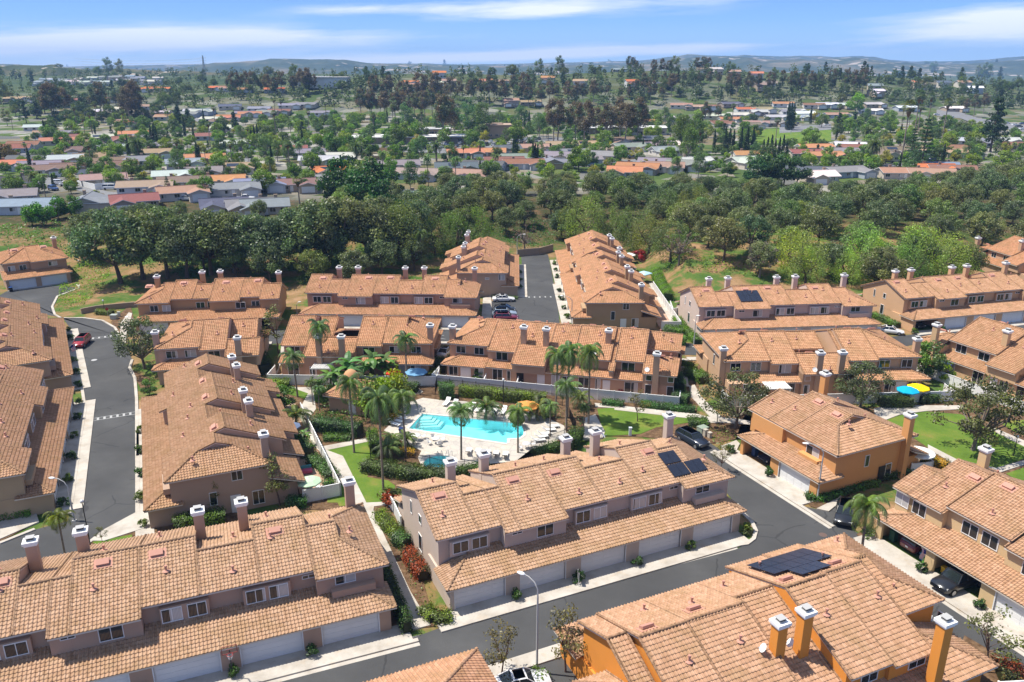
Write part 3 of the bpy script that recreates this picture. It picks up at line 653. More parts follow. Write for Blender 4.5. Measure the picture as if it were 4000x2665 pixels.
fC3 = townhouse('long garden-front row directly behind the pool and its white fence', (.28, 134.1), 166.05, (.50, .325, .22), C3S, (-29.5, 7.2, 1, 1), [(1.8, 4.9, 1), (-4.8, 4.9, 1), (-11.4, 4.9, 1), (-18, 4.9, 1), (-25, 4.9, 1)],
    bw=BW([(5.0, 3.7, 1.6, 1.2), (2.0, 3.7, 1.6, 1.2)], 14.7) + BW([(-1.9, 3.3, 1.9, 1.5), (-11, 3.2, 1.8, 1.3), (-16, 3.2, 1.9, 1.3), (-21.6, 3.2, 2.0, 1.5)], 15.35) + BW([(5.6, .7, 1.5, 1.6), (1.4, .6, 1.5, 1.7), (-1.6, .5, 1.6, 1.9), (-3.4, .6, .6, 1.7), (-10.8, .3, 1.3, 1.9), (-12.5, .3, 1.4, 1.9), (-15.2, .5, 1.8, 1.8), (-17.3, .5, .8, 1.8), (-22.3, .2, 2.0, 2.0)], 16.95) + BW([(-24.9, 2.9, .9, .9), (-24.9, .6, 1.0, 1.7), (-28.1, 2.9, .9, .9), (-28.1, .6, 1.0, 1.7)], 17.5),
    fdoors=[('b', 3.6, 16.9, 1.5, 2.05), ('b', -5.2, 16.9, .95, 2.05, True), ('b', -8.5, 16.9, 1.0, 2.05), ('b', -18.6, 16.9, .95, 2.05)], chims=[(-5.0, 13.6, 3, 8.6), (-8.6, 13.7, 3, 8.6), (-18.1, 12.2, 4, 8.6), (-25.9, 17.7, 0, 7.4), (6.6, 13.9, 0, 7.9)],
    leans=[(.4, 7.5, 17.6, 14.6, 2.6, 0, 1), (-4.1, .4, 17.2, 15.2, 2.65), (-13.3, -9.2, 17.2, 14.8, 2.65), (-19.6, -13.3, 17.4, 15.4, 2.7), (-24, -19.6, 17.4, 15.2, 2.65)], blocks=[(-24, 6.7, 6.2, 16.9), (-9.2, -4.1, 9, 16.9, 2.3, 3.8), (-28.5, -24, 6.2, 17.5, 0, 3.9)],
    dishes=[(-16.5, 15.2, 5.4, 3), (-24.6, 17.2, 4.1, 3)], tint=(1.13, .96, .84))
C1S = [(.2, 6.9, 2, 8.9, 15.2, {'hr': 1}), (-3.8, .2, 2, 8.9, 15.8), (-8.9, -3.8, 9.4, 13.6, 17.4, {'zr': 5.75}), (-8.0, -3.8, 2, 6.4, 10.8, {'zr': 6.9})]
fC1 = townhouse('short row at the left street corner behind a dark round tree', (-51.7, 134.2), 191, (.50, .365, .27), C1S, (-9, 7, 1, 1), [(1.4, 4.9, 1), (-5.2, 4.9, 1)],
    bw=BW([(4.5, 3.6, 1.7, 1.2), (1.7, 3.6, 1.7, 1.2)], 14.7) + BW([(-1.9, 3.3, 1.8, 1.3)], 15.3) + BW([(4.6, .4, 1.8, 1.9)], 16.7), chims=[(6.9, 13.0, 0, 7.6), (-5.9, 17.0, 0, 7.2)], leans=[(.2, 7.2, 17.3, 14.8, 2.6, 0, 1), (-3.8, .2, 17.3, 15.2, 2.6)], blocks=[(-8.4, 6.4, 6.2, 16.7), (-8.4, -3.8, 10, 16.9, 0, 3.9)], tint=(1.1, .95, .84))
KS = [(-4.2, 0, 2, 8.9, 15.7), (0, 7.0, 2, 8.9, 15.2, {'hr': 1}), (-11.5, -4.2, 9.6, 13.7, 17.9, {'zr': 5.8}), (-16.5, -12, 2, 8.9, 15.6, {'zr': 8.0}), (-23.4, -16.5, 2, 8.8, 15.0, {'hl': 1, 'dutch': .1}), (-10.5, -4.2, 2, 5.8, 9.6, {'zr': 6.7}), (-12, -11.5, 3, 8.2, 17)]
fK = townhouse('garden-front row with yellow and turquoise umbrellas on its patio', (37.71, 128.2), 183.5, (.55, .36, .225), KS, (-23.6, 7.2, 1, 1), [(1.5, 4.9, 1), (-5.1, 4.9, 1), (-11.7, 4.9, 1), (-18.4, 4.9, 1)],
    bw=BW([(5.1, 3.6, 1.6, 1.3), (2.0, 3.6, 1.6, 1.3), (-17.9, 3.6, 1.7, 1.3), (-21.4, 3.6, 1.7, 1.3)], 14.7) + BW([(-2.3, 3.3, 1.9, 1.5), (-14.2, 3.3, 1.9, 1.3)], 15.25) + BW([(-5.0, 2.8, .9, .8), (-5.0, .6, .9, 1.6), (-7.5, 2.8, .9, .8), (-7.5, .6, .9, 1.6), (-10.6, 2.8, .9, .8)], 17.35) + BW([(-2.5, .2, 2.0, 2.1), (3.5, .4, 1.8, 1.9), (-18, .3, 1.6, 2.0), (-21.5, .5, 1.4, 1.6)], 16.75), fdoors=[('b', -19.8, 16.75, 1.5, 2.05)],
    rw=[(9, 2.6, .7, 1.7, 6.55)], chims=[(7.0, 14.2, 0, 7.2), (-6.4, 17.5, 0, 7.4), (-9.7, 17.5, 0, 7.4), (-23.6, 12.8, 0, 7.6)], leans=[(-4.2, 3.6, 17.3, 15.0, 2.6), (-24.0, -12, 17.3, 14.8, 2.6, 1, 0)], blocks=[(-4.2, 6.5, 6.2, 16.75), (-11.5, -4.2, 9, 17.35, 0, 3.9), (-22.9, -11.5, 6.2, 16.75)], dishes=[(-5.6, 17.9, 4.4, 3)], tint=(1.1, .97, .86))
LS = [(-7.8, .4, 2, 8.9, 15.7, {'zr': 8.1}), (.4, 5, 10, 14, 18, {'zr': 5.7, 'hr': 1, 'dutch': .3}), (-12.5, -7.8, 2, 8.9, 18, {'sb': .41}), (-18, -12.5, 2, 8.9, 15.7), (-25, -18, 2, 8.9, 17.5)]
fL = townhouse('tan garden-front row at the right edge with a deep blue umbrella on its patio', (84.78, 129.6), 115.5, (.58, .39, .215), LS, (-25, 5, 1, 1), [(-1, 4.9, 1), (-7.6, 4.9, 1), (-14.2, 4.9, 1), (-20.8, 4.9, 1)],
    bw=BW([(-1.7, 3.5, 1.9, 1.4), (-5.6, 3.5, 1.9, 1.3), (-14.5, 3.5, 1.8, 1.3)], 15.2) + BW([(-1.5, .3, 1.8, 2), (-6.4, .4, 1.8, 1.9), (-10.6, .5, 1.4, 1.6), (-15.5, .3, 1.7, 2), (2.5, 2.6, 1.2, .9)], 17.0), fdoors=[('b', -9, 17.0), ('b', -13.2, 17.0, .95, 2.05, True)],
    chims=[(1.5, 17.6, 0, 7.8), (-7.2, 13.2, 4, 8.7)], leans=[(-7.8, .4, 17.6, 15.2, 2.6), (-18, -12.5, 17.6, 15.2, 2.6)], blocks=[(-24.5, 4.4, 6.2, 17.0), (-12.5, -7.8, 9, 17, 2.3, 3.8), (.4, 4.4, 10, 17.3, 0, 3.9)], tint=(1.05, .95, .85))
fR4 = townhouse('farthest right row among the pepper trees, partly cut off by the picture edge', (130.3, 193.7), 99, (.52, .33, .21), LS, (-25, 5, 1, 1), [(-1, 4.9, 1), (-7.6, 4.9, 1)],
    bw=BW([(-1.7, 3.5, 1.6, 1.2), (-5.6, 3.5, 1.6, 1.2)], 15.2), chims=[(1.5, 17.6, 0, 7.8), (-7.2, 13.2, 4, 8.7)], leans=[(-7.8, .4, 17.6, 15.2, 2.6)], blocks=[(-24.5, 4.4, 6.2, 17.0)], tint=(1.15, .95, .82))
PS = [(-.6, 5.0, 2.6, 8.9, 15.6, {'hl': 1, 'dutch': .3}), (5.0, 12.7, 2, 8.7, 15.4, {'hr': 1})]
fP = townhouse('two garage house at the far left by the green bank, a bin beside its garage', (-110.74, 172.1), 37, (.46, .30, .20), PS, (-.9, 12.7, 0, 1), [(.2, 4.9, 1), (6.4, 4.9, 1)], fw=[(1.3, 3.6, 1.4, 1.2, 3.05), (3.5, 3.6, 1.4, 1.2, 3.05), (9.4, 3.9, 1.8, 1.0, 2.45)],
    chims=[(11.8, 13.2, 0, 8.4)], leans=[], blocks=[(-.2, 12.2, 6.2, 15)], tint=(1.15, .95, .8))
B1S = mir(24.6, [(-.6, 3.0, 2.2, 7.0, 14.0, {'gl': 1}), (3.0, 6.8, 3, 8.9, 15.6), (6.8, 12.2, 2, 9.0, 15.6), (12.2, 15.4, 3, 7.4, 17.6, {'sb': .365}), (15.4, 19.4, 3, 8.9, 15.6), (19.4, 25.5, 2, 8.2, 14.5, {'hr': 1})])
fB1 = townhouse('amber row at the left street bend, a white car in its shaded right garage', (-68.74, 141.41), 7.2, (.47, .30, .165), B1S, (-.9, 25.2, 1, 1), [(.2, 4.9, 1), (6.6, 4.9, 1), (13, 4.9, 1), (18.6, 4.9, 0)],
    fw=[(2.4, 3.6, 1.5, 1.2, 2.45), (4.6, 3.6, 1.5, 1.2, 2.45), (10.5, 3.7, 1.6, 1.2, 3.45), (12.6, 3.7, 1.6, 1.2, 3.45), (15.2, 4.4, 1.0, .4, 2.65), (18.0, 3.7, 1.8, 1.2, 2.45), (20.6, 3.6, 1.5, 1.2, 3.45), (22.4, 3.6, 1.5, 1.2, 3.45)], chims=[(1.2, 10.5, 3, 8.5), (9.3, 12.2, 3.5, 8.7), (12.7, 12.4, 3.5, 8.7), (24.2, 10.5, 2, 8.6)], leans=[(-.4, 6, 17, 14, 2.6)], blocks=[(-.3, 24.3, 6.2, 15.5)], tint=(1.12, .94, .80))
ys = np.concatenate([np.linspace(15, 330, 64), np.geomspace(336, 9000, 90)])
xs = np.linspace(-1.25, 1.25, 121); Xg = []; 
Y, T = np.meshgrid(ys, xs, indexing='ij'); X = T * (Y * .85 + 60); Z = hgt(X, Y) - .03
pc = G(1070, 985, 0); Z = Z - 2.2 * np.exp(-(np.clip(np.hypot((X - pc[0]) / 1.3, Y - pc[1]) - 9, 0, None) / 3.) ** 2)   # dug out below the pool
m = MB(); nx = len(xs); q = np.array([(i * nx + j, i * nx + j + 1, (i + 1) * nx + j + 1, (i + 1) * nx + j) for i in range(len(ys) - 1) for j in range(nx - 1)])
m.add(np.stack([X, Y, Z], -1).reshape(-1, 3), q, 0, sm=True); setting(m.build('ground', M['terrain']))
# ------------------------------------------------------------------ streets, paths, lawns, pool
RG = {1: (0, 941.2, .4), 2: (823.5, 941.2, .4), 3: (1411.8, 941.2, .4), 4: (0, 529.4, .4), 5: (588.2, 529.4, .4), 6: (1411.8, 529.4, .4), 7: (0, 105.9, .4998), 8: (1176.5, 105.9, .4998), 0: (0, 0, 1),
      't1': (0, 247.1, .44), 't2': (588.2, 247.1, .44), 't3': (1176.5, 247.1, .44), 't4': (1764.7, 247.1, .44), 'p': (794.1, 852.9, .4811), 's4': (0, 676.5, .6234), 's6': (988.2, 505.9, .4199), 's7': (2058.8, 517.6, .4729), 's5': (1552.9, 717.6, .4636), 's1': (1000, 723.5, .2499), 's2': (611.8, 688.2, .1749), 's3': (294.1, 800, .2776),
      'h1': (0, 117.65, .5686), 'h2': (764.7, 117.65, .5686), 'h3': (1529.4, 117.65, .6123)}
def D(r, x, y): a, b, s = RG[r]; return (a + s * x, b + s * y)
def Q(r, x, y, z=None): return G(*D(r, x, y), z)
def PP(r, pts, z=0.): return [Q(r, x, y, z) for x, y in pts]
def sheet(name, polys, z, mat, z0=-.2, ms=None):
    m = MB()
    for k, P in enumerate(polys): prism(m, P, z0, z + k * .0031)
    return setting(m.build(name, mat))
street_left = PP(4, [(0, 372), (35, 352), (400, 303), (452, 335), (330, 380), (300, 440), (315, 485), (350, 505), (480, 505), (590, 520), (660, 560), (690, 610), (720, 650), (760, 745), (745, 790), (775, 850), (785, 970), (790, 1300)]) + PP(1, [(795, 100), (790, 595), (600, 700), (470, 800), (250, 900), (-40, 930), (-60, 800), (0, 770), (200, 690), (390, 640), (420, 480), (455, 200), (490, 0)]) + PP(4, [(487, 1010), (455, 800), (425, 640), (410, 575), (360, 500), (240, 480), (-40, 440)])
ME = lambda fr, pts: [fr.w(x, y) for x, y in pts]
street_cross = [(-57, 134), (-36, 137.3), (-12, 137.0), (4, 134.5), (16, 131.5), (36, 130.0), (62, 131.2), (72, 136), (84, 139), (110, 147), (150, 158), (150, 165), (104, 152), (80, 143.2), (66, 139.2), (34, 136.2), (11, 140), (-8, 145), (-40, 145.5), (-57, 140)]
street_dead = PP('s6', [(498, 185), (645, 188), (668, 290), (705, 520), (712, 600), (330, 600), (335, 445), (490, 400), (512, 395)])
street_front = PP(0, [(540, 1600), (941, 1469), (1055, 1427), (1412, 1337), (1690, 1263)]) + PP(3, [(760, 775), (800, 745), (813, 700), (790, 650), (740, 600), (640, 470), (540, 330), (420, 250), (200, 150), (240, 110), (330, 60), (440, 100), (560, 200), (700, 290), (1100, 560), (1200, 580), (1290, 500), (1430, 600), (1370, 690), (1700, 945), (1950, 1105), (2354, 1380)]) + [(62, 40), (62, 20), (-60, 20), (-60, 35)]
sheet('road', [street_left, street_cross, street_dead, street_front], .004, M['asphalt'])
# concrete aprons with their kerb step, in the frame of each garage front
ap = []
def apron(fr, x0, x1, y0=-2.1, y1=.35): ap.append(ME(fr, [(x0, y0), (x1, y0), (x1, y1), (x0, y1)]))
apron(fE, -2.2, 32.0); apron(fF, -4, 33.6); apron(fN, -3, 33.5, -1.5); apron(fA1, -1, 33, -2.8); apron(fA2, -1, 33, -2.4); apron(fJ, -2.2, 12.6, -2.3); apron(fI, -1.2, 31, -2.3)
apron(fB2, -.5, 33, -1.6); apron(fR1, -.5, 34, -1.5); apron(fR3, -.5, 33, -1.6); apron(fM2, -1, 33, -1.6); apron(fM3, 7, 33, -1.6); apron(fM1, -1, 29, -1.8); apron(fP, -.5, 12.5, -.5); apron(fG, -28, 9, -1.2); apron(fC2, -25, 1, -1.2); apron(fC3, -30, 8, -1.2); apron(fK, -24, 8, -1.2); apron(fC1, -9, 7, -1.2)
sheet('pavement', ap, .10, M['concrete'])
# kerb strips along the kerb lines
def strip(name, lines, w, z, mat, z0=-.2):
    m = MB()
    for k, L in enumerate(lines):
        L = [np.array(p) for p in L]; A, B = [], []
        for i, p in enumerate(L):
            t = L[min(i + 1, len(L) - 1)] - L[max(i - 1, 0)]; t = t / (np.linalg.norm(t) + 1e-9); n = np.array([-t[1], t[0]]); A.append(p + n * w / 2); B.append(p - n * w / 2)
        for i in range(len(L) - 1):
            prism(m, [A[i], A[i + 1], B[i + 1], B[i]], z0, z + (k % 7) * .0023 + (i % 2) * .0011)
    return setting(m.build(name, mat))
kl = [PP(4, [(452, 335), (330, 380), (300, 440), (315, 485), (350, 505), (480, 505), (590, 520), (660, 560), (690, 610), (720, 650)]), PP(4, [(760, 745), (745, 790), (775, 850), (785, 970), (790, 1300)]) + PP(1, [(795, 100), (790, 595), (600, 700), (470, 800)]),
      PP(4, [(410, 575), (425, 640), (455, 800), (487, 1010)]) + PP(1, [(490, 0), (455, 200), (420, 480), (400, 600)]), PP(1, [(200, 690), (0, 770)]),
      ME(fE, [(-2.2, -2.2), (30.5, -2.2)]) + PP(3, [(760, 775), (800, 745), (813, 700), (790, 650), (740, 600), (700, 545)]), ME(fF, [(-6, -2.2), (34, -2.2)]), ME(fJ, [(-2.6, -2.45), (13, -2.45), (17.5, -2.5)]), ME(fI, [(-.9, -2.45), (31, -2.45)]),
      ME(fM2, [(-1, -1.7), (33, -1.7)]), ME(fM1, [(-1, -1.9), (29, -1.9)]), ME(fR1, [(-.6, -1.6), (34, -1.6)]), ME(fR3, [(-.6, -1.7), (33, -1.7)])]
strip('kerb', kl, .42, .13, M['concrete'])
strip('gutter', [[(np.array(p)) for p in L] for L in [ME(fE, [(-2.2, -2.65), (30.0, -2.65)]), ME(fF, [(-6, -2.65), (34, -2.65)]), ME(fJ, [(-2.6, -2.9), (17.5, -2.9)]), ME(fI, [(-.9, -2.9), (31, -2.9)])]], .45, .012, M['concrete'])
# the shared gardens
gardens = [PP(0, [(620, 865), (660, 850), (980, 860), (1010, 870), (1560, 920), (1610, 830), (1600, 960), (2130, 930), (2353, 890), (2500, 1000), (2500, 1120), (2353, 1110), (2090, 1090), (2050, 1010), (1720, 930), (1690, 1010), (1640, 1020), (1480, 1005), (1340, 1000), (930, 1110), (915, 1120), (1000, 1440), (900, 1450), (870, 1180), (690, 1170), (650, 990), (640, 880)]),
           PP(0, [(300, 850), (345, 870), (345, 900), (330, 905)]), PP(0, [(255, 740), (300, 700), (310, 745), (285, 790)]), PP(1, [(-40, 600), (200, 560), (215, 650), (0, 760), (-40, 770)]), PP(1, [(470, 800), (600, 705), (780, 610), (1300, 540), (1400, 640), (600, 790)]), PP(3, [(1080, 505), (1130, 560), (1200, 575), (1400, 470), (1500, 440), (1600, 400), (1650, 330), (1250, 400)]), PP(3, [(1430, 690), (1390, 720), (1480, 790), (1520, 740)]), PP(3, [(2010, 1300), (2354, 1500), (2354, 1700), (1900, 1600)])]
sheet('garden_beds', gardens[1:], .05, M['mulch'])
lawns = [PP(5, [(398, 1266), (660, 1212), (700, 1300), (655, 1330), (640, 1420), (760, 1440), (800, 1470), (790, 1567), (632, 1567), (500, 1300)]), PP(5, [(410, 1480), (520, 1470), (540, 1567), (410, 1567)]), PP(0, [(760, 1125), (800, 1110), (820, 1160), (780, 1165)]),
         PP(5, [(1960, 1028), (2050, 1022), (2354, 1052)]) + PP(6, [(300, 1060), (500, 1085), (420, 1108), (240, 1135), (150, 1172), (0, 1182)]) + PP(5, [(2000, 1182)]),
         PP(6, [(1550, 1098), (1640, 1065), (1790, 1043), (1990, 1060), (2060, 1090), (2200, 1170), (2370, 1250), (2370, 1310), (2180, 1375), (1965, 1318), (1800, 1250), (1680, 1170)]), PP(6, [(2250, 1400), (2400, 1350), (2400, 1500)]), PP(6, [(2200, 1100), (2400, 1090), (2400, 1200), (2300, 1160)]),
         PP(1, [(530, 765), (760, 722), (760, 745), (560, 785)]), PP(5, [(60, 900), (200, 905), (330, 930), (420, 960), (400, 1000), (330, 985), (120, 925)])]
sheet('lawn', lawns, .075, M['lawn'])
paths = [PP(5, [(240, 1050), (345, 1030), (300, 1085), (345, 1190), (398, 1262), (500, 1300), (634, 1567), (700, 1640), (600, 1640), (540, 1567), (440, 1340), (330, 1240), (270, 1120)]), PP(5, [(380, 1245), (640, 1195), (655, 1215), (400, 1268)]), PP(5, [(200, 905), (560, 905), (900, 880), (960, 930), (940, 945), (560, 925), (330, 930), (345, 1030), (240, 1050), (300, 940)]),
         PP(2, [(0, 500), (30, 540), (140, 535), (210, 530), (215, 545), (90, 560), (85, 590), (300, 1050), (415, 1242), (310, 1270), (180, 900), (0, 620)]), PP(5, [(1890, 1080), (1950, 1060), (2005, 1160), (1990, 1195), (1880, 1200)]), PP(5, [(1945, 995), (2354, 1040), (2354, 1056), (2050, 1024), (1950, 1018)]),
         PP(6, [(0, 1015), (300, 1040), (480, 1060), (540, 1075), (700, 1085), (780, 1100), (780, 1120), (640, 1110), (540, 1110), (440, 1085), (0, 1035)]), PP(6, [(430, 900), (460, 890), (500, 960), (620, 1080), (560, 1085), (440, 960)]), PP(6, [(380, 760), (410, 750), (425, 890), (440, 900), (400, 900)]),
         PP(6, [(1490, 1030), (1560, 1010), (1800, 1010), (2000, 1010), (2010, 1030), (1790, 1042), (1640, 1062), (1545, 1098), (1500, 1090)]), PP(6, [(2160, 1130), (2370, 1220), (2370, 1255), (2200, 1170)]), PP(6, [(1800, 1235), (1965, 1320), (2190, 1370), (2370, 1320), (2370, 1345), (2200, 1400), (2160, 1400), (1940, 1340), (1800, 1260)]),
         PP(6, [(610, 1245), (700, 1210), (720, 1230), (690, 1290), (650, 1290)]), PP(4, [(690, 540), (740, 475), (760, 480), (720, 640), (690, 630)]), PP(0, [(205, 1245), (320, 1178), (345, 1180), (350, 1210), (240, 1245)]), PP(1, [(0, 640), (60, 640), (210, 600), (225, 650), (0, 750)]), PP(3, [(1160, 575), (1280, 515), (1330, 510), (1230, 590)]),
         PP(4, [(420, 290), (470, 283), (455, 335), (430, 305)]), PP('s6', [(290, 430), (335, 420), (340, 560), (280, 560)]), PP('s6', [(1195, 345), (1240, 350), (1345, 560), (1345, 616), (1290, 520)]), PP(4, [(1540, 860), (1600, 800), (1620, 640), (1640, 700), (1580, 860)])]
sheet('path', paths, .10, M['concrete'])
deckP = PP(5, [(735, 1152), (790, 1100), (850, 1000), (960, 965), (1060, 978), (1200, 985), (1500, 1050), (1660, 1075), (1770, 1125), (1785, 1180), (1700, 1225), (1580, 1262), (1490, 1330), (1190, 1345), (1000, 1330), (930, 1310), (950, 1270), (880, 1235), (800, 1190)])
poolP = PP(5, [(955, 1058), (1500, 1112), (1528, 1130), (1538, 1155), (1535, 1180), (1510, 1198), (1445, 1200), (1440, 1227), (878, 1143)])
import bmesh
def deck_with_hole(outer, holes, z, mat, name):
    """paving around the pool: filled between outline and water edges"""
    bm = bmesh.new(); eds = []
    for L in [outer] + holes:
        vs = [bm.verts.new((x, y, z)) for x, y in L]
        eds += [bm.edges.new((vs[i], vs[(i + 1) % len(vs)])) for i in range(len(vs))]
    bmesh.ops.triangle_fill(bm, edges=eds, use_beauty=True)
    for f in bm.faces:
        if f.normal.z < 0: f.normal_flip()
    me = bpy.data.meshes.new(name); bm.to_mesh(me); bm.free(); me.materials.append(mat)
    return setting(link(name, me))
sc_, sr = Q(5, 1055, 1340, 0), 2.0
spaP = [(sc_[0] + sr * math.cos(a * math.pi / 12), sc_[1] + sr * math.sin(a * math.pi / 12)) for a in range(24)]
deckP = [(x, y) for x, y in deckP]
deckP2 = PP(5, [(735, 1152), (790, 1100), (850, 1000), (960, 965), (1060, 978), (1200, 985), (1500, 1050), (1660, 1075), (1770, 1125), (1785, 1180), (1700, 1225), (1580, 1262), (1490, 1330), (1190, 1360), (1130, 1400), (1050, 1420), (960, 1380), (930, 1310), (950, 1270), (880, 1235), (800, 1190)])
deck_with_hole(deckP2, [poolP, spaP], .09, M['deck'], 'pool_deck')
cen = (sum(p[0] for p in deckP2) / len(deckP2), sum(p[1] for p in deckP2) / len(deckP2))
deck_with_hole(gardens[0], [[(cen[0] + (x - cen[0]) * .97, cen[1] + (y - cen[1]) * .97) for x, y in deckP2]], .05, M['mulch'], 'garden_beds')
def basin(P, depth, name, lab, wz):
    t = thing(name, lab, 'pool', (P[0][0], P[0][1], 0)); ox, oy = P[0]; L = [(x - ox, y - oy) for x, y in P]
    if area2(L) < 0: L = L[::-1]
    n = len(L); m = MB(); V = [(x, y, -depth) for x, y in L] + [(x, y, .09) for x, y in L]
    m.add(V, [tuple(range(n))], 0); m.add(V, [((i + 1) % n, i, n + i, n + (i + 1) % n) for i in range(n)], 0); m.build('basin', M['plaster'], t)
    m = MB(); m.add([(x, y, wz) for x, y in L], [tuple(range(n))]); m.build('water', M['water'], t)
    m = MB()
    for i in range(n):
        a, b = np.array(L[i]), np.array(L[(i + 1) % n]); d = (b - a) / np.linalg.norm(b - a); nn = np.array([d[1], -d[0]])
        prism(m, [a - d * .02, b + d * .02, b + nn * .38 + d * .15, a + nn * .38 - d * .15], .06, .13 + (i % 3) * .002)
    m.build('coping', M['coping'], t); return t, L
pool, PL = basin(poolP, 1.25, 'swimming_pool', 'bright turquoise swimming pool with pale stone coping and corner steps', -.03)
m = MB(); c0 = np.array(Q(5, 955, 1058, 0)) - np.array(poolP[0]); ux = np.array(Q(5, 1500, 1112, 0)) - np.array(poolP[0]); ux /= np.linalg.norm(ux); uy = np.array(Q(5, 878, 1143, 0)) - np.array(poolP[0]); uy /= np.linalg.norm(uy)
for k in range(4):
    w_ = 3.2 - k * .55; P = [c0 + .02 * ux + .02 * uy, c0 + ux * w_ + .02 * uy, c0 + ux * w_ + uy * w_ * .55, c0 + ux * .02 + uy * w_ * .9]; prism(m, P, -1.25, -.78 + k * .2)
m.build('step', M['white'], pool)
m = MB(); e0 = np.array(Q(5, 895, 1135, 0)) - np.array(poolP[0])
for k in range(3): P = [e0 + ux * .1, e0 + ux * (2.2 - .3 * k), e0 + ux * (2.2 - .3 * k) - uy * (.9 - .25 * k), e0 + ux * .1 - uy * (.9 - .25 * k)]; prism(m, P, -1.25, -.75 + k * .25)
m.build('step', M['white'], pool)
def rail(par, x, y, rz, name='handrail'):
    m = MB()
    for s in (-.25, .25): tube(m, [(s, 0, .1), (s, 0, .75), (s, .12, .88), (s, .5, .9), (s, .8, .6), (s, .95, -.3)], .03, 6)
    m.build(name, M['galv'], par, (x, y, 0), rz)
pr = lambda r, x, y: tuple(np.array(Q(r, x, y, 0)) - np.array(poolP[0]))
for (x, y, a) in [(965, 1050, 150), (1440, 1102, 170), (1458, 1104, 170), (930, 1150, -30)]: rail(pool, *pr(5, x, y), R(a))
spa, SL = basin(spaP, .9, 'spa_pool', 'small round spa pool with steel handrails in front of the fence', -.03)
rail(spa, 1.2 - 2, 2.0, R(160)); rail(spa, -1.0 - 1.2, 1.9, R(200))
# patios inside the white fences
pat = [ME(fC3, [(8.0, 16.9), (8.0, 19.6), (-29, 19.6), (-29, 16.9)]), ME(fC2, [(.8, 16.5), (.8, 19.8), (-25, 19.8), (-25, 16.5)]), ME(fK, [(7.5, 16.7), (7.5, 19.6), (-26, 19.6), (-26, 16.7)]), ME(fN, [(3, 16), (3, 20), (33.2, 20), (33.2, 16)]), ME(fL, [(4.5, 17), (4.5, 20.5), (-20, 20.5), (-20, 17)]), ME(fM2, [(2, 16.5), (2, 20), (32, 20), (32, 16.5)]), ME(fJ, [(12.4, 13), (12.4, 18.6), (5, 18.6), (5, 16)])]
sheet('patio', pat, .06, M['patio'])
# painted and worn marks on the streets
mk = MB()
def bar(P, w, z=.009):
    a, b = [np.array(p) for p in P]; d = (b - a) / np.linalg.norm(b - a); n = np.array([-d[1], d[0]]) * w / 2
    mk.add([(*(a + n), z), (*(a - n), z), (*(b - n), z), (*(b + n), z)], [(0, 1, 2, 3)])
for A, B_, nb in [((4, 487, 1095), (4, 785, 1048), 8), ((4, 500, 625), (4, 672, 604), 5), (('s6', 512, 422), ('s6', 690, 420), 6)]:
    a, b = np.array(Q(*A, 0)), np.array(Q(*B_, 0)); d = (b - a) / np.linalg.norm(b - a); n = np.array([-d[1], d[0]])
    bar((a + n * .45, b + n * .45), .09); bar((a - n * .45, b - n * .45), .09)
    for k in range(nb + 1): q = a + (b - a) * (k + .0) / nb; bar((q + n * .42, q - n * .42), .3, .0105)
a, b = np.array(Q(2, 552, 1255, 0)), np.array(Q(2, 630, 1385, 0)); d = (b - a) / np.linalg.norm(b - a); n = np.array([-d[1], d[0]])
bar((a + n * .75, b + n * .75), .1); bar((a - n * .75, b - n * .75), .1)
for k in range(5): q = a + (b - a) * k / 4; bar((q + n * .7, q - n * .7), .1, .0105)
for k in range(5): q0 = np.array(Q('s6', 340, 447 + k * 26, 0)); bar((q0, q0 + np.array([4.6, 0])), .09)
for q in [(1045, 600), (1052, 620), (1060, 640)]: q0 = np.array(Q(5, *q, 0)); bar((q0, q0 + np.array([1.2, -.5])), .12)
setting(mk.build('road_marking', plain('worn_road_paint', (.46, .46, .45), .8, var=.5, sc=8.)))
pm = MB()
for P in [PP(1, [(2190, 1400), (2300, 1375), (2330, 1450), (2210, 1480)])]: pm.add([(x, y, .0075) for x, y in P], [tuple(range(len(P)))])
for P in [PP(2, [(130, 1360), (225, 1335), (245, 1390), (150, 1425)]), PP(2, [(285, 1310), (420, 1280), (440, 1340), (300, 1370)])]: pm.add([(x, y, .0075) for x, y in P], [tuple(range(len(P)))])
setting(pm.build('road_patch', plain('patched_asphalt', (.14, .135, .13), .9)))
for r, x, y, lab in [(3, 1198, 720, 'brown round manhole cover in the junction of the front streets'), (4, 541, 745, 'pale round manhole cover in the wide left street')]:
    X, Y = Q(r, x, y, 0); m = MB(); lathe(m, [(.0, .014), (.42, .014), (.47, .006)], 20); lathe(m, [(.30, .015), (.33, .018), (.36, .015)], 20)
    tag(m.build('manhole_cover', plain('manhole_iron' , (.13, .085, .07) if r == 3 else (.4, .4, .4), .7), loc=(X, Y, 0)), lab, 'manhole cover')
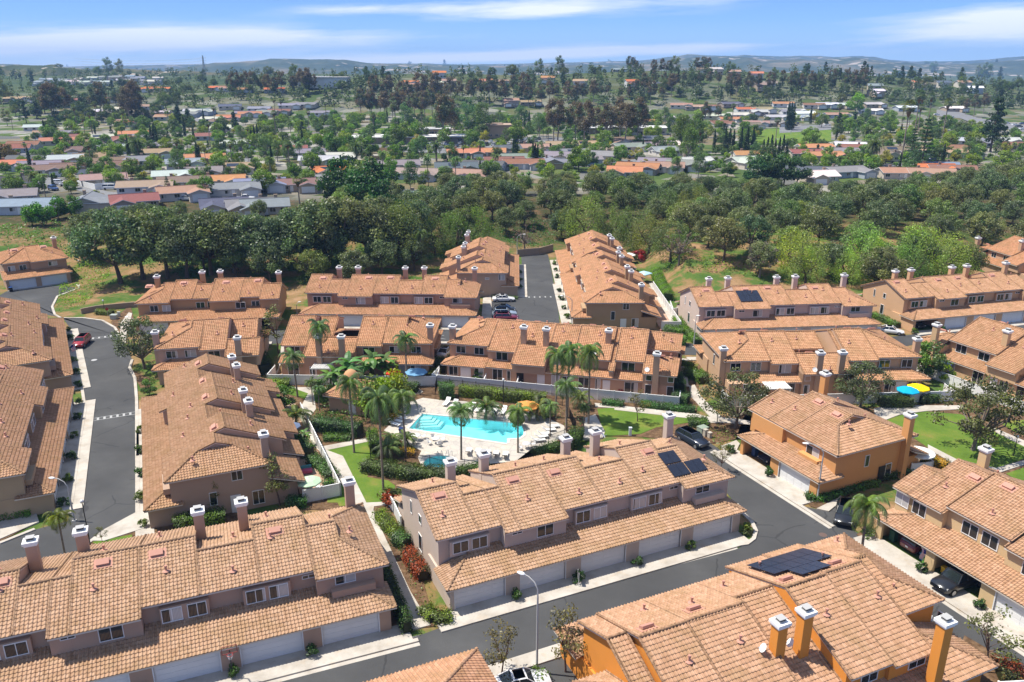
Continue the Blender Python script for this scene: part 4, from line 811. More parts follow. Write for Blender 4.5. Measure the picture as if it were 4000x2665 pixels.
# ------------------------------------------------------------------ plants
def quads(mb, C, nrm, size, uv, m=0, asp=1.0):
    K = len(C); r = nrs.randn(K, 3); t = np.cross(nrm, r); t /= np.linalg.norm(t, axis=1)[:, None] + 1e-9; b = np.cross(nrm, t)
    s = (size * (.7 + .6 * nrs.rand(K)))[:, None] * .5; t = t * s; b = b * s * asp
    V = np.stack([C - t, C - b * .75, C + t, C + b * .75], 1).reshape(-1, 3)
    mb.add(V, np.arange(4 * K).reshape(K, 4), m, np.repeat(uv[:, None, :], 4, 1))
def crown(mb, cl, per, size, m=0, shell=.55, up=.35, droop=0, asp=1.0):
    """leaf clumps: cl = list of (x, y, z, rx, rz)"""
    cl = np.array(cl, float); n = len(cl); K = n * per; idx = np.repeat(np.arange(n), per)
    d = nrs.randn(K, 3); d /= np.linalg.norm(d, axis=1)[:, None]; rr = shell + (1 - shell) * nrs.rand(K) ** .6
    rr *= 1 + .22 * nrs.randn(K) * (nrs.rand(K) < .3)
    C = cl[idx, :3] + d * rr[:, None] * np.stack([cl[idx, 3], cl[idx, 3], cl[idx, 4]], 1)
    if droop: C[:, 2] -= droop * nrs.rand(K) ** 2 * cl[idx, 4]
    nr = d * .7 + nrs.randn(K, 3) * .55 + np.array([0, 0, up]); nr /= np.linalg.norm(nr, axis=1)[:, None]
    cr = nrs.rand(n)[idx]; quads(mb, C, nr, size, np.stack([cr, nrs.rand(K)], 1), m, asp)
def limbs(mb, base_r, h0, cl, n, lean_=.3, m=0, wig=.25):
    """trunk to h0, then limbs towards clump centres"""
    top = (rnd.uniform(-1, 1) * lean_, rnd.uniform(-1, 1) * lean_, h0)
    tube(mb, [(0, 0, -.4), (top[0] * .2, top[1] * .2, h0 * .35), (top[0] * .6, top[1] * .6, h0 * .7), top], [base_r * 1.35, base_r, base_r * .85, base_r * .75], 7, m)
    for c in rnd.sample(list(cl), min(n, len(cl))):
        a = np.array(top); b = np.array(c[:3]); mid = a * .5 + b * .5 + np.array([rnd.uniform(-1, 1), rnd.uniform(-1, 1), rnd.uniform(-.2, .6)]) * wig * np.linalg.norm(b - a)
        tube(mb, [a, mid, b], [base_r * .6, base_r * .36, base_r * .1], 5, m)
TREE = {}
def reg_tree(kind, tr, cr, leafmat='leaf', barkcol=(.17, .13, .10), trunkmat='bark'):
    TREE.setdefault(kind, []).append((tr.mesh(kind + '_trunk', [M[trunkmat]]) if tr else None, cr.mesh(kind + '_crown', [M[x] for x in ([leafmat] if isinstance(leafmat, str) else leafmat)]), barkcol))
def dome(n, R_, z0, z1, cr, zr, flat=.2, hollow=.35):
    out = []
    for _ in range(n):
        a = rnd.random() * 6.283; t = rnd.random(); zz = z0 + (z1 - z0) * t
        rad = R_ * math.sqrt(max(.02, 1 - ((t - flat) / (1.02 - flat)) ** 2)) if t > flat else R_ * (.7 + .3 * t / flat)
        q = rad * (hollow + (1 - hollow) * math.sqrt(rnd.random())); k = cr * rnd.uniform(.7, 1.25); out.append((q * math.cos(a), q * math.sin(a), zz, k, k * zr))
    return out
for s in range(4):   # broad evergreen oak, 10 m
    cl = dome(46, 4.6, 3.6, 9.4, 1.35, .75); a, b = MB(), MB(); limbs(a, .3, 2.6, cl, 16); crown(b, cl, 130, .36); reg_tree('oak', a, b)
for s in range(3):   # tall airy eucalyptus, 20 m
    cl = dome(34, 4.3, 8.5, 19.5, 1.7, .8, .35, .3); a, b = MB(), MB(); limbs(a, .32, 8, cl, 14, .8); crown(b, cl, 115, .55, shell=.3, droop=.5); reg_tree('eucalyptus', a, b, 'euc', (.42, .36, .30))
for s in range(2):   # weeping pepper tree, 9 m
    cl = dome(40, 4.4, 2.2, 8.3, 1.2, 1.1, .25, .5); a, b = MB(), MB(); limbs(a, .3, 2.2, cl, 10); crown(b, cl, 170, .30, droop=1.7, up=.1, asp=.5); reg_tree('pepper', a, b)
for s in range(3):   # round garden tree, 6 m
    cl = dome(26, 2.6, 1.7, 5.7, 1.0, .8, .3, .3); a, b = MB(), MB(); limbs(a, .14, 1.6, cl, 8); crown(b, cl, 110, .36); reg_tree('round', a, b)
for s in range(3):   # broad lush yard tree, 8 m
    cl = dome(40, 3.7, 1.9, 7.4, 1.15, .8, .3, .35); a, b = MB(), MB(); limbs(a, .18, 1.8, cl, 8); crown(b, cl, 100, .42); reg_tree('broad', a, b)
for s in range(2):   # dark cone of a pine / cedar, 12 m
    cl = []
    for k in range(48):
        t = rnd.random(); z = 1.5 + 10.2 * t; r = 3.1 * (1 - t) ** .8 + .2; a_ = rnd.random() * 6.28; q = r * rnd.uniform(.35, 1); cl.append((q * math.cos(a_), q * math.sin(a_), z, .85, .5))
    a, b = MB(), MB(); tube(a, [(0, 0, -.3), (0, 0, 11.5)], [.28, .05], 6); crown(b, cl, 80, .38); reg_tree('pine', a, b)
for s in range(2):   # Italian cypress, 10 m
    cl = [(rnd.uniform(-.2, .2), rnd.uniform(-.2, .2), .6 + 9.2 * t, .82 * (1 - t ** 2.2) + .18, .7) for t in np.linspace(0, 1, 22)]
    a, b = MB(), MB(); tube(a, [(0, 0, -.3), (0, 0, 8)], [.15, .05], 5); crown(b, cl, 85, .34, up=.1); reg_tree('cypress', a, b)
for s in range(1):   # tiered Norfolk pine, 11 m
    cl = []
    for k in range(12):
        z = 1.6 + k * .8; r = 2.7 * (1 - k / 12.5)
        for j in range(7): a_ = j * .9 + k * .4; cl += [(r * f * math.cos(a_), r * f * math.sin(a_), z + .25 * f, .42, .2) for f in (.45, .9)]
    a, b = MB(), MB(); tube(a, [(0, 0, -.3), (0, 0, 11.4)], [.22, .04], 6); crown(b, cl, 16, .32, up=.6); reg_tree('norfolk', a, b)
for s in range(3):   # open young street tree, 5 m
    cl = dome(17, 1.55, 2.0, 5.0, .52, .8, .3, .25); a, b = MB(), MB(); limbs(a, .07, 1.7, cl, 14, .25); crown(b, cl, 46, .20, shell=.25, asp=.7); reg_tree('young', a, b, 'leaf', (.20, .13, .10))
for s in range(2):   # spreading lawn tree with gaps, 7 m
    cl = dome(44, 4.2, 2.3, 6.7, .85, .75, .3, .35); a, b = MB(), MB(); limbs(a, .2, 1.5, cl, 20, .2); crown(b, cl, 110, .24, shell=.35); reg_tree('magnolia', a, b, 'leaf', (.30, .25, .20))
for s in range(2):   # tall pale green plane tree, 16 m
    cl = dome(40, 4.0, 4.5, 15.5, 1.45, .9, .3, .35); a, b = MB(), MB(); limbs(a, .26, 5, cl, 14, .4); crown(b, cl, 110, .42); reg_tree('plane', a, b, 'leaf', (.38, .34, .29))
a, b = MB(), MB(); cl = dome(22, 2.2, 1.2, 4.2, .35, .8, .3, .2); limbs(a, .12, 1.2, cl, 22, .3); crown(b, cl, 30, .16, shell=.1); reg_tree('bare', a, b, 'leaf', (.30, .25, .22))

def frond(mb, L, el0, az, droop, wid, n=14, m=0, uvr=.5, asp=1., up=.0):
    """pinnate palm frond: arched midrib with hanging leaflets"""
    p = np.zeros(3); e = el0; pts = [p.copy()]; ca, sa = math.cos(az), math.sin(az)
    for i in range(n): p = p + np.array([ca * math.cos(e), sa * math.cos(e), math.sin(e)]) * L / n; e -= droop / n * (1 + i / n); pts.append(p.copy())
    P = np.array(pts); side = np.array([-sa, ca, 0]); V, UV = [], []
    for i in range(1, n + 1):
        f = i / n; w = wid * math.sin(math.pi * min(1, .12 + f * .86)) ** .7; d = P[i] - P[i - 1]
        for sg in (-1, 1):
            for q in (0, .5):
                b0 = P[i - 1] + d * q; b1 = b0 + d * .38; tip = b0 + side * sg * w * .8 + d * 1.2 + np.array([0, 0, -w * (.55 - up) * (.7 + .5 * rnd.random())])
                mid = (b0 + b1) / 2 * .45 + tip * .55 + np.array([0, 0, .12 * w])
                V += [b0, b1, mid + d * .3, tip]; UV += [(uvr, rnd.random())] * 4
    k = len(V) // 4; mb.add(np.array(V), np.arange(4 * k).reshape(k, 4), m, np.array(UV))
    return P
def palm(kind, h, nf, L, droop, wid, tr_r, n=12, el=(-.5, 1.35), skirt=False, up=0.):
    a, b = MB(), MB(); top = (rnd.uniform(-.3, .3), rnd.uniform(-.3, .3), h)
    tube(a, [(0, 0, -.3), (0, 0, .25), (top[0] * .3, top[1] * .3, h * .4), (top[0] * .7, top[1] * .7, h * .75), top], [tr_r * 1.5, tr_r * 1.15, tr_r, tr_r * .92, tr_r * .9], 9, 0)
    tube(a, [(top[0], top[1], h - .1), (top[0], top[1], h + .55)], [tr_r * 1.1, tr_r * .5], 8, 1)
    if skirt: tube(a, [(top[0], top[1], h - 1.5), (top[0], top[1], h - .5), (top[0], top[1], h)], [tr_r * 1.1, tr_r * 2.4, tr_r * 1.6], 8, 1)
    for i in range(nf):
        f = i / nf; e = el[1] + (el[0] - el[1]) * f ** .8; mb = MB(); frond(mb, L * rnd.uniform(.85, 1.1), e + rnd.uniform(-.1, .1), i * 2.399 + rnd.uniform(-.2, .2), droop * rnd.uniform(.8, 1.2), wid, n, 0, rnd.random() if f < .85 else 0., up=up)
        for v in mb.v: v += np.array([top[0], top[1], h + .25])
        b.v += mb.v; b.f += [(F + b.n, m_, uv, s_) for F, m_, uv, s_ in mb.f]; b.n += mb.n
    TREE.setdefault(kind, []).append((a.mesh(kind + '_trunk', [M['palmtrunk'], M['thatch']]), b.mesh(kind + '_crown', [M['leaf']]), None))
for s in range(3): palm('queenpalm', 8., 22, 3.3, 1.9, .85, .16)
for s in range(2): palm('datepalm', 6., 60, 3.9, 1.25, .55, .36, 12, (-.75, 1.4), True, .3)
for s in range(2): palm('shortpalm', 1.2, 20, 2.4, 1.6, .5, .15, 10, (-.2, 1.35))
def fanpalm(h):
    a, b = MB(), MB(); tube(a, [(0, 0, -.3), (0, 0, .6), (.1, 0, h * .5), (.2, .1, h)], [.38, .26, .21, .19], 8, 0); tube(a, [(.2, .1, h - 2.0), (.2, .1, h - .9), (.2, .1, h)], [.22, .75, .45], 9, 1)
    C, N, U = [], [], []
    for i in range(46):
        az = i * 2.399; e = 1.3 - 1.9 * (i / 46) ** .8; d = np.array([math.cos(az) * math.cos(e), math.sin(az) * math.cos(e), math.sin(e)]); c = np.array([.2, .1, h + .2]) + d * 1.15
        sd = np.cross(d, [0, 0, 1]); sd /= np.linalg.norm(sd); uu = np.cross(sd, d)
        for j in range(7):
            t = (j - 3) / 3 * 1.15; dd = d * math.cos(t) + sd * math.sin(t); tip = c + dd * .95 + np.array([0, 0, -.28]); w = np.cross(dd, uu) * .11
            C += [c - w * .4, c + dd * .5 - w, tip, c + dd * .5 + w]; U += [((i % 7) / 7 if e > -.2 else 0., rnd.random())] * 4
    b.add(np.array(C), np.arange(len(C)).reshape(-1, 4), 0, np.array(U)); TREE.setdefault('fanpalm', []).append((a.mesh('fanpalm_trunk', [M['palmtrunk'], M['thatch']]), b.mesh('fanpalm_crown', [M['leaf']]), None))
fanpalm(11.); fanpalm(12.5)
def banana():
    a, b = MB(), MB()
    for k in range(3):
        x, y = rnd.uniform(-.5, .5), rnd.uniform(-.5, .5); h = rnd.uniform(1.8, 3.0); tube(a, [(x, y, -.2), (x, y, h)], [.16, .09], 7)
        for i in range(7):
            az = i * .9 + k; e = rnd.uniform(.3, 1.3); p = np.array([x, y, h]); V = []; ca, sa = math.cos(az), math.sin(az); sd = np.array([-sa, ca, 0]); rows = []
            for j in range(7):
                w = .34 * math.sin(math.pi * min(.97, .08 + j / 6.6)); rows.append((p - sd * w - np.array([0, 0, w * .3]), p.copy(), p + sd * w - np.array([0, 0, w * .3]))); p = p + np.array([ca * math.cos(e), sa * math.cos(e), math.sin(e)]) * .34; e -= .28
            V = np.array(rows).reshape(-1, 3); F = []
            for j in range(6): F += [(j * 3, j * 3 + 1, j * 3 + 4, j * 3 + 3), (j * 3 + 1, j * 3 + 2, j * 3 + 5, j * 3 + 4)]
            b.add(V, np.array(F), 0, np.tile([rnd.random(), rnd.random()], (len(F), 4, 1)))
    TREE.setdefault('banana', []).append((a.mesh('banana_trunk', [M['bark']]), b.mesh('banana_crown', [M['leaf']]), (.14, .16, .06)))
banana(); banana()
def shrubs():
    for s in range(3):
        cl = dome(12, .62, .2, 1.0, .32, .85, .35, .2); b = MB(); crown(b, cl, 60, .17); TREE.setdefault('shrub', []).append((None, b.mesh('shrub_crown', [M['leaf']]), None))
    for nm, mt in (('redshrub', 'flower'), ('yellowshrub', 'yflower'), ('orangeshrub', 'orangetip')):
        cl = dome(14, .7, .2, 1.0, .3, .85, .35, .2); b = MB(); crown(b, cl, 60, .17); TREE.setdefault(nm, []).append((None, b.mesh('shrub_crown', [M[mt]]), None))
    b = MB()    # strap-leaved clump (agapanthus)
    V, U = [], []
    for i in range(90):
        az = rnd.random() * 6.28; x, y = rnd.uniform(-.3, .3), rnd.uniform(-.3, .3); L = rnd.uniform(.4, .75); d = np.array([math.cos(az), math.sin(az), 0]); s_ = np.array([-d[1], d[0], 0]) * .035; p = np.array([x, y, 0]); q = p + d * L * .4 + np.array([0, 0, L * .7]); e = p + d * L * .95 + np.array([0, 0, L * .45])
        V += [p - s_, p + s_, q + s_ * 1.4, q - s_ * 1.4, q - s_ * 1.4, q + s_ * 1.4, e + s_ * .3, e - s_ * .3]; r_ = rnd.random(); U += [(r_, rnd.random())] * 8
    b.add(np.array(V), np.arange(len(V)).reshape(-1, 4), 0, np.array(U)); TREE['strap'] = [(None, b.mesh('strap_crown', [M['leaf']]), None)]
shrubs()
KN = {'broad': ('broad_tree', 'tree'), 'hill': ('hill_tree', 'tree'), 'hillpine': ('hill_conifer', 'conifer'), 'oak': ('oak_tree', 'oak'), 'eucalyptus': ('eucalyptus_tree', 'eucalyptus'), 'pepper': ('pepper_tree', 'pepper tree'), 'round': ('garden_tree', 'tree'), 'pine': ('pine_tree', 'pine'), 'cypress': ('cypress_tree', 'cypress'), 'norfolk': ('norfolk_pine', 'pine'), 'young': ('young_tree', 'young tree'), 'magnolia': ('spreading_tree', 'tree'), 'plane': ('plane_tree', 'tree'),
      'bare': ('bare_tree', 'bare tree'), 'queenpalm': ('palm_tree', 'palm'), 'datepalm': ('date_palm', 'palm'), 'shortpalm': ('short_palm', 'palm'), 'fanpalm': ('fan_palm', 'palm'), 'banana': ('banana_plant', 'banana plant'), 'shrub': ('shrub', 'shrub'), 'redshrub': ('flowering_shrub', 'shrub'), 'yellowshrub': ('flowering_shrub', 'shrub'), 'orangeshrub': ('flowering_shrub', 'shrub'), 'strap': ('strap_leaf_plant', 'plant')}
HGT = {'broad': 8.2, 'hill': 9.5, 'hillpine': 12., 'oak': 10.4, 'eucalyptus': 20.8, 'pepper': 9.3, 'round': 6.4, 'pine': 12., 'cypress': 10.3, 'norfolk': 11.5, 'young': 5.4, 'magnolia': 7.3, 'plane': 16.6, 'bare': 4.5, 'queenpalm': 10.2, 'datepalm': 9.2, 'shortpalm': 3., 'fanpalm': 12.8, 'banana': 4., 'shrub': 1.3}
GREEN = {'broad': (.12, .19, .04), 'hill': (.08, .12, .04), 'hillpine': (.05, .085, .035), 'oak': (.125, .165, .065), 'eucalyptus': (.085, .10, .048), 'pepper': (.19, .27, .055), 'round': (.10, .165, .035), 'pine': (.045, .085, .034), 'cypress': (.040, .070, .028), 'norfolk': (.055, .10, .035), 'young': (.13, .155, .045), 'magnolia': (.10, .13, .055), 'plane': (.115, .18, .065), 'bare': (.17, .13, .10), 'queenpalm': (.145, .215, .07), 'datepalm': (.105, .14, .05), 'shortpalm': (.12, .18, .05), 'fanpalm': (.12, .16, .055), 'banana': (.11, .20, .05), 'shrub': (.09, .16, .035), 'redshrub': (.12, .16, .04), 'yellowshrub': (.16, .20, .03), 'orangeshrub': (.11, .15, .03), 'strap': (.075, .16, .03)}
TREE['hill'] = TREE['oak'][:2] + TREE['broad'][:2] + TREE['plane'][:1]; TREE['hillpine'] = TREE['pine']
ALLT = []     # every plant: object, kind, place, label hints
def plant(kind, x, y, z=None, sc=1., col=None, label=None, group=None, cjit=.18, var=None, sz=None):
    v = TREE[kind]; tr, cr, bc = v[rnd.randrange(len(v)) if var is None else var % len(v)]
    z = H(x, y) if z is None else z
    c = col or GREEN[kind]; j = [1 + rnd.uniform(-cjit, cjit) for _ in range(2)]; c = (c[0] * j[0], c[1] * (j[0] + j[1]) / 2, c[2] * j[1])
    nm, cat = KN[kind]; S = (sc, sc, sz if sz else sc); rz = rnd.random() * 6.28
    if tr is None:
        o = link(nm, cr, None, (x, y, z), rz, c, S); tag(o, label, cat, group)
    else:
        o = thing(nm, label, cat, (x, y, z), rz, group); o.scale = S
        link('trunk', tr, o, color=bc or (1, 1, 1)); link('crown', cr, o, color=c)
    ALLT.append((o, kind, x, y, z)); return o
def ptop(kind, base, top, label=None, group=None, **k):
    """plant standing at a ground place whose top reaches a height seen in the photograph"""
    x, y = G(*base); z = H(x, y); lo, hi = .3, 45.
    for _ in range(30):
        mid = (lo + hi) / 2
        if PX(x, y, z + mid)[1] > top: lo = mid
        else: hi = mid
    s_ = lo / HGT.get(kind, 1.3)
    if kind == 'queenpalm': k['sz'] = s_; s_ = min(s_, .8)
    if kind == 'fanpalm': k['sz'] = s_; s_ = s_ ** .5
    return plant(kind, x, y, z, s_, label=label, group=group, **k)
def hedge(label, pts, w, h, col=(.075, .14, .03), mat='leaf', size=.17, dens=70, name='hedge', group=None):
    """clipped hedge along a ground line; leaves over a dense core"""
    x0, y0 = pts[0]; b = MB(); L = [np.array(p, float) - (x0, y0) for p in pts]
    for i in range(len(L) - 1):
        A, B = L[i], L[i + 1]; ln = np.linalg.norm(B - A); d = (B - A) / ln; n = np.array([-d[1], d[0]])
        prism(b, [A + n * w * .36, B + n * w * .36, B - n * w * .36, A - n * w * .36], -.1, h * .82)
        K = int(dens * (ln * (w + 2 * h) + w * h * 2)); u = nrs.rand(K) * (ln + .3) - .15; f = nrs.rand(K); per = w + 2 * h; q = f * per
        s_ = np.where(q < h, -w / 2, np.where(q < h + w, q - h - w / 2, w / 2)); z = np.where(q < h, q, np.where(q < h + w, h, per - q))
        C = np.stack([A[0] + d[0] * u + n[0] * s_, A[1] + d[1] * u + n[1] * s_, z], 1) + nrs.randn(K, 3) * .10
        nr = np.stack([n[0] * s_ / w * 2, n[1] * s_ / w * 2, (z / h) ** 2], 1) + nrs.randn(K, 3) * .5; nr /= np.linalg.norm(nr, axis=1)[:, None]
        cr = (np.sin(u * 1.7 + s_ * 2) * .5 + .5) * .7 + nrs.rand(K) * .3; quads(b, C, nr, size, np.stack([cr, nrs.rand(K)], 1))
    o = b.build(name, M[mat], None, (x0, y0, H(x0, y0)), 0, col); return tag(o, label, 'hedge', group)
def cover(name, P, dens, size, col, hmax=.35, mat='leaf', zt=True):
    """ground cover nobody could count"""
    P = np.array(P); lo, hi = P.min(0), P.max(0); K = int(dens * np.prod(hi - lo)); q = lo + nrs.rand(K, 2) * (hi - lo); ins = np.zeros(K, bool); k = len(P)
    for a in range(k):
        b = (a + 1) % k
        if P[a][1] == P[b][1]: continue
        c = (P[a][1] > q[:, 1]) != (P[b][1] > q[:, 1]); ins ^= c & (q[:, 0] < (P[b][0] - P[a][0]) * (q[:, 1] - P[a][1]) / (P[b][1] - P[a][1]) + P[a][0])
    q = q[ins]; K = len(q); b = MB(); lump = np.sin(q[:, 0] * .9) * np.sin(q[:, 1] * 1.1 + 1) * .5 + .5; lump2 = np.sin(q[:, 0] * .31 + 2) * np.sin(q[:, 1] * .37) * .5 + .5
    keep = nrs.rand(K) < .35 + .65 * lump2; q, lump, lump2 = q[keep], lump[keep], lump2[keep]; K = len(q)
    C = np.stack([q[:, 0], q[:, 1], hgt(q[:, 0], q[:, 1]) + .04 + nrs.rand(K) * hmax * (.3 + lump)], 1); nr = nrs.randn(K, 3) * .5 + np.array([0, 0, .8]); nr /= np.linalg.norm(nr, axis=1)[:, None]
    quads(b, C, nr, size, np.stack([.2 + .7 * lump2, nrs.rand(K)], 1)); o = b.build(name, M[mat], color=col); o['kind'] = 'stuff'; return o
def inside(P, x, y):
    r = False; n = len(P)
    for a in range(n):
        p, q = P[a], P[(a + 1) % n]
        if (p[1] > y) != (q[1] > y) and x < (q[0] - p[0]) * (y - p[1]) / (q[1] - p[1]) + p[0]: r = not r
    return r
def scatter(P, d, tries=4000, avoid=()):
    """points in a polygon kept a distance apart"""
    xs_, ys_ = [p[0] for p in P], [p[1] for p in P]; out = []
    for _ in range(tries):
        x, y = rnd.uniform(min(xs_), max(xs_)), rnd.uniform(min(ys_), max(ys_))
        if not inside(P, x, y) or any((x - a) ** 2 + (y - b) ** 2 < d * d for a, b in out) or any((x - a[0]) ** 2 + (y - a[1]) ** 2 < (d * .5 + a[2]) ** 2 for a in avoid): continue
        out.append((x, y))
    return out
# ------------------------------------------------------------------ cars
CARS = {'sedan': dict(L=4.7, W=1.8, prof=[(0, .45, .62), (.06, .3, .72), (.30, .28, .92), (.5, .26, .95), (.8, .26, .96), (.97, .3, .92), (1, .42, .72)], cab=[(.29, .95), (.43, 1.42), (.66, 1.43), (.86, .97)], wz=.33),
        'suv': dict(L=4.8, W=1.92, prof=[(0, .5, .8), (.05, .36, .95), (.26, .34, 1.08), (.5, .34, 1.12), (.85, .34, 1.14), (.985, .36, 1.12), (1, .5, .8)], cab=[(.27, 1.1), (.40, 1.66), (.88, 1.68), (.975, 1.14)], wz=.37),
        'hatch': dict(L=4.4, W=1.76, prof=[(0, .45, .62), (.06, .3, .76), (.26, .28, .95), (.5, .26, .98), (.85, .26, 1.02), (.985, .3, 1.0), (1, .42, .75)], cab=[(.22, .96), (.42, 1.48), (.72, 1.47), (.97, 1.06)], wz=.33),
        'van': dict(L=5.0, W=1.95, prof=[(0, .5, .8), (.04, .34, .95), (.16, .3, 1.1), (.5, .3, 1.15), (.85, .3, 1.15), (.99, .32, 1.12), (1, .5, .8)], cab=[(.13, 1.08), (.27, 1.8), (.93, 1.82), (.985, 1.15)], wz=.34),
        'pickup': dict(L=5.8, W=2.03, prof=[(0, .6, .95), (.04, .45, 1.12), (.26, .42, 1.2), (.5, .42, 1.22), (.64, .42, 1.22), (.985, .42, 1.2), (1, .55, 1.15)], cab=[(.27, 1.2), (.37, 1.88), (.58, 1.9), (.64, 1.22)], wz=.42)}
def car_body(k):
    c = CARS[k]; L, W = c['L'], c['W']; m = MB(); g = MB(); hw = W / 2
    rows = []
    st = c['prof']
    for f, zb, zt in st:
        x = L / 2 - f * L; e = hw * (.80 if f in (0, 1) else .93 if f < .07 or f > .96 else 1.)
        rows.append([(x, -e * .94, zb), (x, -e, zb + .15), (x, -e, zt - .16), (x, -e * .9, zt), (x, 0, zt + .03), (x, e * .9, zt), (x, e, zt - .16), (x, e, zb + .15), (x, e * .94, zb)])
    n = 9; V = np.array(rows).reshape(-1, 3); F = [(i * n + j, i * n + (j + 1) % n, (i + 1) * n + (j + 1) % n, (i + 1) * n + j) for i in range(len(st) - 1) for j in range(n)]
    m.add(V, np.array(F)[:, ::-1], 0, sm=True); m.add(V, [tuple(range(n)), tuple(range((len(st) - 1) * n, len(st) * n))[::-1]], 0)
    # greenhouse: glass loft with a painted roof and pillars
    cb = c['cab']; X = [L / 2 - f * L for f, _ in cb]; Z = [z for _, z in cb]; wb, wt = hw * .90, hw * .72
    P = [(X[0], -wb, Z[0] - .03), (X[1], -wt, Z[1]), (X[2], -wt, Z[2]), (X[3], -wb, Z[3] - .03)]; Pr = [(x, -y, z) for x, y, z in P]
    g.add(P + Pr, [(0, 1, 2, 3)[::-1], (4, 5, 6, 7), (0, 4, 5, 1)[::-1], (2, 6, 7, 3)[::-1]], 0)
    m.add([(X[1] + .05, -wt, Z[1] - .01), (X[1] + .05, wt, Z[1] - .01), (X[2] - .05, wt, Z[2] - .01), (X[2] - .05, -wt, Z[2] - .01), (X[1] - .1, -wt * .85, Z[1] + .05), (X[1] - .1, wt * .85, Z[1] + .05), (X[2] + .1, wt * .85, Z[2] + .05), (X[2] + .1, -wt * .85, Z[2] + .05)], [(4, 7, 6, 5), (0, 4, 5, 1)[::-1], (1, 5, 6, 2)[::-1], (2, 6, 7, 3)[::-1], (3, 7, 4, 0)[::-1]], 0, sm=True)
    for s in (-1, 1):
        for a, b in ((0, 1), (3, 2)): tube(m, [(X[a], s * wb, Z[a]), (X[b], s * (wt + .01), Z[b])], .05, 5, 0)
        xm = (X[1] + X[2]) / 2 - .1; tube(m, [(xm, s * (wb + .0), (Z[0] + Z[3]) / 2), (xm, s * (wt + .01), Z[1])], .05, 5, 0)
    if k == 'pickup':
        box(m, L / 2 - .985 * L + .12, L / 2 - .65 * L, -hw * .82, hw * .82, 1.215, 1.262, 1); 
    return m.mesh(k + '_body', [M['paint'], M['black']]), g.mesh('car_window', [M['carglass']])
def wheel_mesh(r):
    m = MB(); a = MB()
    for mm, rr, w, mt in ((m, r, .11, 0), (a, r * .62, .118, 0)):
        n = 18; an = np.arange(n) * 2 * math.pi / n; V = np.concatenate([np.stack([rr * np.cos(an), np.full(n, s * w), rr * np.sin(an)], 1) for s in (-1, 1)])
        mm.add(V, np.array([(j, n + j, n + (j + 1) % n, (j + 1) % n) for j in range(n)]), 0, sm=True); mm.add(V, [tuple(range(n)), tuple(range(2 * n - 1, n - 1, -1))], 0)
    return m.mesh('tyre', [M['rubber']]), a.mesh('rim', [M['alloy']])
def car(k, label, x, y, rz, col, z=0., group=None, detail=True):
    c = CARS[k]; L, W = c['L'], c['W']
    t = thing('car' if k != 'pickup' else 'pickup_truck', label, 'pickup truck' if k == 'pickup' else 'van' if k == 'van' else 'car', (x, y, z), rz, group)
    b, g = cached(('cb', k), lambda: car_body(k)); link('body', b, t, color=col)['tintable'] = 1; link('window', g, t)
    ty, ri = cached(('wh', c['wz']), lambda: wheel_mesh(c['wz']))
    for fx in (.18, .80):
        for s in (-1, 1): w_ = link('wheel', ty, t, (L / 2 - fx * L, s * (W / 2 - .10), c['wz'])); link('rim', ri, w_, (0, s * .004, 0))
    if detail:
        zt = c['prof'][1][2] - .1
        for nm, mt, xx, dz in (('headlight', 'lamp', L / 2 - .04 * L, 0), ('tail_light', 'red', -L / 2 + .03 * L, .06)):
            def mk(): m = MB(); box(m, -.08, .08, -.2, .2, -.09, .09); return m.mesh(nm, [M[mt]])
            for s in (-1, 1): link(nm, cached((nm,), mk), t, (xx, s * W * .35, zt + dz - .05))
        def gr(): m = MB(); box(m, -.03, .03, -.42, .42, -.1, .1); return m.mesh('grille', [M['black']])
        link('grille', cached('gr', gr), t, (L / 2 - .012 * L, 0, zt - .12))
        def pl(): m = MB(); box(m, -.02, .02, -.16, .16, -.08, .08); return m.mesh('licence_plate', [M['plate']])
        link('licence_plate', cached('pl', pl), t, (-L / 2 - .005, 0, zt - .12))
    return t
def at(fr, x, y, rz): X, Y = fr.w(x, y); return X, Y, fr.a + rz
WHT, BLK, RED, SIL, NAVY = (.72, .72, .72), (.012, .013, .016), (.33, .012, .018), (.42, .44, .46), (.02, .035, .08)
X, Y = Q(4, 460, 668, 0); car('suv', 'red car parked against the kerb of the wide left street', X, Y + .8, R(98 + 180), RED)
X, Y = Q(5, 1422, 407, 0); car('sedan', 'white car parked alone nearest the beige end wall', X, Y, R(4), WHT)
X, Y = Q(5, 1428, 466, 0); car('hatch', 'black car parked beside a silver blue one at the street end', X, Y, R(-3), (.015, .02, .03))
X, Y = Q(5, 1428, 496, 0); car('suv', 'silver blue car parked between the black and the dark red car', X, Y, R(3), (.27, .33, .40))
X, Y = Q(5, 1436, 520, 0); car('suv', 'dark red car parked nearest the garden-front roofs', X, Y, R(2), (.16, .012, .03))
X, Y = Q(5, 1088, 715, 0); car('sedan', 'silver white car parked beside the gap between two garden-front rows', X, Y, R(75), (.5, .54, .6))
X, Y = Q(6, 1582, 592, 0); car('sedan', 'white car parked at the blank peach end wall', X, Y, R(-22), WHT)
X, Y = Q(6, 445, 1222, 0); car('suv', 'black car parked in the bay behind the solar panel roof', X, Y, R(-58), (.012, .018, .035))
X, Y = at(fJ, 2.7, 3.0, 0)[:2]; car('sedan', 'dark blue car inside the open garage of the orange house', X, Y, fJ.a - R(90), NAVY)
X, Y = at(fI, 2.9, 3.0, 0)[:2]; car('suv', 'red and black car inside the left open garage of the cream row', X, Y, fI.a + R(90), (.14, .015, .02))
X, Y = at(fI, 9.0, .4, 0)[:2]; car('pickup', 'black pickup truck nosing out of the open garage by the flag', X, Y, fI.a - R(90), BLK)
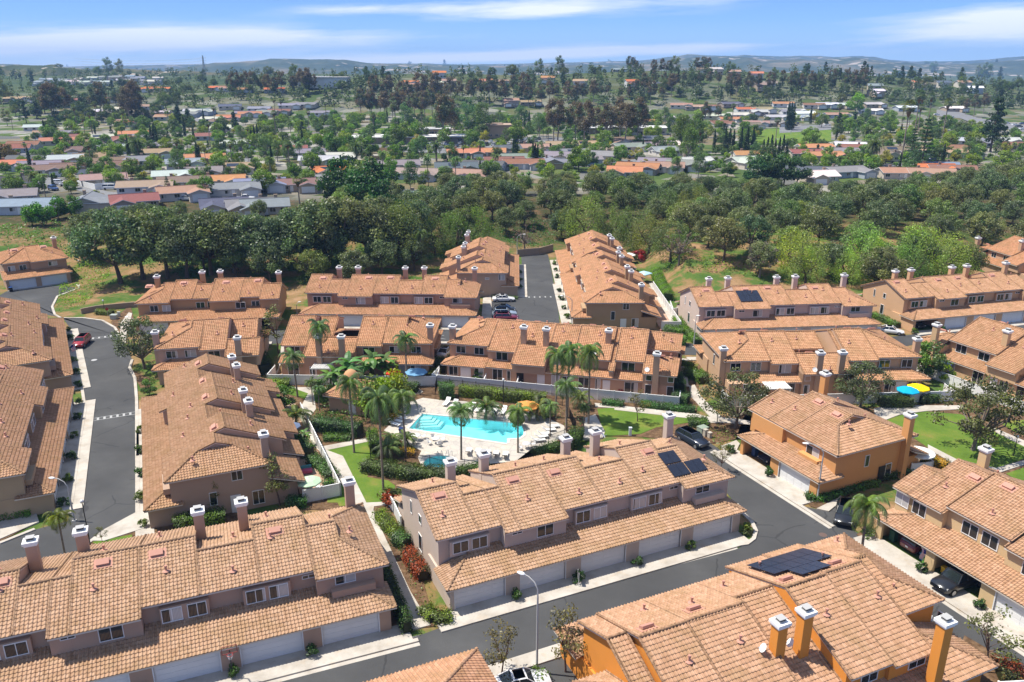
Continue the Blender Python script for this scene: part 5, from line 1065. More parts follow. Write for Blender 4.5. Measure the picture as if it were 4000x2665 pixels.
X, Y = Q(3, 1318, 625, 0); car('suv', 'black car parked beside the cream row behind the curbside palm', X, Y, R(-115), BLK)
X, Y = Q(2, 935, 1600, 0); car('sedan', 'white car at the bottom edge by the street light foot', X, Y, R(15), WHT)
X, Y = Q(3, 1655, 1165, 0); car('suv', 'white car half hidden by the orange row roof at the right kerb', X, Y, R(-64), (.66, .70, .74))
X, Y = at(fR3, 2.6, 3.2, 0)[:2]; car('hatch', 'black car inside the open garage of the peach row', X, Y, fR3.a - R(90), BLK)
X, Y = fB1.w(20.3, 2.4) if 'fB1' in globals() else (-48, 146); car('suv', 'white car inside the shaded garage of the four chimney corner row', X, Y, R(-85), WHT)
# suburb cars: body, glass and tyres in one mesh (too small for parts)
def farcar(k):
    b, g = cached(('cb', k), lambda: car_body(k)); m = MB()
    for me, mi in ((b, 0), (g, 1)):
        V = np.array([v.co for v in me.vertices]); m.add(V, [tuple(p.vertices) for p in me.polygons], mi)
    c = CARS[k]
    for fx in (.18, .80):
        for s in (-1, 1):
            n = 10; an = np.arange(n) * 2 * math.pi / n; r = c['wz']; V = np.concatenate([np.stack([c['L'] / 2 - fx * c['L'] + r * np.cos(an), np.full(n, s * (c['W'] / 2 - .1) + q * .11), r + r * np.sin(an)], 1) for q in (-1, 1)]); m.add(V, [tuple(range(n)), tuple(range(2 * n - 1, n - 1, -1))] + [(j, n + j, n + (j + 1) % n, (j + 1) % n) for j in range(n)], 2)
    return m.mesh('parked_car', [M['paint'], M['carglass'], M['rubber']])
CC = {'white': (.7, .7, .7), 'silver': (.42, .44, .46), 'black': (.015, .016, .02), 'dark grey': (.08, .085, .09), 'blue': (.03, .07, .2), 'red': (.42, .015, .02), 'pale blue': (.25, .32, .4)}
FARCARS = []
def fcar(px, py, ang, cn, k=None, label=None):
    k = k or rnd.choice(['sedan', 'suv', 'hatch', 'suv']); x, y = G(px, py)
    o = link('parked_car', cached(('fc', k), lambda: farcar(k)), None, (x, y, H(x, y) + .08), R(ang), CC[cn]); o.scale = (1.08,) * 3; tag(o, label, 'van' if k == 'van' else 'car', 'cars parked in the suburb'); FARCARS.append([o, cn, k, px, py, label])
FC = [('t1', 312, 405, 10, 'white', 'suv'), ('t1', 350, 412, 10, 'white', 'sedan'), ('t1', 280, 435, -40, 'blue', 'suv'), ('t1', 580, 432, 8, 'white', 'van'), ('t1', 112, 222, 30, 'white', 'hatch'), ('t1', 780, 440, 40, 'pale blue', 'sedan'), ('t1', 935, 465, 30, 'silver', 'van'), ('t1', 975, 488, 0, 'silver', 'sedan'), ('t1', 1050, 480, 10, 'dark grey', 'suv'), ('t1', 1280, 490, 5, 'white', 'pickup'), ('t1', 1285, 262, 5, 'white', 'sedan'), ('t1', 1310, 242, 5, 'silver', 'suv'), ('t1', 1262, 228, 60, 'dark grey', 'suv'),
      ('t3', 310, 308, 5, 'black', 'suv'), ('t3', 405, 293, 8, 'dark grey', 'suv'), ('t3', 545, 278, 15, 'black', 'sedan'), ('t3', 627, 268, 12, 'dark grey', 'suv'), ('t3', 530, 300, 15, 'white', 'sedan'), ('t3', 425, 312, 15, 'blue', 'sedan'), ('t3', 965, 225, 5, 'blue', 'van'), ('t3', 825, 235, 30, 'dark grey', 'sedan'), ('t4', 325, 303, 5, 'silver', 'sedan'), ('t4', 375, 288, 5, 'blue', 'suv'), ('t4', 415, 290, -10, 'red', 'pickup'), ('t4', 625, 292, -10, 'black', 'suv'), ('t4', 535, 300, 5, 'dark grey', 'van'), ('t4', 862, 288, -5, 'black', 'suv'), ('t4', 155, 88, 70, 'dark grey', 'sedan'), ('t4', 135, 100, 10, 'black', 'suv'), ('t4', 310, 96, 0, 'white', 'sedan'), ('t4', 230, 25, 5, 'white', 'sedan'), ('t4', 880, 42, 5, 'white', 'sedan'), ('t4', 960, 60, 40, 'silver', 'suv'), ('t4', 1030, 108, 5, 'white', 'van'), ('t4', 1245, 88, 5, 'silver', 'suv'), ('t4', 1290, 95, 5, 'white', 'sedan'), ('t4', 1310, 105, 5, 'dark grey', 'suv'), ('t4', 1330, 118, 5, 'white', 'sedan'), ('t4', 1280, 130, 5, 'white', 'van'), ('t4', 1330, 90, 5, 'blue', 'sedan'), ('t2', 610, 215, 30, 'dark grey', 'suv'), ('t2', 700, 222, 20, 'white', 'suv')]
for tl, x, y, a, cn, k in FC: fcar(*D(tl, x, y), a, cn, k)
for i in range(24):
    fcar(*D('t2', 865 + i * 20 + rnd.uniform(-3, 3), 210 - (i * .9) + (8 if i % 2 else -6)), 75 + rnd.uniform(-8, 8), rnd.choice(['white', 'silver', 'dark grey', 'blue', 'black', 'white']))
for i in range(9): fcar(*D('t3', 5 + i * 17, 178 - i * .5 + (4 if i % 2 else -3)), 75, rnd.choice(['white', 'silver', 'dark grey', 'blue']))
for i in range(12): fcar(*D('h1', 60 + i * 13, 213 + rnd.uniform(-3, 3)), 10, rnd.choice(['white', 'silver', 'white', 'dark grey']))
# ------------------------------------------------------------------ lamps, fences, furniture
def lamp(label, base, top, arm, name='street_lamp'):
    """curved-arm street light; base and pole top read from the photograph, arm in metres along world x, y"""
    x, y = G(*base, 0); lo, hi = 1., 14.
    for _ in range(30):
        mid = (lo + hi) / 2
        if PX(x, y, mid)[1] > top: lo = mid
        else: hi = mid
    h = lo; t = thing(name, label, 'street lamp', (x, y, 0)); m = MB(); ax, ay = arm
    tube(m, [(0, 0, 0), (0, 0, .25), (0, 0, h - 1.6)], [.16, .10, .075], 8); tube(m, [(0, 0, h - 1.7), (0, 0, h - .9), (ax * .2, ay * .2, h - .35), (ax * .55, ay * .55, h - .05), (ax * .92, ay * .92, h)], [.07, .06, .05, .045, .04], 7)
    box(m, -.2, .2, -.2, .2, -.1, .1); m.build('pole', M['galv'], t)
    m = MB(); a = math.atan2(ay, ax); lathe(m, [(.0, .08), (.12, .07), (.2, 0), (.18, -.06), (0, -.08)], 12); m.v = [v * [2.0, 1, 1] for v in m.v]
    m.build('lamp_head', M['white'], t, (ax, ay, h), a)
lamp('tall street light with curved arm at the lower street, before the white garages', D(2, 1025, 1512), D(2, 1000, 978)[1], (-1.3, .9)); lamp('tall street light beside the orange corner house', D(3, 1163, 527), D(3, 1190, 205)[1], (-1.9, .5))
lamp('street light with curved arm over the bottom of the wide left street', D(1, 428, 640), D(1, 330, 400)[1], (-1.7, .3)); lamp('street light at the far end of the dead-end street', D(5, 1500, 140), D(5, 1500, 22)[1], (1.9, 0)); lamp('street light at the near corner of the dead-end street', D(5, 1813, 542), D(5, 1800, 378)[1], (-2.0, .3)); lamp('street light at the corner of the pale pinkish row', D(6, 455, 672), D(6, 458, 490)[1], (0.4, 0)); lamp('street light left of the long four chimney row', D(4, 1706, 478), D(4, 1715, 415)[1], (.6, .5)); lamp('street light behind the dark round corner tree', D(4, 785, 585), D(4, 780, 500)[1], (-1.6, .4))
def post(label, base, h, col='black'):
    x, y = G(*base, 0); t = thing('lamp_post', label, 'lamp post', (x, y, 0), 0, 'garden lamp posts'); m = MB(); tube(m, [(0, 0, 0), (0, 0, h)], [.06, .045], 7); m.build('pole', M[col], t); m = MB(); lathe(m, [(.03, 0), (.16, .05), (.19, .22), (.13, .36), (0, .4)], 12); m.build('globe', M['lamp'], t, (0, 0, h))
post('black lamp post by the sidewalk right of the bottom left palm', D(1, 520, 782), 5.0); post('double height lamp post before the pool hedge', D(5, 1422, 995), 3.6); post('small lamp post on the green bank by the two garage house', D(4, 462, 235), 2.4); post('small lamp post on the path fork below the garden-front rows', D(6, 590, 1105), 2.2); post('lamp post in the shade of the large lawn tree', D(6, 2290, 1300), 2.6); post('small lamp post at the left street bend', D(4, 603, 475), 2.4)
def fence(label, pts, h=1.7, name='white_fence', z=0., step=2.4, group='white board fences of the patios'):
    x0, y0 = pts[0]; t = thing(name, label, 'fence', (x0, y0, z), 0, group); L = [np.array(p) - (x0, y0) for p in pts]; b, c = MB(), MB(); ps = []
    for i in range(len(L) - 1):
        A, B = L[i], L[i + 1]; ln = np.linalg.norm(B - A); d = (B - A) / ln; n = np.array([-d[1], d[0]]); k = max(1, round(ln / .16))
        for j in range(k):
            p, q = A + d * ln * (j + .04) / k, A + d * ln * (j + .96) / k; o_ = n * (.018 + .004 * (j % 2)); prism(b, [p + o_, q + o_, q - o_, p - o_], .06, h - .06)
        prism(c, [A + n * .06, B + n * .06, B - n * .06, A - n * .06], h - .06, h)
        m_ = max(1, round(ln / step)); ps += [A + d * ln * j / m_ for j in range(m_ + 1)]
    b.build('boards', M['white'], t); c.build('rail', M['white'], t)
    def pm(): m = MB(); box(m, -.07, .07, -.07, .07, 0, h + .08); return m.mesh('post', [M['white']])
    for p in ps: link('post', cached(('fp', h), pm), t, (p[0], p[1], 0))
    return t
W_ = lambda fr, L: [fr.w(x, y) for x, y in L]
fence('long white board fence between the pool hedge and the garden-front row', W_(fC3, [(8.2, 16.4), (8.2, 19.8), (-29.6, 19.8), (-29.6, 17.6)])); fence('white board fence along the front of the row behind the pool house', W_(fC2, [(1.2, 16.0), (1.2, 20.0), (-25.2, 20.0), (-25.2, 16.4)])); fence('white board fence before the row with yellow and turquoise umbrellas', W_(fK, [(7.6, 17), (7.6, 19.8), (-26.5, 19.8), (-26.5, 17)]))
for q in (.2, -5.0): fence('white divider fence beside the ' + ('front step' if q < 0 else 'double door patio'), W_(fC3, [(q, 17.2), (q - .3, 19.7)]), 1.5, group='dividers between the patios')
fence('white board fence round the patio with the mint umbrella', W_(fN, [(25.5, 20.2), (33.4, 20.2), (33.4, 16.0)])); fence('white board fence along the hedge path of the long garage roof row', W_(fN, [(8, 20.2), (25.3, 20.2)])); fence('short white fence beside the pale gable wall and red shrub', [Q(2, 170, 545, 0), Q(2, 205, 600, 0), Q(2, 248, 695, 0)], 1.7)
fence('white board fence along the patios right of the dead-end rows', W_(fM2, [(3, 20.2), (32.6, 20.2), (32.6, 16.6)])); fence('white fence at the foot of the hillside path by the pinkish row', [Q(6, 318, 455, 0), Q(6, 335, 500, 0), Q(6, 372, 490, 0)], 1.8); fence('white board fence before the tan row at the right edge', W_(fL, [(4.8, 17.6), (4.8, 20.8), (-20, 20.8)])); fence('white fence enclosing the round white umbrella of the orange house', W_(fJ, [(12.6, 15.2), (13.3, 18.0), (11.5, 19.2), (6, 19.0)]), 1.4)
fence('white fence behind the row left of the dead-end street', W_(fM1, [(10, 17.5), (10, 20.5), (1, 20.5)]), 1.8); fence('white fence at the bottom right corner beside the orange row', W_(fG, [(-26.8, 18.5), (-29.5, 19.5), (-29, 25)]), 1.7)
def iron(label, pts, h=1.6):
    x0, y0 = pts[0]; t = thing('iron_fence', label, 'fence', (x0, y0, 0), 0, 'black iron pool fences'); L = [np.array(p) - (x0, y0) for p in pts]; m, r_ = MB(), MB(); ps = []
    for i in range(len(L) - 1):
        A, B = L[i], L[i + 1]; ln = np.linalg.norm(B - A); d = (B - A) / ln; k = max(1, round(ln / .13)); n = np.array([-d[1], d[0]]) * .012
        for j in range(k): p = A + d * ln * j / k; box(m, p[0] - .011, p[0] + .011, p[1] - .011, p[1] + .011, .08, h)
        for z in (.15, h - .16): prism(r_, [A + n, B + n, B - n, A - n], z, z + .04)
        q = max(1, round(ln / 2.4)); ps += [A + d * ln * j / q for j in range(q + 1)]
    m.build('bars', M['black'], t); r_.build('rail', M['black'], t)
    def pm(): m = MB(); box(m, -.035, .035, -.035, .035, 0, h + .1); return m.mesh('post', [M['black']])
    for p in ps: link('post', cached(('ip', h), pm), t, (p[0], p[1], 0))
iron('black iron fence along the front hedge of the pool', PP(5, [(660, 1310), (860, 1335), (1000, 1365), (1110, 1395), (1200, 1390), (1300, 1370)])); iron('black iron fence on the right curve of the pool deck', PP(5, [(1580, 1275), (1680, 1240), (1770, 1205), (1835, 1160), (1800, 1080)])); iron('black iron fence between pool hedge and white board fence', PP(5, [(945, 950), (1030, 945), (1040, 905), (1340, 940), (1660, 985), (1760, 1010)]), 1.7); iron('black iron fence and gate on the left path to the pool', PP(5, [(350, 1180), (500, 1190), (605, 1200), (655, 1200), (658, 1310)]), 1.9); iron('black iron fence behind the pool house garden', PP(5, [(560, 915), (760, 925), (940, 945)]), 1.6)
# pool furniture
def lounger_proto():
    t = thing('sun_lounger', 'x', 'sun lounger'); f = MB()
    for s in (-.32, .32): tube(f, [(-.95, s, .30), (.35, s, .32)], .025, 6); tube(f, [(.35, s, .32), (.95, s, .78)], .025, 6)
    f.build('frame', M['frame'], t); a = MB(); a.add([(-.95, -.33, .34), (.35, -.33, .36), (.35, .33, .36), (-.95, .33, .34), (-.95, -.33, .31), (.35, -.33, .33), (.35, .33, .33), (-.95, .33, .31)], [(0, 1, 2, 3), (7, 6, 5, 4), (0, 4, 5, 1), (2, 6, 7, 3), (3, 7, 4, 0)]); a.build('seat', M['white'], t)
    b = MB(); b.add([(.35, -.33, .36), (.95, -.33, .82), (.95, .33, .82), (.35, .33, .36), (.37, -.33, .33), (.97, -.33, .79), (.97, .33, .79), (.37, .33, .33)], [(0, 1, 2, 3), (7, 6, 5, 4), (0, 4, 5, 1), (1, 5, 6, 2), (2, 6, 7, 3)]); b.build('backrest', M['white'], t)
    for x in (-.8, .3):
        for s in (-.31, .31): l = MB(); tube(l, [(x, s, 0), (x, s, .32)], .025, 6); l.build('leg', M['frame'], t)
    return t
LG = lounger_proto(); lg1 = True
ORD = ['leftmost', 'second from the left', 'third from the left', 'fourth from the left', 'fifth from the left', 'sixth from the left', 'rightmost']
def lounger(r, x, y, rz, label):
    global lg1
    X, Y = Q(r, x, y, .1)
    if lg1: LG.location = (X, Y, .09); LG.rotation_euler = (0, 0, R(rz)); LG['label'] = label; LG['group'] = 'white sun loungers round the pool'; lg1 = False
    else: dup(LG, (X, Y, .09), R(rz), None, label, 'white sun loungers round the pool')
for i, (x, y) in enumerate([(1095, 1000), (1138, 1012), (1240, 1030), (1278, 1035), (1324, 1042), (1370, 1047), (1420, 1050)]): lounger(5, x, y, 72, 'white sun lounger below the pool hedge, %s of seven' % ORD[i])
for i, (x, y) in enumerate([(1702, 1135), (1682, 1155), (1655, 1177), (1640, 1195), (1622, 1215)]): lounger(5, x, y, -165, 'white sun lounger at the right pool end, %s of five' % ['farthest', 'second farthest', 'middle one', 'second nearest', 'nearest'][i])
for i, (x, y) in enumerate([(1222, 1280), (1275, 1283), (1330, 1290), (1378, 1296), (1432, 1302)]): lounger(5, x, y, -95, 'white sun lounger beside the chimney tops, %s of five' % ['leftmost', 'second', 'middle one', 'fourth', 'rightmost'][i])
for i, (x, y) in enumerate([(795, 1120), (810, 1102), (828, 1085)]): lounger(5, x, y, 150, 'white sun lounger by the yellow shrubs, %s of three' % ['nearest', 'middle one', 'farthest'][i])
def chair_proto():
    t = thing('patio_chair', 'x', 'chair'); s = MB(); box(s, -.25, .25, -.24, .24, .40, .44); s.build('seat', M['white'], t); b = MB(); box(b, -.25, .25, .22, .26, .441, .88); b.build('backrest', M['white'], t)
    for x in (-.23, .23):
        for y in (-.22, .22): l = MB(); tube(l, [(x, y, 0), (x, y, .41)], .02, 5); l.build('leg', M['frame'], t)
    for x in (-.27, .27): l = MB(); tube(l, [(x, -.22, .41), (x, -.2, .64), (x, .24, .66)], .02, 5); l.build('armrest', M['frame'], t)
    return t
CH_ = chair_proto(); ch1 = True
def tset(label, X, Y, n, lab2, top='white', r=.55, z=.09):
    """round table with chairs drawn up"""
    global ch1
    t = thing('round_table', label, 'table', (X, Y, z), 0, 'round tables'); m = MB(); lathe(m, [(0, .70), (r, .70), (r, .73), (0, .735)], 20); m.build('table_top', M[top], t)
    for k in range(3): l = MB(); tube(l, [(.3 * math.cos(k * 2.1), .3 * math.sin(k * 2.1), 0), (.12 * math.cos(k * 2.1), .12 * math.sin(k * 2.1), .7)], .022, 5); l.build('leg', M['frame'], t)
    for k in range(n):
        a = k * 6.283 / n + .5; p = (X + (r + .42) * math.cos(a), Y + (r + .42) * math.sin(a), z); side = ['right', 'back', 'left', 'front'][int((a % 6.283) / 6.283 * 4 + .5) % 4]
        lb = 'white chair on the %s side of the %s' % (side, lab2)
        if ch1: CH_.location = p; CH_.rotation_euler = (0, 0, a - math.pi / 2); CH_['label'] = lb; CH_['group'] = 'white patio chairs'; ch1 = False
        else: dup(CH_, p, a - math.pi / 2, None, lb, 'white patio chairs')
for r, x, y, n, l, l2 in [(5, 1035, 1222, 4, 'white round table with four chairs in front of the pool', 'table in front of the pool'), (5, 1555, 1252, 2, 'white round table at the right fence end of the deck', 'table at the right fence'), (5, 925, 1205, 3, 'white round table left of the pool by the ladder palm', 'table at the left deck end'), (5, 1570, 1078, 4, 'white round table beneath the orange umbrella', 'table under the orange umbrella')]: X, Y = Q(r, x, y, .1); tset(l, X, Y, n, l2)
def umbrella(label, X, Y, h, r, col, nseg=8, z=.08, cat='umbrella', flap=True):
    t = thing('patio_umbrella', label, cat, (X, Y, z)); m = MB(); tube(m, [(0, 0, 0), (0, 0, h)], .025, 6); lathe(m, [(.0, .1), (.22, .08), (.25, 0)], 12); m.build('pole', M['frame'], t)
    m = MB(); a = np.arange(nseg) * 2 * math.pi / nseg; V = [(0, 0, h)] + [(r * .55 * math.cos(q), r * .55 * math.sin(q), h - .22) for q in a] + [(r * math.cos(q), r * math.sin(q), h - .52) for q in a] + [(r * math.cos(q), r * math.sin(q), h - .66) for q in a]
    n = nseg; F = [(0, 1 + i, 1 + (i + 1) % n) for i in range(n)] + [(1 + i, 1 + n + i, 1 + n + (i + 1) % n, 1 + (i + 1) % n) for i in range(n)] + ([(1 + n + i, 1 + 2 * n + i, 1 + 2 * n + (i + 1) % n, 1 + n + (i + 1) % n) for i in range(n)] if flap else [])
    m.add(V, F); m.build('canopy', M['cloth'], t, color=col); m = MB()
    for q in a: tube(m, [(0, 0, h - .06), (r * .97 * math.cos(q), r * .97 * math.sin(q), h - .56)], .012, 4)
    m.build('ribs', M['frame'], t); m = MB(); lathe(m, [(.04, 0), (.03, .08), (0, .1)], 8); m.build('finial', M['frame'], t, (0, 0, h)); return t
def umb(label, r, x, y, h, rad, col, **k):
    X, Y = Q(r, x, y, h - .3); umbrella(label, X, Y, h, rad, col, **k)
umb('orange umbrella over a table beside the pool', 5, 1557, 1000, 2.6, 1.75, (.62, .27, .07)); umb('large sky blue umbrella on the patio behind the pool house', 5, 920, 808, 2.5, 1.75, (.16, .33, .50)); umb('red umbrella among banana leaves behind the pool house', 5, 785, 808, 2.4, 1.3, (.62, .05, .03)); umb('turquoise umbrella left of the yellow one', 6, 1687, 912, 2.5, 1.6, (.01, .36, .58)); umb('bright yellow umbrella on the patio behind the hedge', 6, 1747, 897, 2.5, 1.6, (.85, .60, .01)); umb('deep blue umbrella at the right edge patio', 6, 1890, 757, 2.4, 1.4, (.05, .07, .28)); umb('round white umbrella behind the orange house', 6, 1756, 1268, 2.6, 1.75, (.78, .77, .73), nseg=14); umb('white umbrella beside the red flowering shrub', 5, 2145, 137, 2.5, 1.6, (.75, .74, .70)); umb('pale blue square umbrella beside the dead-end rows', 5, 2230, 243, 2.5, 1.9, (.42, .62, .72), nseg=4); umb('slate blue umbrella beside the long garage roof row', 4, 1672, 1118, 2.4, 1.25, (.17, .22, .33)); umb('mint patterned umbrella in the fenced patio at the path', 1, 1775, 405, 2.5, 1.4, (.50, .66, .45)); umb('small blue umbrella behind the white one', 5, 2085, 155, 2.3, 1.1, (.12, .25, .55))
X, Y = Q(1, 1780, 470, .1); tset('dark round table under the mint umbrella', X, Y, 3, 'table under the mint umbrella', 'wicker'); 
X, Y = Q(1, 1740, 365, .1); t = thing('patio_sofa', 'low garden sofa covered with a pink cloth', 'sofa', (X, Y, .07), R(20)); m = MB(); box(m, -1.1, 1.1, -.45, .45, .1, .45); m.build('seat', M['cloth'], t, color=(.62, .12, .20)); m = MB(); box(m, -1.1, 1.1, .3, .5, .455, .8); m.build('backrest', M['cloth'], t, color=(.10, .32, .33))
def pergola(label, fr, x, y, w, d):
    X, Y = fr.w(x, y); t = thing('pergola', label, 'pergola', (X, Y, .05), fr.a); 
    for sx in (0, w):
        for sy in (0, d): m = MB(); box(m, sx - .07, sx + .07, sy - .07, sy + .07, 0, 2.4); m.build('post', M['white'], t)
    m = MB(); [box(m, -.3, w + .3, sy - .05, sy + .05, 2.41, 2.58) for sy in (0, d)]; m.build('beam', M['white'], t); m = MB(); [box(m, x_ - .05, x_ + .05, -.4, d + .4, 2.585, 2.72) for x_ in np.arange(0, w + .1, .22)]; m.build('slats', M['white'], t)
pergola('white pergola on the patio of the row behind the pool house', fC2, -8.6, 17.3, 2.8, 2.2); pergola('white pergola on the left patio of the umbrella row', fK, -1.6, 17.1, 3.4, 2.4)
X, Y = Q(5, 840, 1180, .1); t = thing('waste_bin', 'dark blue waste bin at the left end of the pool deck', 'bin', (X, Y, .09)); m = MB(); box(m, -.35, .35, -.35, .35, 0, .95); m.build('body', M['grey'], t); m = MB(); box(m, -.4, .4, -.4, .4, .955, 1.15); m.build('lid', plain('bin_blue', (.02, .04, .12), .5), t)
X, Y = Q(4, 65, 352, 0); t = thing('wheelie_bin', 'dark wheelie bin with a blue lid at the far left garages', 'bin', (X, Y, 0), R(37)); m = MB(); box(m, -.32, .32, -.35, .35, .06, 1.0); m.build('body', M['black'], t); m = MB(); extr(m, [(-.42, 1.003), (.4, 1.003), (.36, 1.1), (-.36, 1.06)], -.35, .35); m.build('lid', plain('lid_blue', (.03, .10, .32), .5), t)
# basketball hoop
X, Y = fF.w(18.85, -1.0); t = thing('basketball_hoop', 'basketball hoop with red rim and net at the lower left garages', 'basketball hoop', (X, Y, .1), fF.a); m = MB(); tube(m, [(0, 0, 0), (0, 0, 2.6), (0, -.5, 3.0)], .05, 6); m.build('pole', M['black'], t)
m = MB(); [box(m, a, b, -.53, -.50, c, d) for a, b, c, d in ((-.6, .6, 2.7, 2.76), (-.6, .6, 3.4, 3.46), (-.6, -.54, 2.76, 3.4), (.54, .6, 2.76, 3.4), (-.25, .25, 3.1, 3.13))]; m.build('backboard', plain('board_edge', (.35, .08, .06), .6), t)
m = MB(); a = np.linspace(0, 6.283, 17); tube(m, [(.23 * math.cos(q), -.78 + .23 * math.sin(q), 2.8) for q in a], .02, 5); m.build('rim', M['red'], t); m = MB(); [tube(m, [(.23 * math.cos(q), -.78 + .23 * math.sin(q), 2.8), (.12 * math.cos(q + .4), -.78 + .12 * math.sin(q + .4), 2.4)], .012, 4) for q in a[:-1]]; m.build('net', M['white'], t)
def flag(label, X, Y, z, rz):
    t = thing('flag', label, 'flag', (X, Y, z), rz); m = MB(); tube(m, [(0, 0, 0), (0, -1.4, .9)], .02, 5); m.build('flag_pole', M['galv'], t); m = MB(); rows = 6; V = [(.05 * math.sin(i * 1.3), -1.3 + .55 * j - .1 * i * .3, .85 - .3 * (1 - j) * 0 - .35 * j - i * .22) for i in range(rows) for j in range(2)]
    V = [(.10 * math.sin(i * 1.1), -1.35 + .62 * j, .85 - j * .38 - i * .24) for i in range(rows) for j in range(2)]; F = np.array([(i * 2, i * 2 + 1, i * 2 + 3, i * 2 + 2) for i in range(rows - 1)]); uv = np.array([[(i / 5, 0), (i / 5, 1), ((i + 1) / 5, 1), ((i + 1) / 5, 0)] for i in range(rows - 1)]); m.add(V, F, 0, uv); m.build('flag_cloth', M['flag'], t)
flag('striped red and white flag hanging between the two open garages', *fI.w(5.9, .05), 2.0, fI.a); flag('striped red and white flag at the garages behind the red car', *fA2.w(14.5, 0), 2.0, fA2.a)
# utility boxes, signs, small things
def ubox(label, r, x, y, w, d, h, col, rz=0):
    X, Y = Q(r, x, y, .05); t = thing('utility_box', label, 'utility box', (X, Y, .05), R(rz), 'utility boxes'); m = MB(); box(m, -w / 2, w / 2, -d / 2, d / 2, 0, h); m.build('cabinet', plain('box_paint', col, .6), t); m = MB(); box(m, -w / 2 - .04, w / 2 + .04, -d / 2 - .04, d / 2 + .04, h + .002, h + .07); m.build('lid', plain('box_lid', tuple(c * .9 for c in col), .6), t)
ubox('grey green utility box in the bed behind the black car', 6, 505, 1165, 1.2, 1.0, .9, (.30, .36, .28), 30); ubox('beige utility box right of the grey green one', 6, 520, 1180, .5, .5, .9, (.5, .45, .36), 30); ubox('small beige utility box at the end of the bed', 6, 546, 1190, .45, .45, .7, (.52, .46, .38), 30); ubox('pale green utility box at the left street bend', 4, 657, 508, 1.2, 1.0, .8, (.38, .42, .38)); ubox('tall pale utility box right of the green one at the bend', 4, 685, 495, .5, .4, .9, (.45, .46, .42)); ubox('large green utility box by the red kerb behind the garden-front row', 6, 330, 650, 1.4, 1.1, 1.1, (.36, .40, .33)); ubox('white drinking fountain box on the right lawn', 6, 90, 1178, .35, .35, 1.1, (.6, .68, .72))
X, Y = fE.w(12.0, -1.3); t = thing('yard_sign', 'small white sign board on a post between the pale row garages', 'sign', (X, Y, .1), fE.a + R(70)); m = MB(); [tube(m, [(s, 0, 0), (s, 0, 1.5)], .03, 5) for s in (-.3, .3)]; m.build('post', M['white'], t); m = MB(); box(m, -.28, .28, -.015, .015, .7, 1.4); m.build('sign_board', M['black'], t)
X, Y = Q(4, 622, 500, .05); t = thing('warning_sign', 'red diamond warning sign at the left street bend', 'sign', (X, Y, .05)); m = MB(); tube(m, [(0, 0, 0), (0, 0, 1.7)], .03, 5); m.build('post', M['galv'], t); m = MB(); m.add([(0, -.04, 1.3), (.4, -.04, 1.7), (0, -.04, 2.1), (-.4, -.04, 1.7), (0, -.02, 1.3), (.4, -.02, 1.7), (0, -.02, 2.1), (-.4, -.02, 1.7)], [(0, 1, 2, 3), (7, 6, 5, 4), (0, 4, 5, 1), (1, 5, 6, 2), (2, 6, 7, 3), (3, 7, 4, 0)]); m.build('sign_board', plain('sign_red', (.35, .04, .03), .5), t)
# things kept in the open garages
def stash(label, fr, x, y, col, w=.6, h=1.1):
    X, Y = fr.w(x, y); t = thing('storage_bin', label, 'bin', (X, Y, .1), fr.a); m = MB(); prism(m, [(-w / 2, -w / 2), (w / 2, -w / 2), (w / 2, w / 2), (-w / 2, w / 2)], 0, h); m.build('body', plain('bin_plastic', col, .5), t); m = MB(); box(m, -w / 2 - .04, w / 2 + .04, -w / 2 - .06, w / 2 + .04, h + .003, h + .09); m.build('lid', plain('bin_lid', tuple(c * 1.3 for c in col), .5), t)
stash('blue bin in the left open garage of the orange house', fJ, .8, 1.3, (.02, .05, .14)); stash('dark green bin in the left open garage of the cream row', fI, .8, 1.2, (.02, .07, .04)); stash('bright blue bin by the flag in the open garage', fI, 4.7, 1.0, (.02, .22, .42), .5, .7); stash('yellow tool bin beside the pickup truck', fI, 7.0, 1.0, (.55, .36, .02), .4, .6); stash('green toy bin by the flag in the open garage', fI, 5.1, .7, (.12, .30, .06), .4, .5)
# pool house
X, Y = Q(5, 590, 1010, 0); t = thing('pool_house', 'small tiled pool house with a round tan dome turret among palms', 'pool house', (X, Y, 0), R(-20)); m, rm = MB(), MB(); box(m, -3, 3, -3, 3, 0, 2.6); m.build('wall', M['stucco'], t, color=(.52, .34, .22)); zr = 4.0
for P in [[(-3.6, -3.6, 2.6), (3.6, -3.6, 2.6), (0, 0, zr)], [(3.6, -3.6, 2.6), (3.6, 3.6, 2.6), (0, 0, zr)], [(3.6, 3.6, 2.6), (-3.6, 3.6, 2.6), (0, 0, zr)], [(-3.6, 3.6, 2.6), (-3.6, -3.6, 2.6), (0, 0, zr)]]: tile_plane(rm, P, 1); cap(rm, P[0], P[2], .12)
rm.build('roof', [M['tile'], M['trim']], t, color=(1.1, .95, .85)); m = MB(); lathe(m, [(1.15, 0), (1.15, 3.0), (1.2, 3.05), (1.1, 3.6), (.8, 4.1), (.4, 4.4), (0, 4.5)], 18); m.build('turret', M['tanroof'], t, (-2.6, 2.6, 0)); front_door(t, 'f', .8, -3.0); win(t, 'l', .5, 1.0, 1.2, 1.0, -3.0)
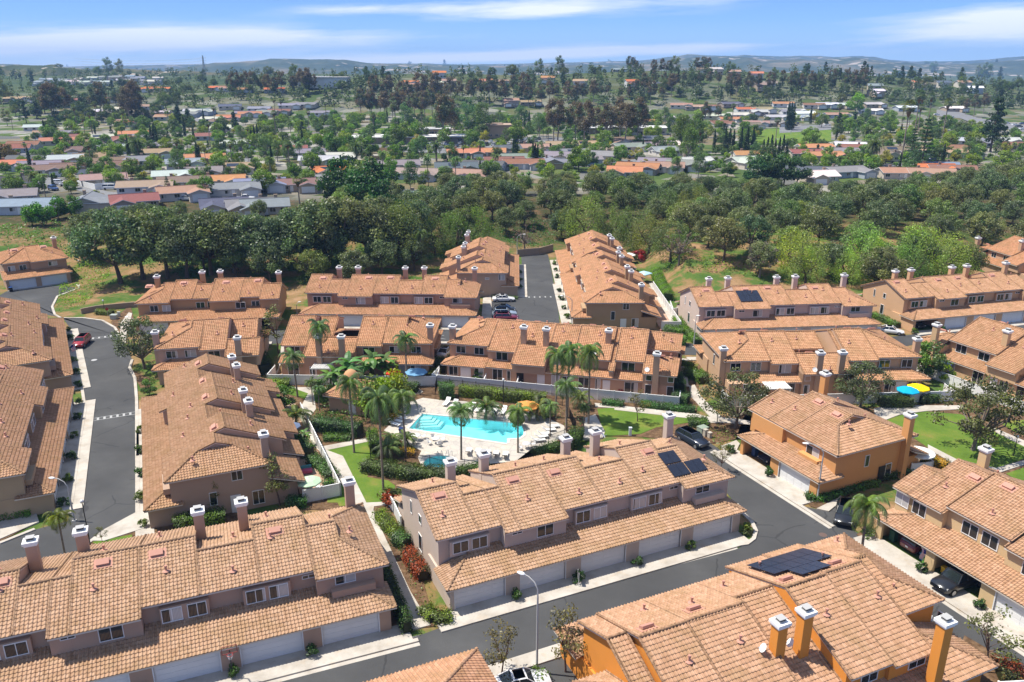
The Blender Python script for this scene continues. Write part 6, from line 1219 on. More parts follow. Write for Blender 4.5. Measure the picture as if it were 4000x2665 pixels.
# ------------------------------------------------------------------ suburb
def GO(px, py, off):
    d = ray(px, py); t = 60.
    while t < 9000:
        if CAMH + d[2] * t < H(d[0] * t, d[1] * t) + off: break
        t *= 1.004
    return (d[0] * t, d[1] * t)
RC = {'grey': (.235, .235, .24), 'slate': (.115, .125, .15), 'brown': (.205, .15, .12), 'redbrown': (.25, .125, .095), 'orange': (.46, .215, .115), 'tan': (.36, .245, .17), 'pale': (.47, .46, .44), 'white': (.68, .67, .65), 'dark': (.075, .075, .08), 'pink': (.33, .235, .21), 'blue': (.23, .27, .32), 'terracotta': (.52, .17, .07)}
RN = {'grey': 'grey', 'slate': 'dark slate', 'brown': 'brown', 'redbrown': 'reddish brown', 'orange': 'orange', 'tan': 'tan', 'pale': 'pale grey', 'white': 'white', 'dark': 'near black', 'pink': 'pinkish brown', 'blue': 'blue grey', 'terracotta': 'bright terracotta'}
WC = [(.56, .50, .42), (.62, .58, .52), (.44, .35, .26), (.50, .43, .34), (.36, .30, .25), (.60, .60, .60), (.40, .44, .48)]
def slab(m, P, th=.18, mi=0, tr=1):
    P = np.array(P); k = len(P); D_ = P - [0, 0, th]; V = np.concatenate([P, D_])
    n = np.cross(P[1] - P[0], P[2] - P[0]); a = list(range(k)) if n[2] > 0 else list(range(k))[::-1]
    m.add(V, [tuple(a)], mi); m.add(V, [tuple(k + x for x in a[::-1])], tr); m.add(V, [(a[(x + 1) % k], a[x], k + a[x], k + a[(x + 1) % k]) for x in range(k)], tr)
def house_proto(v, far=False):
    """single storey home: long gable with a garage wing"""
    w, d, e, s = [(16, 9.5, 2.6, .30), (14, 9, 2.6, .36), (18, 10, 2.6, .28), (13, 10, 5.0, .32)][v]; hw, hd = w / 2, d / 2; zr = e + s * (hd + .6)
    t = thing('bungalow', 'x', 'house'); wm_, rm = MB(), MB()
    extr(wm_, [(-hd, -.6), (hd, -.6), (hd, e), (0, e + s * hd - .1), (-hd, e)], -hw, hw)
    slab(rm, [(-hw - .6, -hd - .6, e - .1), (hw + .6, -hd - .6, e - .1), (hw + .6, 0, zr - .1), (-hw - .6, 0, zr - .1)]); slab(rm, [(hw + .6, hd + .6, e - .1), (-hw - .6, hd + .6, e - .1), (-hw - .6, 0, zr - .1), (hw + .6, 0, zr - .1)])
    tube(rm, [(-hw - .6, 0, zr - .08), (hw + .6, 0, zr - .08)], .11, 6, 0)
    sx = 1 if v % 2 == 0 else -1; gx = sx * (hw - 3.4); gh = 3.3; yf = -hd - 4.6; z2 = e + s * (gh + .5)
    e2 = 2.6; z2 = e2 + s * (gh + .5); V = [(gx - gh, yf, -.6), (gx + gh, yf, -.6), (gx + gh, yf, e2), (gx, yf, z2 - .25), (gx - gh, yf, e2)]; n = 5
    V2 = V + [(x, 0 if v < 3 else -hd + .05, z) for x, y, z in V]; wm_.add(V2, [tuple(range(5)), tuple(range(9, 4, -1))]); wm_.add(V2, [((i + 1) % 5, i, 5 + i, 5 + (i + 1) % 5) for i in range(5)])
    yb = 0 if v < 3 else -hd + .1
    slab(rm, [(gx - gh - .5, yf - .6, e2 - .06), (gx, yf - .6, z2 - .06), (gx, yb, z2 - .06), (gx - gh - .5, yb, e2 - .06)]); slab(rm, [(gx + gh + .5, yf - .6, e2 - .06), (gx + gh + .5, yb, e2 - .06), (gx, yb, z2 - .06), (gx, yf - .6, z2 - .06)])
    wm_.build('wall', M['stucco'], t); rm.build('roof', [M['shingle'], M['white']], t)
    g = MB(); box(g, gx - 2.4, gx + 2.4, yf - .05, yf - .004, 0, 2.15); [box(g, gx - 2.3, gx + 2.3, yf - .07, yf - .051, .1 + k * .52, .52 + k * .52) for k in range(4)]; g.build('garage_door', M['gdoor'], t)
    if far:
        wq = MB(); [box(wq, x - .9, x + .9, -hd - .05, -hd - .003, .9, 2.0) for x in (-sx * 2.2, -sx * (hw - 1.6))]; wq.build('window', M['glass'], t); return t
    for (x, y, rz) in [(-sx * 2.2, -hd, 0), (-sx * (hw - 1.6), -hd, 0), (-hw * .4, hd, math.pi), (hw * .4, hd, math.pi), (-hw, 1.5, -math.pi / 2), (hw, 1.5, math.pi / 2)]:
        zz = .9 if v < 3 else 3.2; wf = link('window', cached(('wf', 1.8, 1.2), lambda: win_frame(1.8, 1.2)), t, (x, y, zz), rz); link('pane', cached(('wp', 1.8, 1.2), lambda: win_pane(1.8, 1.2)), wf)
    c = MB(); box(c, -.5, .5, -.4, .4, 0, 1.6); box(c, -.58, .58, -.48, .48, 1.6, 1.75); c.build('chimney', M['brick'], t, (-sx * hw * .5, 1.6, zr - 1.0))
    f = front_door(t, 'f', -sx * .2, -hd)
    return t
HP = [house_proto(v) for v in range(4)] + [house_proto(v, True) for v in range(4)]
for h_ in HP: h_.location = (0, 0, -999)
solar_me = None
def solarmesh():
    m = MB()
    for i in range(5):
        for j in range(2): box(m, i * 1.02, i * 1.02 + 1.0, j * 1.6, j * 1.6 + 1.58, 0, .06)
    return m.mesh('solar_panel', [M['solar']])
HOUSES = []; first = [True] * 8
def house(px, py, roof, ang, v=None, sc=1., solar=False, wall=None, world=None, label=None, off=3.2):
    x, y = world or GO(px, py, off); v = rnd.choice([0, 0, 1, 2]) if v is None else v
    vq = v; v = v + 4 if y > 430 else v
    if first[v]: o = HP[v]; first[v] = False; o.location = (x, y, H(x, y)); o.rotation_euler = (0, 0, R(ang)); o.scale = (sc, sc, 1)
    else: o = dup(HP[v], (x, y, H(x, y)), R(ang), (sc, sc, 1))
    rc = [c * rnd.uniform(.88, 1.12) for c in RC[roof]]; wc = wall or rnd.choice(WC)
    for ch in o.children:
        b = ch.name.split('.')[0]
        if b == 'roof': ch.color = (*rc, 1)
        elif b == 'wall': ch.color = (*wc, 1)
    v = vq
    if solar:
        w, d, e, s = [(16, 9.5, 2.6, .30), (14, 9, 2.6, .36), (18, 10, 2.6, .28), (13, 10, 5.0, .32)][v]; p = link('solar_panel', cached('sols', solarmesh), o, (-1 - 2.5, -d / 2 + .6, e + .3)); p.rotation_euler = (math.atan(s), 0, 0)
    o['category'] = 'house'; o['group'] = 'bungalows of the suburb'; HOUSES.append([o, roof, x, y, solar, v, label]); return o
T = {'t1': [(60, 375, 'dark', 10, 1), (70, 445, 'grey', 20), (130, 490, 'blue', 15, 2), (235, 312, 'brown', 20, 0), (385, 300, 'brown', 15, 2), (540, 358, 'pink', 25, 0), (700, 470, 'redbrown', 25, 1), (560, 275, 'brown', 35, 1), (625, 292, 'brown', 30, 1), (470, 250, 'tan', 35, 1), (330, 258, 'pale', 25, 2), (215, 290, 'grey', 20, 2), (65, 285, 'orange', 15, 0), (140, 260, 'slate', 10, 0), (125, 185, 'redbrown', 10, 0), (85, 203, 'redbrown', 10, 1), (240, 130, 'tan', 20), (320, 128, 'grey', 30), (300, 165, 'orange', 25), (400, 150, 'redbrown', 30), (430, 180, 'brown', 35), (515, 150, 'pale', 30, 0, 1), (590, 205, 'pale', 30), (655, 160, 'redbrown', 25), (700, 130, 'orange', 15), (420, 215, 'brown', 30),
            (760, 395, 'tan', 20), (960, 372, 'brown', 10, 2), (950, 425, 'tan', 25), (1040, 320, 'grey', 15, 2), (965, 278, 'blue', 25), (1070, 252, 'orange', 15, 2), (1150, 365, 'orange', 15, 2), (1215, 405, 'grey', 20), (1230, 300, 'tan', 10, 0, 1), (1240, 178, 'pale', 15, 2), (1200, 48, 'orange', 10), (1060, 14, 'blue', 5, 2), (700, 268, 'grey', 30), (1170, 492, 'slate', 25, 1), (1305, 495, 'grey', 20, 1), (850, 190, 'grey', 20), (770, 150, 'pale', 20), (910, 340, 'pale', 20), (1090, 140, 'redbrown', 15), (490, 20, 'white', 5, 2), (590, 22, 'pale', 5), (650, 70, 'tan', 15), (820, 225, 'tan', 20), (460, 475, 'grey', 100, 1), (690, 75, 'terracotta', 10, 1), (870, 45, 'tan', 5), (1150, 100, 'pale', 20), (1280, 25, 'grey', 5), (330, 40, 'tan', 10), (200, 95, 'pale', 15)],
     't2': [(185, 385, 'brown', 15, 2), (20, 382, 'blue', 15), (45, 495, 'grey', 20, 1), (375, 320, 'terracotta', 25, 1, 1), (415, 358, 'grey', 20), (330, 262, 'pale', 10, 2), (420, 245, 'pale', 10, 2), (275, 225, 'grey', 10, 0), (185, 207, 'redbrown', 10, 0), (745, 285, 'grey', 10, 2), (850, 328, 'pink', -12, 2), (865, 455, 'blue', -15, 0, 1), (1045, 298, 'slate', 10, 2, 1), (1190, 290, 'slate', -12, 2), (1090, 225, 'orange', 8, 2), (1210, 222, 'orange', 5, 2), (1295, 268, 'redbrown', 5, 2), (1130, 335, 'tan', -15), (1310, 208, 'slate', 15)],
     't3': [(60, 280, 'redbrown', 8, 2), (45, 250, 'grey', 8, 2), (110, 200, 'pink', 8, 2), (215, 240, 'grey', -10, 2), (320, 225, 'grey', 12, 2, 1), (355, 258, 'grey', 100, 1), (205, 275, 'grey', 100, 1), (260, 185, 'tan', 10, 2), (375, 183, 'tan', 12, 0, 1), (490, 215, 'pink', -15, 2), (465, 240, 'grey', -15, 1), (610, 195, 'grey', 15, 2), (700, 190, 'grey', 18, 0, 1), (500, 172, 'tan', 15, 0, 1), (585, 165, 'brown', 15), (705, 157, 'slate', 15, 0, 1), (820, 183, 'white', 15, 0, 1), (795, 215, 'blue', 20, 1), (745, 278, 'grey', -20), (660, 300, 'orange', -18, 2), (590, 322, 'orange', -15, 1), (800, 295, 'tan', -15), (905, 285, 'grey', -20), (1250, 235, 'orange', 5, 2), (1215, 270, 'pale', 20, 1), (700, 68, 'orange', 10, 2), (790, 50, 'pale', 8, 2), (1140, 55, 'orange', 8, 2), (1235, 85, 'brown', 8, 2), (1080, 75, 'redbrown', 5), (950, 270, 'pale', 20), (1180, 30, 'pale', 5), (1290, 20, 'pale', 5)],
     't4': [(290, 240, 'orange', 5, 2), (245, 200, 'orange', 5), (375, 220, 'grey', -5, 2), (195, 228, 'redbrown', 5), (440, 205, 'redbrown', -8), (650, 212, 'brown', -5, 2, 1), (630, 240, 'brown', -95, 1), (740, 212, 'tan', -5, 2), (205, 318, 'slate', -15), (260, 345, 'white', 15, 1), (400, 318, 'grey', 15, 2), (700, 325, 'tan', -6, 2), (850, 330, 'tan', -6, 2), (870, 305, 'terracotta', -6, 0), (960, 312, 'redbrown', -10), (1030, 165, 'pale', -8, 2), (1290, 190, 'redbrown', -8, 2), (1120, 175, 'grey', -8), (430, 190, 'white', -8), (45, 45, 'pale', 5, 2), (190, 45, 'blue', 5), (120, 18, 'grey', 5), (20, 75, 'grey', 5), (1230, 165, 'pale', -5), (900, 300, 'blue', -8), (960, 205, 'redbrown', -8), (1010, 225, 'tan', -8)]}
for tl, L in T.items():
    for q in L: house(*D(tl, q[0], q[1]), q[2], q[3] + rnd.uniform(-5, 5), q[4] if len(q) > 4 else None, .95, len(q) > 5)
def far_house(tl, x, y, roof, ang, v=None, sc=1.): house(*D(tl, x, y), roof, ang, v, sc)
# homes on the hill and on the plateau
for q in [(430, 95, 'terracotta'), (660, 75, 'terracotta'), (600, 78, 'pale'), (740, 68, 'white'), (800, 70, 'orange'), (920, 65, 'terracotta'), (1030, 65, 'grey'), (1085, 68, 'white'), (1160, 72, 'blue'), (1230, 72, 'slate'), (430, 128, 'white'), (310, 125, 'terracotta'), (330, 148, 'tan'), (470, 128, 'tan'), (1210, 132, 'terracotta'), (1320, 130, 'white'), (870, 115, 'orange'), (620, 128, 'orange'), (720, 208, 'tan'), (800, 205, 'tan'), (1000, 130, 'tan'), (680, 120, 'tan')]: far_house('h2', *q, rnd.uniform(-15, 15), 3 if rnd.random() < .6 else 2, 1.0)
for q in [(185, 75, 'pale'), (255, 85, 'tan'), (340, 92, 'orange'), (355, 135, 'pink'), (390, 130, 'pink'), (140, 72, 'tan'), (985, 132, 'brown'), (940, 125, 'orange'), (1115, 125, 'tan'), (790, 158, 'white'), (785, 138, 'blue'), (1160, 145, 'white'), (990, 82, 'orange'), (1040, 125, 'slate'), (240, 195, 'slate'), (270, 235, 'pale'), (300, 215, 'terracotta'), (160, 205, 'redbrown'), (110, 205, 'tan'), (210, 268, 'redbrown'), (480, 222, 'pale'), (520, 230, 'white'), (555, 200, 'redbrown'), (605, 198, 'white'), (650, 200, 'pale'), (775, 197, 'pale'), (770, 220, 'white'), (640, 235, 'tan'), (1080, 212, 'white'), (490, 245, 'pale'), (360, 215, 'tan'), (440, 195, 'orange'), (340, 265, 'tan'), (180, 240, 'pale'), (60, 200, 'tan'), (900, 210, 'white')]: far_house('h3', *q, rnd.uniform(-20, 20), 3 if q[1] < 160 else 2)
for i in range(26): far_house('h1', 170 + i * 19 + rnd.uniform(-6, 6), 122 + rnd.uniform(-12, 12) - i * .2, rnd.choice(['pale', 'grey', 'pale', 'blue']), rnd.uniform(-30, 30), 3)
for q in [(575, 152, 'terracotta'), (620, 148, 'terracotta'), (650, 150, 'terracotta'), (880, 145, 'terracotta'), (925, 148, 'tan'), (980, 152, 'orange'), (1110, 152, 'terracotta'), (330, 195, 'redbrown'), (375, 193, 'redbrown'), (430, 192, 'redbrown'), (475, 191, 'redbrown'), (60, 188, 'tan'), (110, 186, 'tan'), (160, 188, 'tan'), (290, 238, 'tan'), (370, 240, 'white'), (440, 240, 'pale'), (460, 230, 'pale'), (930, 220, 'slate'), (1050, 228, 'blue'), (1170, 215, 'blue'), (1240, 212, 'grey'), (1010, 250, 'orange'), (925, 262, 'orange'), (820, 240, 'pale'), (790, 238, 'pale'), (900, 280, 'brown'), (1080, 243, 'grey'), (1130, 240, 'redbrown'), (860, 270, 'pale'), (610, 220, 'tan'), (640, 245, 'pale'), (680, 260, 'orange'), (760, 250, 'grey'), (1290, 245, 'grey'), (560, 248, 'brown'), (520, 285, 'tan')]: far_house('h1', *q, rnd.uniform(-15, 15), 2)
for i, h_ in enumerate(HP):
    if first[i]: [bpy.data.objects.remove(c) for c in list(h_.children_recursive)]; bpy.data.objects.remove(h_)
# the school: long flat white roofs
def flatbldg(label, px, py, w, d, h, ang, wallc=(.42, .34, .28), roofc=(.72, .71, .69), off=3.6, name='school_building', cat='school', wins=8):
    x, y = GO(px, py, off); t = thing(name, label, cat, (x, y, H(x, y)), R(ang)); m = MB(); box(m, -w / 2, w / 2, -d / 2, d / 2, -.6, h); m.build('wall', M['stucco'], t, color=wallc)
    m = MB(); box(m, -w / 2 - .9, w / 2 + .9, -d / 2 - 1.4, d / 2 + .9, h + .003, h + .45); box(m, -w / 4, w / 6, -d / 4, d / 4, h + .455, h + 1.0); m.build('roof', M['shingle'], t, color=roofc)
    for i in range(wins):
        xx = -w / 2 + (i + .5) * w / wins; wf = link('window', cached(('wf', 2.2, 1.2), lambda: win_frame(2.2, 1.2)), t, (xx, -d / 2, 1.1)); link('pane', cached(('wp', 2.2, 1.2), lambda: win_pane(2.2, 1.2)), wf)
    front_door(t, 'f', w * .1, -d / 2, .95, 2.05, True); return t
flatbldg('long low school building with a white flat roof behind the round dark tree', *D('t2', 800, 150), 66, 16, 3.4, 7)
flatbldg('white flat roofed school block right of the tall brown eucalyptus trees', *D('t3', 640, 108), 40, 18, 4.2, -4, (.55, .53, .5))
flatbldg('second white school block left among the brown eucalyptus trunks', *D('t3', 470, 105), 34, 16, 3.6, 4, (.36, .28, .22))
flatbldg('small white roofed school wing behind the long school building', *D('t2', 900, 112), 28, 10, 3.6, 7)
flatbldg('tan two storey school hall half hidden by the pale plane trees', *D('t2', 1265, 95), 16, 14, 7.5, 10, (.50, .36, .26), (.45, .33, .25), off=7, wins=4)
flatbldg('distant white office block beneath the far blue hills', 745, 181, 46, 20, 9, 0, (.7, .7, .7), off=8, name='office_building', cat='office', wins=10)
# streets and yards of the suburb, laid on the flat land
def lay(name, polys, mat, dz):
    m = MB()
    for k, P in enumerate(polys):
        Pw = [G(*p) for p in P]; n = len(Pw); hz = [H(x, y) for x, y in Pw]
        m.add([(x, y, z + dz + k * .006) for (x, y), z in zip(Pw, hz)], [tuple(range(n)) if area2(Pw) > 0 else tuple(range(n - 1, -1, -1))])
    return setting(m.build(name, mat))
def band2(tl, pts, w0):
    """street ribbon along readings of the photograph; width in reading units"""
    a = [(x, y - w0) for x, y in pts]; b = [(x, y + w0 * 1.15) for x, y in pts][::-1]; return [D(tl, *p) for p in a + b]
lay('suburb_road', [band2('t1', [(180, 395), (300, 395), (430, 425), (560, 455), (700, 470)], 14), [D('t1', *p) for p in [(270, 395), (330, 360), (300, 345), (235, 375)]], band2('t1', [(1180, 230), (1260, 255), (1337, 285)], 14), [D('t1', *p) for p in [(60, 240), (190, 215), (215, 245), (110, 260)]], band2('t2', [(600, 205), (800, 222), (1000, 225), (1337, 205)], 13), band2('t3', [(0, 178), (130, 172), (300, 170)], 9), band2('t3', [(180, 310), (400, 302), (560, 290), (680, 278), (760, 290)], 9),
    band2('t4', [(60, 118), (180, 112), (330, 100)], 14), band2('t4', [(880, 28), (1000, 40), (1100, 75), (1337, 110)], 16), band2('t4', [(330, 305), (520, 300), (700, 300)], 8), band2('t1', [(840, 480), (1000, 475), (1150, 470), (1300, 480)], 9), band2('t1', [(900, 50), (1020, 60), (1110, 130)], 9)], plain('worn_suburb_asphalt', (.20, .20, .205), .9, var=.3, sc=.3), .05)
lay('sports_field', [[D('t4', *p) for p in [(-80, 130), (10, 112), (330, 118), (330, 175), (200, 192), (-60, 190)]], [D('t2', *p) for p in [(500, 135), (560, 112), (720, 108), (800, 118), (700, 135)]], [D('t2', *p) for p in [(240, 145), (330, 140), (360, 165), (300, 178)]]], M['lawn'], .04)
def goal(label, px, py):
    x, y = G(px, py); m = MB()
    for a, b in [((-3.6, 0, 0), (-3.6, 0, 2.4)), ((3.6, 0, 0), (3.6, 0, 2.4)), ((-3.6, 0, 2.4), (3.6, 0, 2.4)), ((-3.6, 1.5, 0), (-3.6, .4, 2.4)), ((3.6, 1.5, 0), (3.6, .4, 2.4))]: tube(m, [a, b], .1, 5)
    tag(m.build('football_goal', M['white'], None, (x, y, H(x, y)), R(-5)), label, 'goal', 'goals on the sports field')
goal('white football goal at the back of the green sports field', *D('t4', 90, 142)); goal('white football goal at the front of the green sports field', *D('t4', 70, 190))
# garden walls and fences between suburb and wood
def wall_(label, pts, h, th, mat, name='garden_wall', cat='wall', offz=0., cap_=None):
    x0, y0 = pts[0]; m = MB(); L = [np.array(p) - (x0, y0) for p in pts]; zb = H(x0, y0)
    for i in range(len(L) - 1):
        k = max(1, int(np.linalg.norm(L[i + 1] - L[i]) / 4)); 
        for j in range(k):
            A, B = L[i] + (L[i + 1] - L[i]) * j / k, L[i] + (L[i + 1] - L[i]) * (j + 1) / k; d = (B - A) / np.linalg.norm(B - A); n = np.array([-d[1], d[0]]) * th / 2; z = H(*(A + (x0, y0))) - zb
            prism(m, [A + n, B + n + d * .003, B - n + d * .003, A - n], z - .6, z + h)
            if cap_: prism(m, [A + n * 1.6, B + n * 1.6, B - n * 1.6, A - n * 1.6], z + h + .002, z + h + .08)
    return tag(m.build(name, mat, None, (x0, y0, zb + offz)), label, cat)
wall_('brown block wall on the green bank below the big round hedge tree', [G(*D('t1', *p)) for p in [(140, 605), (260, 580), (370, 545)]], 2.2, .25, M['brick'])
wall_('white board fence round the corner yard behind the white van', [G(*D('t1', *p)) for p in [(405, 412), (500, 432), (615, 418)]], 2.2, .15, M['white'], 'board_fence', 'fence')
wall_('brown board fence behind the school car park', [G(*D('t2', *p)) for p in [(590, 285), (740, 262), (760, 240), (610, 228)]], 2.0, .15, M['wood'], 'board_fence', 'fence')
wall_('block wall closing the far end of the dead-end street', [Q('s6', *p, 0) for p in [(478, 200), (600, 190), (672, 170)]], 1.9, .25, M['brick'])
wall_('low brown retaining wall below the bare slope at the left street bend', [Q(4, *p, 0) for p in [(468, 480), (560, 462), (700, 448), (790, 440)]], 1.1, .3, M['brick'])
# lattice pylon on the far left ridge
px_, py_ = 506, 165; x, y = -330., 1480.; x = (px_ * 1.7 - 2000) / FPX * 1480 / math.cos(.0); t = thing('power_pylon', 'tall lattice power pylon on the far left ridge against the sky', 'pylon', (x, 1480, H(x, 1480)))
m = MB(); zt = 34.
for sx in (-1, 1):
    for sy in (-1, 1): tube(m, [(sx * 3.2, sy * 3.2, -1), (sx * 1.1, sy * 1.1, 20), (sx * .4, sy * .4, zt)], .3, 5)
for k in range(9):
    z = k * 3.4; r0, r1 = 3.2 - z * .1, 3.2 - (z + 3.4) * .1
    for sy in (-1, 1): tube(m, [(-r0, sy * r0, z), (r1, sy * r1, z + 3.4)], .14, 4); tube(m, [(r0, sy * r0, z), (-r1, sy * r1, z + 3.4)], .14, 4)
m.build('lattice_tower', M['grey'], t); m = MB()
for z in (21, 25.5, 30): tube(m, [(-5.5, 0, z), (0, 0, z + 1), (5.5, 0, z)], .2, 5)
m.build('crossarm', M['grey'], t)
m = MB()
for z in (21, 25.5, 30):
    for s in (-5.3, 5.3): tube(m, [(s, 0, z - .8)] + [(s - 40 * k, 8 * k, z - .8 - 14 * (k / 6) * (1 - k / 6) * 1.2) for k in range(1, 7)], .07, 4)
m.build('cable', M['grey'], t)
# far hills
def ridge(name, y0, prof, depth, seed):
    """hill range: crest heights read along the skyline, falling to the plain on both sides"""
    xs_ = np.linspace(prof[0][0], prof[-1][0], 150); ph = np.interp(xs_, [p[0] for p in prof], [p[1] for p in prof]); rs = np.random.RandomState(seed); m = MB(); rows = []
    fr = rs.rand(6) * 6.28
    for t in np.linspace(-1, 1, 26):
        Yw = y0 + t * depth; Xw = (xs_ * 1.7 - 2000) / FPX * y0; Hc = CAMH + (258 - ph * 1.7) / FPX * y0
        rg = (np.sin(xs_ * .045 + fr[0] + t * 2) + np.sin(xs_ * .11 + fr[1] - t * 3) * .6 + np.sin(xs_ * .26 + fr[2] + 4 * t) * .35 + np.sin(xs_ * .6 + fr[3]) * .15)
        f = math.cos(t * math.pi / 2) ** 1.1; z = -5 + (Hc + 5) * f * (1 + .11 * rg * math.sin(abs(t) * math.pi) ) ; rows.append(np.stack([Xw * (1 + t * depth / y0 * .6), np.full_like(xs_, Yw), z], 1))
    n = len(xs_); k = len(rows); m.add(np.concatenate(rows), np.array([(i * n + j, i * n + j + 1, (i + 1) * n + j + 1, (i + 1) * n + j) for i in range(k - 1) for j in range(n - 1)]), sm=True)
    return setting(m.build(name, M['hills']))
ridge('hills', 4600, [(-250, 150), (-60, 150), (0, 147), (60, 147), (150, 153), (260, 158), (420, 162), (500, 150), (540, 146), (600, 142), (680, 137), (760, 138), (820, 140), (880, 147), (960, 149), (1040, 150), (1150, 152), (1300, 150), (1420, 149), (1500, 142), (1560, 134), (1600, 133), (1680, 134), (1740, 139), (1800, 140), (1880, 136), (1940, 137), (1990, 143), (2060, 148), (2130, 149), (2200, 146), (2260, 140), (2353, 137), (2500, 136), (2700, 145)], 900, 3)
ridge('hills', 7000, [(-300, 156), (200, 153), (500, 148), (900, 146), (1100, 149), (1450, 141), (1540, 131), (1580, 129), (1640, 131), (1720, 131), (1800, 132), (1880, 133), (1930, 131), (1980, 138), (2050, 143), (2140, 142), (2210, 139), (2290, 131), (2353, 129), (2500, 127), (2700, 140)], 1000, 5)
ridge('hills', 1700, [(-500, 146), (-250, 146), (-120, 149), (0, 153), (60, 151), (120, 149), (170, 153), (240, 158), (300, 160), (360, 158), (420, 164), (480, 163), (560, 166), (640, 171), (700, 180)], 380, 9)
# ------------------------------------------------------------------ woods, suburb trees
OC = [(.125, .16, .07), (.145, .175, .07), (.11, .15, .06), (.165, .185, .075)]
HB = [(X, Y) for (o, r, X, Y, *_) in HOUSES]
avoidH = [(x, y, 8.5) for x, y in HB if y < 700]
bldA = []
for fr in (fB2, fB1 if 'fB1' in globals() else fB2, fM1, fM2, fM3, fR1, fR3, fP, fR4):
    for i in range(-3, 37, 4):
        for j in (2, 8, 15): bldA.append((*fr.w(i if fr is not fR4 else -i, j), 5.0))
woodL = [(-112, 205), (-98, 188), (-78, 177), (-50, 174), (-20, 180), (-16, 200), (-12, 222), (6, 230), (14, 222), (18, 285), (-20, 272), (-60, 250), (-100, 248), (-112, 232)]
woodR = [(14, 240), (24, 226), (38, 226), (44, 206), (50, 180), (64, 168), (92, 172), (120, 190), (150, 208), (190, 228), (225, 250), (225, 325), (150, 298), (120, 280), (70, 288), (18, 285)]
tot = 0
LIMX, LIMY = [0, 180, 250, 330, 450, 600, 700, 780, 1000, 1060, 1250, 1400, 1500, 1700, 1900, 2150, 2353], [505, 482, 468, 464, 484, 486, 468, 430, 402, 388, 395, 388, 396, 402, 418, 400, 352]
for bx, by, tp in [(330, 645, 478), (385, 640, 470), (430, 640, 490), (485, 632, 480), (540, 632, 484), (592, 630, 490), (640, 632, 490), (690, 622, 470), (738, 612, 452), (790, 602, 446), (845, 600, 452), (228, 600, 478), (200, 590, 505), (895, 585, 470), (950, 575, 455)]: ptop('oak', (bx, by), tp, col=rnd.choice(OC), group='oaks of the wood between estate and suburb')['zone'] = 'wood'
for P, zone in ((woodL, 'L'), (woodR, 'R')):
    for x, y in scatter(P, 8.3, 9000, avoidH + bldA):
        b = np.interp(x, BX, BY); edge = y - b
        if zone == 'R' and edge < 12 and rnd.random() < .4: continue
        k = 'oak'; sc = rnd.uniform(.72, 1.05)
        if zone == 'R' and 230 < y < 250 and 14 < x < 60 and rnd.random() < .5: k = 'pepper'
        q_ = 0
        while q_ < 6 and PX(x, y, H(x, y) + sc * 10)[1] < np.interp(PX(x, y, 8)[0], LIMX, LIMY) + rnd.uniform(-6, 8): sc *= .9; q_ += 1
        if sc < .5: continue
        o = plant(k, x, y, None, sc, rnd.choice(OC + [(.16, .22, .06)]) if k == 'oak' else (.15, .19, .05), group='oaks of the wood between estate and suburb' if k == 'oak' else 'pepper trees at the wood edge'); o['zone'] = 'wood'; tot += 1
print('wood', tot)
# bright pepper trees before the right wood
for bx, by, tp, c in [(1835, 640, 520, (.30, .37, .07)), (1850, 655, 560, (.30, .37, .07)), (1975, 640, 515, (.28, .39, .07)), (2010, 655, 545, (.28, .39, .07)), (1945, 655, 570, (.27, .38, .07)), (2110, 640, 510, (.28, .39, .07)), (2150, 645, 525, (.29, .39, .07)), (2195, 640, 555, (.28, .40, .07)), (2080, 650, 555, (.2, .29, .055)), (1345, 560, 445, (.28, .33, .07)), (1405, 560, 462, (.17, .21, .05)), (1455, 575, 470, (.16, .20, .05)), (1490, 590, 490, (.17, .20, .05)), (1540, 600, 500, (.14, .18, .05)), (1310, 550, 470, (.17, .21, .05)), (1000, 590, 495, (.17, .22, .05)), (1050, 580, 480, (.15, .22, .04)), (1090, 565, 470, (.14, .21, .04)), (920, 600, 450, (.15, .19, .05))]:
    o = ptop('pepper', (bx, by), tp, col=c, group='bright pepper trees at the wood edge'); o['zone'] = 'wood'
for bx, by, tp in [(1745, 640, 545), (1560, 610, 520), (1205, 580, 510)]: ptop('bare', (bx, by), tp, group='bare grey trees at the wood edge')['zone'] = 'wood'
ptop('oak', (278, 652), 475, sz=None, label='tallest oak at the left bank, its grey trunk bare down to the dirt slope', group=None, var=1)
# dark dense clump in the middle and other tall ones near the wood
for bx, by, tp in [(800, 470, 355), (850, 480, 362), (890, 470, 380), (830, 500, 395), (880, 520, 410), (770, 470, 385)]: ptop('round', (bx, by), tp, col=(.045, .10, .022), group='dark glossy trees in the middle of the suburb edge')['zone'] = 'clump'
for bx, by, tp in [(1760, 430, 345), (1800, 430, 350), (1735, 435, 360), (1830, 425, 358)]: ptop('round', (bx, by), tp, col=(.055, .10, .03), group='dark trees before the sports field')['zone'] = 'clump'
for bx, by, tp in [(100, 520, 462), (135, 505, 450), (165, 500, 448), (185, 490, 452), (75, 520, 470)]: ptop('round', (bx, by), tp, col=(.085, .20, .03), group='bright green yard trees above the block wall')['zone'] = 'clump'
